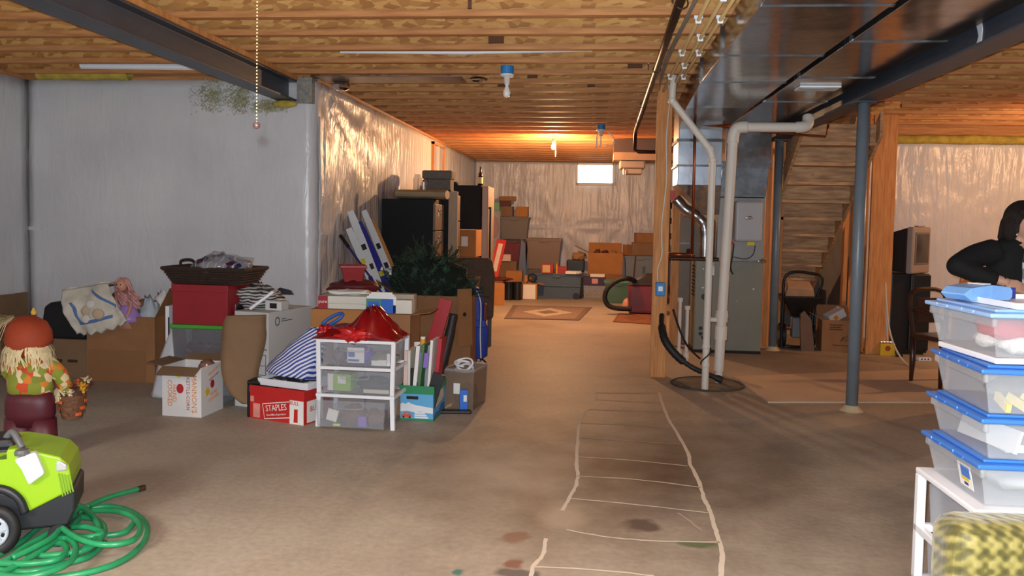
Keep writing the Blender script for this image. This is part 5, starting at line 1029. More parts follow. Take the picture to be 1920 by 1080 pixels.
pa, pb = G(1093, 556), G(1135, 556); xj = (pa.x+pb.x)/2; o = MB().box(-.2, -.14, 0, .2, .14, .16).build('purple_box', M('purple_card', (58, 30, 58), .5), bevel=.004); o.location = (xj, 15.25, .245); tag(o, 'dark purple box with a pink label at the far right', 'box'); MB().box(-.05, -.1415, .04, .06, -.14, .13).build('pink_label', M('label_pink', (210, 150, 150), .6), o); bookbox('white flat box on the dark purple box', xj+.05, 15.2, .406, .26, .16, .05, PAPER)
o = thing('ornament_jar', 'clear bin of gold ornaments beneath the purple box', 'bin', (xj, 15.25, 0)); MB().tub(.4, .28, .244, .004, .95).build('tub', CLEAR, o)
for k in range(14): lump('gold_ornament', 'gold ornament in the clear bin beneath the purple box', 'ornament', (xj-.15+.05*(k % 7), 15.2+.02*(k % 3), .006+.075*(k//7)), (.032, .032, .032), M('gold_shiny', (190, 150, 70), .2, .9), .1, k, 7, 'gold ornaments at the far end')
x, w, z = far(1172, 1232, 475, 15.6); tote('grey-blue tote with cartons on its lid behind the wood post', fl(x, 15.9), 0, w, .5, .78, M('tote_greyblue', (112, 120, 126), .45), M('tote_greyblue', (112, 120, 126))); carton('lower carton on the grey-blue far tote', (x+.06, 15.9, .79), 0, .44, .36, .24, CARD3); carton('upper carton on the grey-blue far tote', (x+.10, 15.9, 1.032), 6, .40, .32, .18, CARD); carton('slanted carton at the left on the grey-blue tote', (x-.24, 15.78, .79), 30, .14, .14, .2, CARD)
o = MB().beam((0, 0, 0), (.05, 0, .62), .03, .02).build('brown_bar', M('maroon_card', (80, 28, 34))); q = W(1186, 520, 15.2); o.location = (q.x, 15.25, .25); o.location.z = .0; o.scale = (1, 1, 1.3); tag(o, 'dark red bar standing before the grey-blue tote', 'bar')
pa = G(1157, 570); tote('clear green tote behind the vacuum hose', fl(pa.x, pa.y+.3), 0, .44, .4, .38, clear('clear_green', (90, 130, 110), .5, .2), M('green_teal_lid', (84, 136, 112), .5))
lump('pink_ball', 'small pink round toy on the floor by the red cabinet', 'toy', (G(1172, 572).x, 13.3, 0), (.08, .08, .11), M('pink_toy', (196, 140, 120), .6), .1, 2)
# red cabinet and shop vacuum
pa, pb = G(1181, 585), G(1224, 588); rc = thing('red_cabinet', 'low red metal cabinet left of the wood post', 'cabinet', ((pa.x+pb.x)/2+.03, 13.0, 0)); RC = M('cabinet_red', (122, 20, 24), .4)
MB().box(-.24, -.2, .03, .24, .2, .44).build('case', RC, rc, bevel=.006); d_c = MB().box(-.22, -.212, .06, .22, -.2, .42).build('door', RC, rc, bevel=.004); MB().box(.16, -.225, .22, .19, -.212, .28).build('handle', CHROME, d_c); MB().box(-.22, -.18, 0, .22, .18, .03).build('base', BLACKM, rc)
vc = thing('vacuum_cleaner', 'dark vacuum head with a looping black hose on the red cabinet', 'vacuum', (rc.location.x, 12.95, .4415))
MB().loft([[(-.26, -.15, 0), (.24, -.15, 0), (.24, .15, 0), (-.26, .15, 0)], [(-.2, -.14, .06), (.24, -.14, .06), (.24, .14, .06), (-.2, .14, .06)], [(-.05, -.12, .14), (.2, -.12, .14), (.2, .12, .14), (-.05, .12, .14)], [(.0, -.08, .19), (.16, -.08, .19), (.16, .08, .19), (.0, .08, .19)]]).build('housing', M('vac_dark', (48, 40, 34), .5), vc, bevel=.02)
hp = smooth_path([Vector((-.1, -.05, .04))]+[W(px, py, 12.7)-vc.location for px, py in ((1178, 522), (1158, 526), (1140, 540), (1134, 556), (1138, 570), (1150, 577), (1170, 579), (1184, 579))], 6)
MB().tube(hp, [.036+(.004 if i % 2 else 0) for i in range(len(hp))], 10).build('hose', RUBBER, vc, smooth=True)
# rugs
def rug(label, cs, stops, sc):
    P = [G(*c) for c in cs]; c0 = sum(P, Vector())/4; o = thing('rug', label, 'rug', (c0.x, c0.y, 0)); P = [p-c0 for p in P]
    mb = MB(); mb.loft([[(p.x, p.y, z) for p in P] for z in (.001, .009)]); mb.build('pile', M('rug_a_%s' % sc, stops[0], .95, var=.2, scale=30), o)
    for i, (k, m) in enumerate(((.86, stops[1]), (.5, stops[2]), (.22, stops[0]))):
        q = [p*k for p in P]; 
        if i > 0: q = [(q[j]+q[(j+1) % 4])/2*1.3 for j in range(4)]
        MB().loft([[(p.x, p.y, .009+.0008*i+z) for p in q] for z in (0, .0007)]).build('medallion' if i else 'field', M('rug_%d_%s' % (i, sc), m, .95, var=.2, scale=30), o)
rug('faded rug with a pale medallion in front of the far pile', [(945, 598), (1086, 601), (1110, 577), (962, 573)], [(112, 94, 86), (132, 114, 104), (176, 162, 148)], 'x')
rug('small brown mat before the red cabinet', [(1149, 604), (1224, 609), (1224, 591), (1160, 588)], [(124, 78, 52), (134, 86, 60), (120, 74, 50)], 'y')
# ceiling unit at the far right
cu = thing('ceiling_chase', 'boxed pale chase hanging under the joists above the far tote', 'chase'); a, b = W(1150, 290, 12.6), W(1240, 290, 12.6)
MB().box(a.x, 12.3, 2.44, b.x+.3, 12.9, 2.64).build('dark_duct', M('dark_duct', (92, 78, 66), .5, .4), cu); MB().box(a.x, 12.25, 2.33, b.x+.2, 12.95, 2.44).build('board_box', M('chase_tan', (176, 150, 124), .7, var=.08), cu)
MB().box(a.x+.09, 12.28, 2.21, a.x+.46, 12.7, 2.33).build('unit', M('unit_grey', (166, 150, 134), .5), cu, bevel=.02); MB().box(a.x+.18, 12.3, 2.13, a.x+.42, 12.6, 2.21).build('unit_base', M('unit_grey', (166, 150, 134)), cu, bevel=.01); MB().cyl((a.x+.15, 12.3, 2.12), (a.x+.15, 12.3, 2.2), .012).build('toggle', WHITE, cu)
# ================================================================== UNDER THE STAIRS
sp = thing('lawn_spreader', 'black wheeled spreader with a brown paper bag under the stairs', 'spreader', (W(1500, 600, 9.75).x, 9.8, 0))
MB().tube(smooth_path([(-.2, -.05, .06), (-.2, -.08, .5), (-.18, -.1, .86), (.12, -.1, .88), (.22, -.1, .80), (.15, -.05, .5), (.12, -.05, .06), (.0, -.07, .03), (-.14, -.07, .03)], 6, True), .016, 8, closed=True).build('frame', BLACK, sp, smooth=True)
MB().loft([[(-.10, -.08, .38), (.08, -.08, .38), (.08, .12, .38), (-.10, .12, .38)], [(-.2, -.16, .56), (.18, -.16, .56), (.18, .2, .56), (-.2, .2, .56)], [(-.22, -.18, .62), (.2, -.18, .62), (.2, .22, .62), (-.22, .22, .62)]]).build('hopper', BLACK, sp, bevel=.015)
MB().loft([[(-.19, -.12, .61), (.14, -.12, .61), (.14, .1, .61), (-.19, .1, .61)], [(-.17, -.15, .72), (.12, -.14, .70), (.1, .1, .72), (-.17, .1, .72)], [(-.18, -.09, .80), (.08, -.09, .79), (.08, .0, .79), (-.18, .0, .80)]]).build('paper_bag', M('kraft_bag', (176, 134, 98), .5, var=.15, bump=.4, bscale=12), sp, bevel=.01)
for x in (-.17, .16): MB().cyl((x-.03, .1, .14), (x+.03, .1, .14), .14, n=20).build('wheel', RUBBER, sp); MB().cyl((x-.035, .1, .14), (x+.035, .1, .14), .06, n=14).build('hub', M('hub_grey', (110, 112, 116), .5), sp)
MB().box(-.07, -.0, .12, .1, .12, .36).build('gearbox', M('hub_grey', (110, 112, 116)), sp, bevel=.02)
q = W(1565, 640, 9.6); uc = carton('printed carton of scrap under the stairs beside the front column', fl(q.x+.06, 9.80), -4, .36, .34, .36, CARD, [('l', 30), ('b', 60)])
for z, w_ in ((.30, .14), (.275, .12), (.25, .14)): MB().box(-.10, -.1712, z, -.10+w_, -.17, z+.012).build('print_line', M('ink_brown', (84, 54, 34), .8), uc)
MB().tube([(.02, -.171, .12), (.06, -.171, .18), (.04, -.171, .13), (.10, -.171, .19), (.07, -.171, .12), (.12, -.171, .15)], .004, 4).tube([(-.06, -.171, .08), (.14, -.171, .07)], .004, 4).build('scribble', M('ink_brown', (84, 54, 34)), uc)
o = bookbox('white and brown small box tilted on the printed carton', q.x+.06, 9.78, .36, .2, .13, .10, M('carton_grey_white', (204, 202, 198))); o.rotation_euler = (.1, -.5, .2); MB().box(-.05, -.066, .02, .0, -.065, .07).build('orange_print', KO, o)
o = MB().prism([(-.1, 0), (.05, 0), (.0, .36), (-.08, .46), (-.12, .42)], 0, .05, 'y').build('brown_board', M('board_brown', (112, 84, 66), .7, var=.1)); o.location = (q.x-.26, 9.62, 0); tag(o, 'warped brown board leaning at the printed carton', 'board')
q = G(1660, 666); o = thing('snack_box', 'small yellow box at the foot of the wide board', 'box', (q.x+.01, q.y+.02, 0), 4); MB().box(-.08, -.05, 0, .08, .05, .13).build('carton', M('yellow_carton', (214, 178, 40), .5), o, bevel=.003); MB().cyl((.0, -.052, .08), (.0, -.0505, .08), .03).build('red_print', M('print_dark', (150, 70, 40), .6), o)
for k in range(4): MB().ball((-.05+.035*k, .0, .145), .018, 8, 6).build('cap', CHROME, o)
# back shelf under the stairs
o = MB().box(-.4, 0, .62, .4, .3, .66).box(-.4, 0, 0, -.36, .3, .62).box(.36, 0, 0, .4, .3, .62).build('low_bench', LUM_RAW); o.location = (2.56, 11.87, 0); tag(o, 'low rough bench deep under the stairs', 'bench')
# ================================================================== TELEVISION ON MINI FRIDGE
pa, pb = W(1666, 660, 9.58), W(1739, 660, 9.58); xf = (pa.x+pb.x)/2
mf = thing('mini_fridge', 'black mini fridge carrying the old television', 'fridge', (xf, 9.84, 0), 3); wf = (pb.x-pa.x)
MB().box(-wf/2, -.22, .02, wf/2, .26, .91).build('case', BLACK, mf, bevel=.008); d_ = MB().box(-wf/2+.2, -.25, .05, wf/2, -.222, .90).build('door', BLACK, mf, bevel=.008); MB().box(-wf/2+.21, -.262, .45, -wf/2+.225, -.25, .88).build('handle', M('dark_grey', (52, 52, 54), .4), d_)
for x in (-wf/2+.04, wf/2-.04):
    for y in (-.18, .22): MB().cyl((x, y, 0), (x, y, .025), .02).build('foot', BLACK, mf)
tv = thing('television', 'boxy grey television turned right on the mini fridge', 'television', (xf-.05, 9.82, .912), 48); tv.scale = (.92, .92, 1)
TVG = M('tv_grey', (150, 136, 126), .45)
MB().box(-.26, -.26, 0, .26, -.18, .52).build('bezel', TVG, tv, bevel=.02, seg=3); MB().box(-.2, -.272, .10, .2, -.258, .46).build('inner_frame', M('tv_grey_dark', (112, 102, 96), .5), tv, bevel=.008)
MB().grid(10, 8, lambda u, v: (-.18+.36*u, -.274-.012*math.sin(u*PI)*math.sin(v*PI), .12+.32*v)).build('screen', M('crt_glass', (44, 40, 38), .12), tv, smooth=True)
MB().loft([[(-.25, -.18, .01), (.25, -.18, .01), (.25, -.18, .51), (-.25, -.18, .51)], [(-.22, .0, .02), (.22, .0, .02), (.22, .0, .46), (-.22, .0, .46)], [(-.14, .18, .04), (.14, .18, .04), (.14, .18, .36), (-.14, .18, .36)]]).build('rear_shell', BLACKM, tv, bevel=.015)
MB().box(-.1, -.25, .52, .1, -.2, .535).build('top_ridge', TVG, tv, bevel=.004)
o = thing('extension_cord', 'white power cord trailing from the mini fridge over the floor', 'cord'); 
MB().tube(smooth_path([W(1660, 530, 9.2), W(1663, 580, 9.15), W(1668, 620, 9.1), W(1680, 655, 9.0)]+[G(1700, 683, .01), G(1728, 695, .01)], 6), .010, 6).tube(smooth_path([W(1661, 545, 9.22), W(1662, 600, 9.2), W(1664, 640, 9.2)], 5), .009, 6).build('wire', M('cord_cream', (216, 200, 178), .5), o, smooth=True)
q = G(1732, 676); o = thing('power_strip', 'small white power strip on the floor by the mini fridge', 'power strip', (q.x, q.y, 0), 8); MB().box(-.07, -.03, 0, .07, .03, .035).build('body', WHITE, o, bevel=.005)
for k in range(3): MB().box(-.045+.035*k, -.0315, .012, -.03+.035*k, -.03, .026).build('socket', BLACK, o)
q = G(1684, 668); o = MB().box(-.03, -.03, 0, .03, .03, .06).build('plug_block', BLACK, bevel=.004); o.location = (q.x, q.y-.03, 0); tag(o, 'black plug block on the floor below the mini fridge', 'plug')
WOODD = M('dark_polished_wood', (62, 34, 24), .3, var=.2, scale=6)
q = W(1752, 640, 7.6); dc_ = thing('wooden_chair', 'dark polished wooden chair mostly hidden by the blue-lidded bins', 'chair', (q.x+.16, 7.8, 0), 20)
MB().box(-.2, -.2, .42, .2, .2, .46).build('seat', WOODD, dc_, bevel=.01)
for x in (-.18, .18):
    for y in (-.18, .18): MB().tube([(x, y, 0), (x*.95, y, .2), (x, y, .43)], [.016, .026, .022], 10).build('leg', WOODD, dc_, smooth=True)
    MB().tube(smooth_path([(x, -.18, .46), (x*1.05, -.19, .58), (x*1.15, -.1, .66), (x*1.05, .17, .68)], 5), .022, 8).build('armrest', WOODD, dc_, smooth=True)
MB().tube(smooth_path([(-.18, .18, .46), (-.19, .22, .8), (0, .23, .86), (.19, .22, .8), (.18, .18, .46)], 5), .02, 8).box(-.12, .2, .55, .12, .22, .78).build('backrest', WOODD, dc_)
# plywood on the floor
P = [G(1376, 708), G(1440, 756), G(1900, 757), G(1760, 694)]
PLY = M('plywood', (196, 174, 150), .7, var=.08, scale=3)
o = MB().loft([[(p.x, p.y, z) for p in P] for z in (.001, .014)]).build('plywood_sheet', PLY); tag(o, 'flat tan plywood sheet lying on the floor between the columns', 'plywood')
# orange stool / box behind the bins
q = W(1836, 530, 6.6); lump('orange_bag', 'orange and clear bag behind the blue-lidded bins near the woman', 'bag', (q.x, 6.6, .9), (.14, .12, .13), M('orange_plastic', (206, 110, 40), .4), .3, 3); carton('carton standing behind the blue-lidded bins', fl(q.x+.08, 6.6), 10, .36, .36, .898, CARD)
# ================================================================== STACK OF BLUE-LIDDED BINS
BLID = M('blue_lid', (62, 122, 206), .32); BLID2 = M('pale_blue_lid', (150, 186, 232), .32)
BINW, BIND, RZ = .60, .47, 5
def corner(px, py, z):            # front-left corner of a stack item at height z
    d = ray(px, py); return Vector((0, 0, EYE)) + d*((z-EYE)/d.z)
YB = 2.86
def clear_bin(label, px, z, h, lid, rz):
    xx = px; r = math.radians(rz)
    cxx = xx+BINW/2*math.cos(r)-BIND/2*math.sin(r); cyy = YB+BINW/2*math.sin(r)+BIND/2*math.cos(r)
    o = thing('storage_bin', label, 'bin', (cxx, cyy, z), rz, 'clear bins with blue lids')
    MB().tub(BINW-.03, BIND-.03, h-.022, .003, .90).build('tub', CLEAR, o, bevel=.02, seg=3)
    MB().box(-BINW/2, -BIND/2, h-.028, BINW/2, BIND/2, h-.012).box(-BINW/2+.03, -BIND/2+.03, h-.012, BINW/2-.03, BIND/2-.03, h-.001).build('lid', lid, o, bevel=.011, seg=3)
    MB().box(-BINW/2+.01, -BIND/2+.005, h-.06, -BINW/2+.028, BIND/2-.02, h-.03).build('rim', CLEAR, o, bevel=.006)
    for y in (-.09, .09): MB().tube(smooth_path([(-BINW/2-.002, y-.04, h-.012), (-BINW/2-.004, y-.03, h-.022), (-BINW/2-.004, y+.03, h-.022), (-BINW/2-.002, y+.04, h-.012)], 3), .003, 5).build('latch_ridge', lid, o)
    return o
b4 = clear_bin('bottom blue-lidded bin with a product sticker, on the white drawers', 1.296, .507, .160, BLID, 1)
b3 = clear_bin('third blue-lidded bin down holding papers and yellow envelopes', 1.300, .668, .154, BLID, 0)
b2 = clear_bin('second blue-lidded bin down with yellow scraps inside', 1.292, .823, .166, BLID, -2)
b1_ = clear_bin('top bin with a pale blue lid and a red and white hat inside', 1.312, 1.012, .164, BLID2, 4)
sk = MB().box(-.001, -.14, .0, .0, -.04, .085).build('sticker', PAPER, b4); sk.rotation_euler = (0, -.207, 0); sk.location = (-.2645, 0, .028)
MB().box(-.0018, -.128, .037, -.001, -.062, .078).build('blue_print', BLID, sk); MB().box(-.0018, -.118, .024, -.001, -.06, .035).build('yellow_print', KY, sk); MB().box(-.0018, -.105, .008, -.001, -.075, .018).build('dark_print', M('print_navy', (40, 50, 110), .6), sk)
def inbin(b, dx, dy, z=.006):
    r = b.rotation_euler.z; return b.location + Vector((math.cos(r)*dx-math.sin(r)*dy, math.sin(r)*dx+math.cos(r)*dy, z))
lump('red_hat', 'red festive hat seen through the top bin', 'hat', inbin(b1_, -.16, -.08, .05), (.10, .10, .045), M('felt_red', (190, 40, 56), .8), .3, 2)
FUR = M('white_fur', (226, 222, 214), .95, bump=.8, bscale=60)
lump('fur_pompom', 'white fur trim beneath the red hat, larger ball', 'fur', inbin(b1_, -.15, -.13, .008), (.055, .05, .035), FUR, .25, 5); lump('fur_pompom', 'white fur trim beneath the red hat, smaller ball', 'fur', inbin(b1_, -.21, -.05, .02), (.04, .045, .03), FUR, .25, 7)
lump('navy_cloth', 'dark navy cloth filling the top bin', 'cloth', inbin(b1_, .05, .03), (.15, .12, .055), M('navy_cloth', (34, 36, 52)), .2, 3)
lump('grey_cloth', 'grey cloth filling the second bin', 'cloth', inbin(b2, .0, .02), (.17, .12, .05), M('cloth_grey', (120, 116, 112), .9, var=.2), .3, 9)
lump('white_cloth', 'white crumpled cloth filling the bottom bin', 'cloth', inbin(b4, .0, .0), (.17, .12, .05), M('cloth_white', (196, 196, 192), .9, var=.1), .3, 11)
for k in range(5): o = MB().cbox((0, 0, .022), (.016, .09, .03), (.3, .2*k, .4*k)).build('yellow_scrap', M('pale_yellow', (222, 204, 130), .7)); o.location = inbin(b2, -.20+.05*k, -.165, .012); tag(o, 'pale yellow scrap in the second bin', 'scrap', 'yellow scraps in the second bin')
o = MB().cbox((0, 0, .045), (.012, .30, .08), (0, .3, .2)).build('paper_sheet', PAPER); o.location = inbin(b3, -.19, -.05, .012); tag(o, 'curved white sheet at the left of the third bin', 'paper'); o = MB().box(-.15, -.13, 0, .15, .13, .03).build('paper_stack', PAPER, bevel=.003); o.location = inbin(b3, -.02, .0, .004); tag(o, 'flat paper stack in the third bin', 'papers')
for k in range(2): o = MB().cbox((0, 0, .05), (.13, .006, .09), (.1, -.25+.2*k, .1)).build('envelope', M('manila', (214, 190, 122), .7)); o.location = inbin(b3, .10+.05*k, -.185+.03*k, .01); tag(o, 'yellow envelope at the front of the third bin, %s one' % ('left' if k == 0 else 'right'), 'envelope')
# white tray between bins and the things on top
r_ = math.radians(5); o = MB().box(-.27, -.2, 0, .27, .2, .020).build('white_tray', WHITE, bevel=.004); o.location = (b1_.location.x+.01, b1_.location.y-.005, .9905); o.rotation_euler = (0, 0, math.radians(4)); tag(o, 'thin white tray between the top two bins', 'tray')
o = MB().tub(.50, .38, .022, .004, .98).build('shallow_tray', WHITE, bevel=.003); tag(o, 'shallow white lid on the pale blue bin lid', 'lid'); o.location = inbin(b1_, .03, -.02, .1645); o.rotation_euler = (0, 0, r_+.03)
WIPE = M('wipes_blue', (120, 168, 226), .3, var=.1, scale=7, bump=.35, bscale=14)
wp = thing('wipes_pack', 'light blue foil wipes pack lying at the left on the lid', 'wipes', inbin(b1_, -.18, .08, .172), 24); wp.scale = (.95, .95, 1.0)
MB().loft([[(-.125, -.055, .02), (-.125, .055, .02), (-.125, .055, .024), (-.125, -.055, .024)], [(-.095, -.06, 0), (-.095, .06, 0), (-.095, .06, .045), (-.095, -.06, .045)], [(.0, -.065, 0), (.0, .065, 0), (.0, .065, .056), (.0, -.065, .056)], [(.095, -.06, 0), (.095, .06, 0), (.095, .06, .048), (.095, -.06, .048)], [(.12, -.058, .02), (.12, .058, .02), (.12, .058, .025), (.12, -.058, .025)]]).build('pouch', WIPE, wp, bevel=.008)
MB().box(-.02, -.03, .0555, .03, .03, .0585).build('seal', PAPER, wp); MB().box(.105, -.059, .005, .124, .059, .045).build('navy_end', M('navy_print', (30, 40, 130), .4), wp)
o = thing('black_straps', 'tangle of black straps and plugs on the white lid', 'straps', inbin(b1_, .06, -.10, .170), 5)
MB().cbox((-.06, 0, .03), (.035, .06, .055), (0, 0, .2)).cbox((.01, -.01, .024), (.11, .05, .045), (0, .12, -.1)).cbox((.03, -.03, .012), (.2, .05, .016), (0, .05, -.2)).build('strap', BLACK, o, bevel=.01)
MB().ball((.13, -.0, .026), .03, 12, 8, (1.6, .8, .8)).build('plug', BLACK, o, smooth=True)
o = MB().box(-.07, -.05, 0, .07, .05, .05).build('small_white_box', PAPER, bevel=.003); o.location = inbin(b1_, .10, .06, .170); o.rotation_euler = (0, 0, .1); tag(o, 'small white box behind the black straps', 'box')
# white drawer unit
x0 = 1.287; ww, dd, TOPZ = .46, .49, .505; r = math.radians(1)
du = thing('drawer_tower', 'white drawer tower carrying the blue-lidded bins', 'drawer tower', (x0+ww/2*math.cos(r)-dd/2*math.sin(r), YB+.0+ww/2*math.sin(r)+dd/2*math.cos(r)-.01, 0), 1)
MB().box(-ww/2, -dd/2, TOPZ-.022, ww/2, dd/2, TOPZ).build('top', WHITE, du, bevel=.006)
for x in (-ww/2+.016, ww/2-.016):
    for y in (-dd/2+.018, dd/2-.018): MB().box(x-.016, y-.018, 0, x+.016, y+.018, TOPZ-.022).build('leg', WHITE, du, bevel=.005)
for z in (.05, .255): MB().box(-ww/2, -dd/2, z, ww/2, -dd/2+.03, z+.03).box(-ww/2, dd/2-.03, z, ww/2, dd/2, z+.03).box(-ww/2, -dd/2, z, -ww/2+.025, dd/2, z+.03).box(ww/2-.025, -dd/2, z, ww/2, dd/2, z+.03).build('shelf_frame', WHITE, du, bevel=.004)
for z in (.09, .29):
    dw = MB().tub(ww-.08, dd-.05, .16, .003, .96).build('drawer', CLEARC, du, bevel=.006); dw.location = (0, -.01, z)
    MB().box(-.07, -dd/2+.005, .11, .07, -dd/2+.03, .13).build('pull', CLEARC, dw)
def intower(dx, dy, z): return du.location+Vector((math.cos(r)*dx-math.sin(r)*dy, math.sin(r)*dx+math.cos(r)*dy, z))
lump('pink_cloth', 'pink and white bundle in the upper tower drawer', 'cloth', intower(-.09, .02, .297), (.06, .08, .05), M('pink_white', (226, 190, 190), .8, var=.2), .3, 3); lump('white_cloth', 'white bundle in the upper tower drawer', 'cloth', intower(-.08, -.13, .297), (.05, .06, .05), M('cloth_white', (196, 196, 192)), .3, 5)
o = bookbox('sky blue packet in the upper tower drawer', *intower(-.10, -.19, .297), .05, .02, .07, M('packet_sky', (90, 180, 226), .5)); o = bookbox('white card in the lower tower drawer', *intower(-.14, -.0, .10), .004, .09, .09, PAPER); lump('teal_bundle', 'teal bundle at the front of the upper tower drawer', 'bundle', intower(.07, -.1, .297), (.07, .09, .05), M('teal_mix', (80, 130, 124), .7, var=.3), .3, 8); lump('grey_bundle', 'blue-grey bundle in the lower tower drawer', 'bundle', intower(.0, -.08, .097), (.12, .12, .05), M('blue_grey_mix', (130, 150, 170), .7, var=.3), .3, 12)
# damask chair in the foreground
def make_damask():
    m, nt, b, N, L = nodes_mat('green_damask')
    tc = N('TexCoord'); O = tc.outputs['Object']
    def sinw(axis_v, sc, ph=0):
        d = N('VectorMath'); d.operation = 'DOT_PRODUCT'; d.inputs[1].default_value = axis_v; L(O, d.inputs[0])
        m1 = N('Math'); m1.operation = 'MULTIPLY_ADD'; m1.inputs[1].default_value = sc; m1.inputs[2].default_value = ph; L(d.outputs['Value'], m1.inputs[0])
        s = N('Math'); s.operation = 'SINE'; L(m1.outputs[0], s.inputs[0]); return s.outputs[0]
    def op(o_, a, c):
        n = N('Math'); n.operation = o_
        for i, v in enumerate((a, c)):
            if isinstance(v, (int, float)): n.inputs[i].default_value = v
            else: L(v, n.inputs[i])
        return n.outputs[0]
    p1 = op('MULTIPLY', sinw((1, .4, 1), 62), sinw((1, .4, -1), 62)); p2 = op('MULTIPLY', sinw((1, .5, 0), 175), sinw((0, .5, 1), 175))
    n = N('TexNoise'); n.inputs['Scale'].default_value = 70; L(O, n.inputs['Vector'])
    t = op('ADD', op('ADD', p1, op('MULTIPLY', p2, .7)), op('MULTIPLY', n.outputs['Fac'], .8))
    r = ramp(N('ValToRGB'), [(.0, lin((58, 54, 12))), (.35, lin((80, 74, 22))), (.5, lin((106, 98, 42))), (.8, lin((132, 122, 66)))])
    mr = N('MapRange'); mr.inputs['From Min'].default_value = -1; mr.inputs['From Max'].default_value = 1.8; L(t, mr.inputs['Value']); L(mr.outputs[0], r.inputs[0]); L(r.outputs[0], b.inputs['Base Color']); b.inputs['Roughness'].default_value = .6
    b.inputs['Sheen Weight'].default_value = .3
    bu = N('Bump'); bu.inputs['Strength'].default_value = .3; bu.inputs['Distance'].default_value = .004; L(t, bu.inputs['Height']); L(bu.outputs[0], b.inputs['Normal']); return m
DAM = make_damask(); q = W(1772, 1010, 2.3)
ac = thing('damask_chair', 'green damask upholstered chair in the near right corner', 'chair', (q.x+.30, 2.36, 0), 4)
MB().box(-.30, -.085, .14, .42, .085, .655).build('backrest', DAM, ac, bevel=.06, seg=5)
def rr(y, s=0): return smooth_path([(-.29+s, y, .2), (-.297+s, y, .56), (-.28+s, y, .618), (-.22+s, y, .648-s), (.34, y, .648-s), (.40, y, .618)], 5)
MB().tube(rr(-.055, .012), .007, 6).build('piping', DAM, ac, smooth=True); MB().tube(rr(.055, .012), .007, 6).build('piping', DAM, ac, smooth=True)
MB().box(-.28, -.60, .14, .40, -.06, .36).build('seat', DAM, ac, bevel=.04, seg=3)
for x in (-.24, .36):
    for y in (0, -.52): MB().beam((x, y, 0), (x, y, .15), .04, .04).build('leg', WOODD, ac)
# ================================================================== LEFT FOREGROUND
LIME = M('lime_plastic', (142, 184, 20), .38); WHT = M('tank_white', (222, 226, 228), .4); DK = M('dark_plastic', (30, 32, 36), .45)
q = G(145, 985); wx = -2.125
pw = thing('pressure_washer', 'lime green wheeled pressure washer with a white soap tank at the left', 'pressure washer', (-2.20, 3.30, 0), 26); pw.scale = (.9, .9, 1)
body = [(-.015, .245), (-.012, .30), (-.022, .355), (-.06, .395), (-.155, .425), (-.25, .445), (-.40, .44), (-.56, .40), (-.62, .30), (-.60, .20), (-.44, .17), (-.405, .25), (-.33, .275), (-.255, .25), (-.21, .175), (-.19, .17)]
MB().prism(body, 0, .34, 'y').build('shell', LIME, pw, bevel=.014, seg=3)
MB().prism([(.0, .15), (.004, .25), (-.02, .262), (-.2, .185), (-.22, .19), (-.27, .25), (-.33, .27), (-.40, .25), (-.45, .19), (-.6, .19), (-.6, .09), (-.03, .09)], .012, .328, 'y').build('chassis', DK, pw, bevel=.012)
arch = smooth_path([(-.205, -.012, .17), (-.225, -.012, .225), (-.27, -.012, .268), (-.33, -.012, .285), (-.39, -.012, .268), (-.435, -.012, .22)], 4); MB().tube(arch, .02, 8).build('wheel_arch', DK, pw, smooth=True)
for wx_ in (-.33, -.50 if False else -.33):
    pass
HUB = M('hub_silver', (176, 186, 196), .35, .2)
for sy, nm in ((-.03, 1), (.37, -1)):
    tw = MB().tube([(.085*math.cos(t)-.33, sy, .112+.085*math.sin(t)) for t in [i*PI/12 for i in range(24)]], .028, 10, closed=True).build('wheel', RUBBER, pw, smooth=True)
    f_ = -1 if nm == 1 else 1
    MB().lathe([(.066, 0), (.066, .012), (.058, .016), (.05, .008), (.012, .012), (.01, .02), (.002, .02)], 24).build('hub', HUB, tw, smooth=True)
    h_ = tw.children[0]; h_.location = (-.33, sy+f_*.012, .112); h_.rotation_euler = (f_*-PI/2*-1 if f_ > 0 else PI/2, 0, 0)
    for k in range(5):
        a_ = k*2*PI/5+.3; MB().beam((-.33+.014*math.cos(a_), sy+f_*.026, .112+.014*math.sin(a_)), (-.33+.058*math.cos(a_), sy+f_*.024, .112+.058*math.sin(a_)), .018, .01, (0, 1, 0)).build('spoke', HUB, tw)
        b_ = a_+PI/5; MB().ball((-.33+.042*math.cos(b_), sy+f_*.019, .112+.042*math.sin(b_)), .012, 8, 6, (1, .3, 1)).build('spoke_gap', BLACK, tw)
for sy in (.03, .31): MB().cyl((-.07, sy-.02, .05), (-.07, sy+.02, .05), .05, n=16).build('front_caster', RUBBER, pw)
MB().prism([(-.245, .405), (-.155, .432), (-.118, .335), (-.185, .29), (-.215, .36)], -.035, .02, 'y').build('soap_tank', WHT, pw, bevel=.012, seg=3)
MB().lathe([(.032, 0), (.034, .012), (.028, .022), (.005, .024)], 16).build('tank_cap', M('cap_grey', (96, 98, 100), .35), pw).location = (-.215, .0, .418)
hl = MB().prism([(-.075, .335), (-.03, .335), (-.028, .36), (-.06, .382), (-.075, .375)], -.008, .05, 'y').build('headlight', M('headlight', (206, 210, 214), .15, .5), pw, bevel=.006)
for k in range(5): MB().beam((-.065+.012*k, -.003, .325-.003*k), (-.048+.011*k, -.003, .225+.004*k), .006, .006, (0, 1, 0)).build('grille_slat', M('lime_dark', (116, 156, 16), .5), pw)
MB().loft([[(-.50, .05, .40), (-.24, .05, .40), (-.24, .25, .40), (-.50, .25, .40)], [(-.48, .06, .48), (-.27, .06, .475), (-.27, .24, .475), (-.48, .24, .48)]]).build('top_housing', DK, pw, bevel=.02)
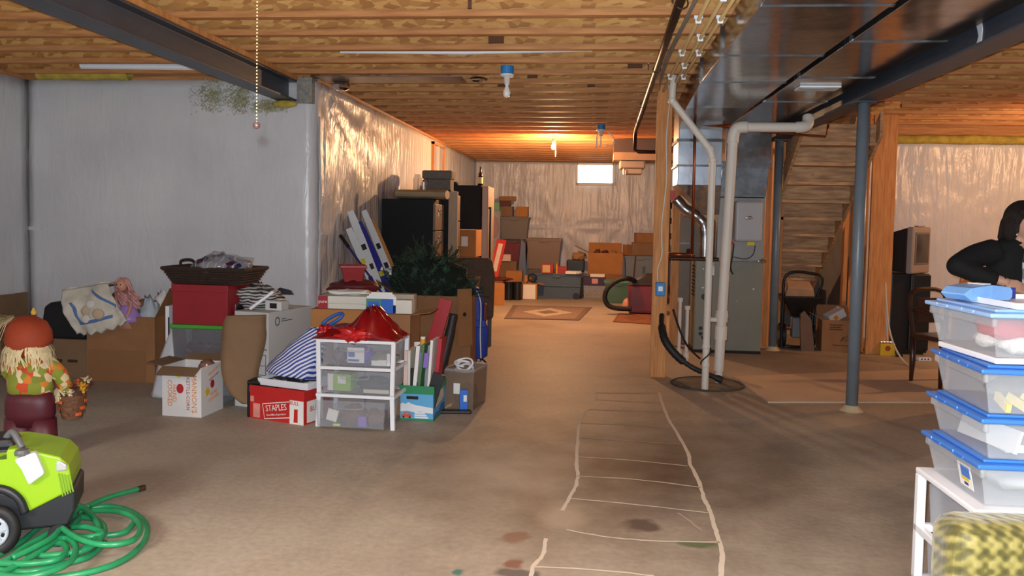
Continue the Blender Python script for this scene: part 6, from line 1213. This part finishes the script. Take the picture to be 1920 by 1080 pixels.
MB().box(-.36, .0, .395, -.27, .07, .445).build('outlet_block', DK, pw, bevel=.008); MB().tube(smooth_path([(-.30, .1, .47), (-.27, .08, .50), (-.24, .05, .47), (-.22, .03, .44)], 4), .016, 8).build('spray_knob', M('cap_grey', (96, 98, 100)), pw, smooth=True)
# garden hose
HG = M('hose_green', (38, 140, 88), .35, var=.12, scale=18)
def hpth(l, z=.014, dz=0): 
    n = len(l); return smooth_path([G(x*.259, 800+y*.259, z+dz*math.sin(PI*i/(n-1))) for i, (x, y) in enumerate(l)], 7)
ho = thing('garden_hose', 'tangled green garden hose on the floor by the washer', 'hose')
coils = [([(1000, 452), (900, 478), (760, 520), (640, 575), (500, 665), (320, 790), (180, 870), (60, 960), (-70, 1010)], .03, .02), ([(1080-440, 590), (800, 578), (940, 612), (1050, 690), (1062, 790), (980, 905), (820, 1000), (600, 1062), (400, 1090), (180, 1100)], .014, 0),
    ([(660, 606), (850, 612), (970, 660), (1018, 740), (960, 822), (800, 855), (640, 835), (500, 770), (405, 680), (392, 610), (470, 556), (590, 580), (680, 660), (715, 760), (640, 860), (520, 940)], .04, .04), ([(770, 788), (900, 765), (968, 700)], .014, 0),
    ([(-40, 985), (200, 992), (400, 965), (480, 905), (455, 845), (380, 850)], .04, .01), ([(410, 812), (500, 815), (550, 880), (510, 975), (360, 1050), (150, 1090), (-40, 1062)], .05, .01), ([(200, 935), (400, 928), (600, 900), (720, 820), (755, 735), (690, 670), (560, 655)], .03, .02), ([(90, 950), (240, 880), (380, 800), (470, 700), (560, 600), (640, 575)], .055, .02), ([(530, 725), (640, 728), (740, 770), (640, 800), (520, 790)], .05, .01),
    ([(-40, 1030), (200, 1050), (420, 1000), (640, 940), (760, 840)], .016, 0), ([(-30, 940), (160, 830), (300, 720), (420, 690)], .016, 0), ([(0, 1070), (300, 900), (480, 760), (600, 640)], .03, .02)]
for l, z, dz in coils: MB().tube(hpth(l, z, dz), .0128, 10).build('coil', HG, ho, smooth=True)
e = G(1000*.259, 800+452*.259, .03); e2 = G(1048*.259, 800+440*.259, .03); MB().cyl(e, e2, .0155, n=12).build('coupling', M('brass_dark', (96, 70, 56), .4, .7), ho)
# ------------------------------------------------------------------ scarecrow, back turned
sx = W(56, 700, 4.45).x; sc = thing('scarecrow', 'small scarecrow doll with straw hair and a basket, seen from behind', 'scarecrow', (sx, 4.45, 0), 6)
def ring(rx, ry, z, cx_=0, cy_=0, n=18, wob=0): return [(cx_+rx*math.cos(t)*(1+wob*math.sin(3*t)), cy_+ry*math.sin(t)*(1+wob*math.cos(2*t)), z) for t in [i*2*PI/n for i in range(n)]]
BURG = M('burgundy_satin', (78, 18, 32), .5, var=.15, scale=6, bump=.3, bscale=10)
MB().loft([ring(.075, .06, .0, -.072), ring(.08, .065, .12, -.072), ring(.078, .07, .24, -.066)]).loft([ring(.075, .06, .0, .072), ring(.08, .065, .12, .072), ring(.078, .07, .24, .066)]).loft([ring(.12, .07, .20), ring(.142, .086, .27), ring(.14, .085, .34), ring(.122, .075, .405)]).build('trousers', BURG, sc, smooth=True)
for x in (-.072, .072): MB().ball((x, .03, .02), .05, 12, 6, (1, 1.6, .5)).build('shoe', BLACKM, sc, smooth=True)
LEAF = make_spots('leaf_print', 26, [(0, lin((130, 140, 44))), (.42, lin((196, 74, 34))), (.6, lin((206, 120, 40))), (.74, lin((216, 196, 156))), (.86, lin((120, 130, 40)))], .8)
MB().loft([ring(.125, .078, .375, 0, 0, 18, .04), ring(.128, .08, .44), ring(.118, .075, .54), ring(.09, .06, .62), ring(.04, .035, .66)]).build('shirt', LEAF, sc, smooth=True)
MB().tube(smooth_path([(.10, .0, .57), (.15, .03, .50), (.165, .07, .42), (.15, .10, .39)], 5), [.045]*6+[.042]*6+[.038]*4, 12).build('sleeve', LEAF, sc, smooth=True); MB().tube(smooth_path([(-.10, .0, .57), (-.14, .04, .50), (-.13, .09, .44)], 5), [.045]*6+[.04]*5, 12).build('sleeve', LEAF, sc, smooth=True)
RUST = M('rust_felt', (150, 58, 26), .75, var=.12, scale=9, bump=.2)
MB().ball((0, .02, .70), .09, 14, 10).build('head', M('burlap', (176, 140, 96), .9), sc, smooth=True)
MB().loft([[(x, y, z-.05*max(0, -y/.1)**2) for x, y, z in ring(.118, .108, .672, .0, -.012, 18, .04)], ring(.128, .118, .70, .0, -.008), ring(.124, .112, .75, -.004, 0), ring(.102, .095, .80, -.012, .005), ring(.05, .05, .832, -.02, .01), ring(.01, .01, .838, -.02, .01)]).build('hat', RUST, sc, smooth=True)
MB().lathe([(.012, 0), (.016, .015), (.003, .04)], 8).build('hat_tip', M('gold_felt', (206, 160, 60), .8), sc).location = (.015, .02, .842)
STRAW = M('raffia', (214, 196, 152), .7, var=.15, scale=30); mb = MB()
for k in range(150):
    a_ = random.uniform(-PI*1.02, .02) if k < 120 else random.uniform(0, PI); r0 = .115; c_ = Vector((r0*math.cos(a_), -.01+.105*math.sin(a_), .675+.01*math.sin(5*a_)))
    o_ = Vector((math.cos(a_), math.sin(a_), 0)); L = random.uniform(.07, .15); s_ = Vector((-o_.y, o_.x, 0))
    pts = [c_, c_+o_*.02+Vector((0, 0, -L*.4))+s_*jit(.015), c_+o_*(.02+jit(.02))+Vector((0, 0, -L))+s_*jit(.035)]
    w_ = random.uniform(.003, .006); mb.add([pts[0]-s_*w_, pts[0]+s_*w_, pts[1]-s_*w_, pts[1]+s_*w_, pts[2]-s_*w_*.6, pts[2]+s_*w_*.6], [(0, 1, 3, 2), (2, 3, 5, 4)])
for k in range(46):
    c_ = Vector((-.06+jit(.02), -.07+jit(.02), .835+jit(.012))); d_ = Vector((-.10+jit(.05), -.05+jit(.04), -.06+jit(.05))); s_ = Vector((.0, .3, .9)).cross(d_).normalized()*random.uniform(.003, .005)
    m_ = c_+d_*.6+Vector((0, 0, .02)); e_ = c_+d_*1.3+Vector((0, 0, -.04)); mb.add([c_-s_, c_+s_, m_-s_, m_+s_, e_-s_*.6, e_+s_*.6], [(0, 1, 3, 2), (2, 3, 5, 4)])
tag(mb.build('straw_hair', STRAW, sc), kind='stuff')
hand = MB().ball((.155, .10, .40), .03, 10, 8, (1, .7, 1.1))
for k in range(5): a_ = -.5+.3*k; hand.tube([(.16, .09, .395), (.16+.045*math.cos(a_), .075, .395-.02+.05*math.sin(a_-.6))], [.009, .006], 6)
hand.build('hand', M('felt_hand', (222, 196, 160), .85), sc, smooth=True)
cuff = MB()
for k in range(26): a_ = random.uniform(-2.4, -.2); p_ = Vector((.125, .06, .41)); e_ = p_+Vector((.06*math.cos(a_), -.03+jit(.02), .085*math.sin(a_))); s_ = Vector((.004, 0, .002)); cuff.add([p_-s_, p_+s_, e_+s_, e_-s_], [(0, 1, 2, 3)])
tag(cuff.build('straw_cuff', STRAW, sc), kind='stuff')
bs = thing('harvest_basket', 'small woven basket of autumn flowers beside the scarecrow', 'basket', (sx+.185, 4.56, .20)); 
bs.location.z = -.01
WV = M('basket_brown', (104, 66, 42), .7, var=.2, scale=40, bump=.6); ORB = M('basket_orange', (206, 92, 34), .6)
MB().loft([ring(.055, .055, .235), ring(.07, .07, .30), ring(.078, .078, .375), ring(.07, .07, .375), ring(.05, .05, .245)]).build('bowl', WV, bs)
for z, rr_ in ((.265, .064), (.30, .072), (.34, .077)):
    for k in range(6): a_ = k*PI/3+z*9; MB().loft([[((rr_+.003+d)*math.cos(t), (rr_+.003+d)*math.sin(t), z+h) for d, h in ((0, -.009), (.003, -.009), (.003, .009), (0, .009))] for t in (a_, a_+.25, a_+.5)]).build('splint', ORB if k % 2 else WV, bs)
MB().tube(smooth_path([(-.075, 0, .37), (-.05, 0, .43), (0, 0, .445), (.05, 0, .43), (.075, 0, .37)], 4), .006, 6).build('handle', WV, bs)
FCOL = [M('petal_gold', (214, 160, 40), .7), M('petal_plum', (84, 30, 44), .7), M('petal_rust', (186, 80, 30), .7), STRAW]
for k in range(16):
    a_ = random.random()*6.28; r_2 = .085*math.sqrt(random.random()); c_ = Vector((r_2*math.cos(a_)+.02, r_2*math.sin(a_), .39+random.random()*.07-.3*r_2*r_2)); mb = MB()
    for j in range(9): t = j*2*PI/9; d_ = Vector((math.cos(t), math.sin(t)*.8, .5+.3*jit(1))).normalized()*.036; s_ = Vector((-d_.y, d_.x, 0)).normalized()*.008; mb.add([c_, c_+d_*.6+s_, c_+d_, c_+d_*.6-s_], [(0, 1, 2, 3)])
    mb.ball(c_, .009, 6, 4); mb.build('flower', FCOL[k % 4 if k > 2 else 0], bs)
# ------------------------------------------------------------------ chalk ladder on the floor
CHALK = M('chalk', (206, 190, 170), .95); CHALK2 = M('chalk_faint', (168, 148, 124), .95)
def chalk(pts, w, m=None):
    P = smooth_path([G(*p) for p in pts], 6); vs_ = []; n = len(P)
    for i, p in enumerate(P):
        d = (P[min(i+1, n-1)]-P[max(i-1, 0)]); d = Vector((d.x, d.y, 0)).normalized(); s = Vector((-d.y, d.x, 0))*w/2*(1+.4*nz(p.x*22, p.y*22)); j = Vector((nz(p.x*30, p.y*30, 3), nz(p.x*30, p.y*30, 8), 0))*.006
        vs_ += [p+s+j+Vector((0, 0, .0012)), p-s+j+Vector((0, 0, .0012))]
    MB().add(vs_, [(2*i, 2*i+1, 2*i+3, 2*i+2) for i in range(n-1)]).build('chalk_line', m or CHALK, floor)
chalk([(1236, 737), (1243, 760), (1253, 785), (1268, 810), (1290, 850), (1294, 870), (1311, 905), (1320, 935), (1333, 962), (1342, 995), (1350, 1020), (1354, 1045), (1350, 1090)], .022)
chalk([(1105, 765), (1093, 780), (1086, 795), (1083, 830), (1081, 870), (1083, 900), (1070, 930), (1054, 957)], .02); chalk([(1024, 1010), (1018, 1040), (1000, 1062), (993, 1090)], .018); chalk([(1116, 735), (1121, 748)], .014)
for pts, m in (([(1120, 737), (1236, 738)], CHALK2), ([(1118, 750), (1238, 756)], CHALK2), ([(1103, 768), (1243, 773)], CHALK2), ([(1088, 794), (1180, 797), (1258, 803)], CHALK2), ([(1086, 821), (1180, 827), (1275, 833)], CHALK2), ([(1083, 857), (1180, 863), (1288, 874)], CHALK), ([(1080, 893), (1190, 899), (1314, 914)], CHALK), ([(1072, 935), (1190, 946), (1330, 962)], CHALK), ([(1062, 993), (1130, 1006), (1220, 1014), (1350, 1017)], CHALK), ([(1002, 1063), (1120, 1069), (1225, 1080)], CHALK), ([(1272, 962), (1316, 995)], CHALK2)): chalk(pts, .012, m)
# ================================================================== WOMAN
SKIN = M('skin', (206, 160, 134), .5); CARDI = M('black_knit', (12, 12, 14), .85); JEAN = M('dark_jeans', (28, 32, 46), .8); HAIR = M('dark_hair', (34, 22, 18), .62, var=.4, scale=20, stretch=(6, 6, 1), bump=1, bscale=60); TOP = make_spots('leafy_top', 13, [(0, lin((206, 206, 208))), (.62, lin((46, 46, 50))), (.8, lin((130, 130, 134)))], .8)
def soft(o, vox, it=6, smooth=True):
    m = o.modifiers.new('remesh', 'REMESH'); m.mode = 'VOXEL'; m.voxel_size = vox; m.use_smooth_shade = True
    m2 = o.modifiers.new('smooth', 'SMOOTH'); m2.factor = .5; m2.iterations = it; return o
wo = thing('woman', 'woman in a black cardigan looking down behind the bins', 'person', (W(1897, 500, 5.6).x+.02, 5.6, 0), 14)
def arm(mb, pts, rs): return mb.tube(smooth_path(pts, 5), [rs[0]+(rs[1]-rs[0])*i/(5*(len(pts)-1)) for i in range(5*(len(pts)-1)+1)], 12)
def fingers(mb, wrist, d, side, sgn):
    d = Vector(d).normalized(); side = Vector(side).normalized(); nrm = d.cross(side)
    mb.loft([[Vector(wrist)+d*t+side*a*w+nrm*b*.013 for a, b in ((-1, -1), (1, -1), (1, 1), (-1, 1))] for t, w in ((0, .024), (.04, .036), (.085, .038))])
    for k, L in enumerate((.062, .070, .066, .052)):
        b0 = Vector(wrist)+d*.08+side*(-.028+.0185*k); mb.tube([b0, b0+d*L*.5+nrm*.006*sgn, b0+d*L*.8+nrm*.028*sgn, b0+d*L*.75+nrm*.045*sgn], [.0095, .009, .0085, .007], 8)
    b0 = Vector(wrist)+d*.03-side*.03; mb.tube([b0, b0+d*.03-side*.025+nrm*.01*sgn, b0+d*.06-side*.022+nrm*.025*sgn], [.012, .011, .009], 8)
bd = MB()
bd.loft([ring(.155, .11, .82), ring(.165, .115, .90), ring(.13, .095, 1.04), ring(.15, .10, 1.18), ring(.165, .095, 1.28), ring(.12, .075, 1.345), ring(.05, .05, 1.37)])
for s in (-1, 1): bd.tube([(s*.085, 0, .9), (s*.09, 0, .5), (s*.09, .01, .10), (s*.09, 0, .06)], [.085, .058, .04, .042], 14).ball((s*.09, -.06, .035), .05, 12, 8, (.8, 2.0, .65))
bd.tube([(0, -.0, 1.33), (.012, -.035, 1.43)], [.055, .05], 14).ball((.02, -.06, 1.485), .098, 18, 14, (.82, .98, 1.16)).ball((.02, -.155, 1.475), .016, 8, 6, (.8, 1, 1.3)).ball((.02, -.13, 1.41), .035, 10, 8)
arm(bd, [(-.155, 0, 1.30), (-.29, .0, 1.26), (-.42, -.03, 1.20)], (.055, .042)); arm(bd, [(-.42, -.03, 1.20), (-.30, -.12, 1.145), (-.20, -.19, 1.105)], (.042, .028)); fingers(bd, (-.21, -.185, 1.108), (.75, -.45, -.30), (.25, .3, .9), -1)
arm(bd, [(.155, 0, 1.30), (.26, -.03, 1.18), (.31, -.08, 1.05)], (.055, .042)); arm(bd, [(.31, -.08, 1.05), (.26, -.2, 1.03), (.2, -.31, 1.03)], (.042, .028)); fingers(bd, (.205, -.30, 1.03), (-.3, -.9, -.2), (.9, -.3, 0), -1)
body_o = soft(bd.build('body', SKIN, wo, smooth=True), .009, 4)
for s in (-1, 1): MB().ball((.02+s*.034, -.142, 1.497), .011, 10, 8).build('eye', M('eye_white', (230, 228, 224), .2), body_o, smooth=True); MB().ball((.02+s*.034, -.152, 1.497), .005, 8, 6).build('iris', M('iris_brown', (60, 40, 28), .2), body_o)
MB().ball((.02, -.158, 1.432), .022, 10, 6, (1, .35, .3)).build('mouth', M('lips', (170, 84, 84), .4), body_o, smooth=True)
cd = MB(); cd.loft([ring(.185, .125, .78, 0, .015), ring(.182, .122, .92, 0, .015), ring(.165, .115, 1.05, 0, .015), ring(.175, .118, 1.18, 0, .012), ring(.19, .108, 1.28, 0, .012), ring(.135, .085, 1.35, 0, .012), ring(.07, .06, 1.385, 0, .02)])
arm(cd, [(-.15, 0, 1.295), (-.29, .0, 1.26), (-.43, -.03, 1.20)], (.085, .068)); cd.ball((-.43, -.03, 1.20), .066, 12, 8); arm(cd, [(-.43, -.03, 1.20), (-.33, -.10, 1.15), (-.245, -.155, 1.12)], (.066, .05))
arm(cd, [(.15, 0, 1.295), (.26, -.03, 1.18), (.32, -.08, 1.05)], (.085, .068)); cd.ball((.32, -.08, 1.05), .066, 12, 8); arm(cd, [(.32, -.08, 1.05), (.27, -.2, 1.03), (.215, -.28, 1.03)], (.066, .05))
soft(cd.build('cardigan', CARDI, wo, smooth=True), .013, 4)
tp = MB(); tp.loft([ring(.10, .13, .80, .03), ring(.10, .128, .95, .03), ring(.095, .125, 1.08, .03), ring(.10, .135, 1.19, .03), ring(.085, .125, 1.27, .025), ring(.06, .10, 1.31, .02)]); soft(tp.build('printed_top', TOP, wo, smooth=True), .012, 4)
tr_ = MB(); tr_.loft([ring(.165, .12, .84), ring(.172, .122, .80), ring(.168, .118, .74)])
for s in (-1, 1): tr_.tube([(s*.085, 0, .86), (s*.09, 0, .5), (s*.09, .01, .07)], [.092, .07, .06], 14)
soft(tr_.build('trousers', JEAN, wo, smooth=True), .014, 4)
for s in (-1, 1): MB().ball((s*.09, -.06, .04), .058, 12, 8, (.85, 2.0, .68)).build('shoe', BLACKM, wo, smooth=True)
hr = MB(); hr.ball((.02, -.02, 1.51), .115, 18, 12, (.94, 1.0, 1.0)).ball((.02, .04, 1.45), .095, 16, 10, (1.05, .8, 1.15)).ball((-.068, -.03, 1.44), .05, 12, 10, (.7, 1.15, 1.7)).ball((.108, -.03, 1.44), .05, 12, 10, (.7, 1.15, 1.7)).ball((-.02, -.11, 1.545), .05, 12, 8, (1.2, .7, .8))
for k in range(16): a_ = random.uniform(.1, PI-.1); c_ = Vector((.02+.10*math.cos(a_), .0+.09*math.sin(a_), 1.45)); hr.tube([c_, c_+Vector((.01*math.cos(a_), .01, -.07)), c_+Vector((jit(.012), .0, -.10-random.random()*.03))], [.02, .016, .006], 6)
soft(hr.build('hair', HAIR, wo, smooth=True), .009, 2)
MB().ball((-.062, -.075, 1.405), .008, 10, 8).build('earring', M('pearl', (236, 234, 230), .1, .3), wo, smooth=True)
MB().tube([Vector((-.215, -.18, 1.11))+Vector((.02*math.cos(t)*.4, .028*math.cos(t)*.6, .032*math.sin(t))) for t in [i*PI/8 for i in range(16)]], .006, 6, closed=True).build('wristband', BLACK, wo)
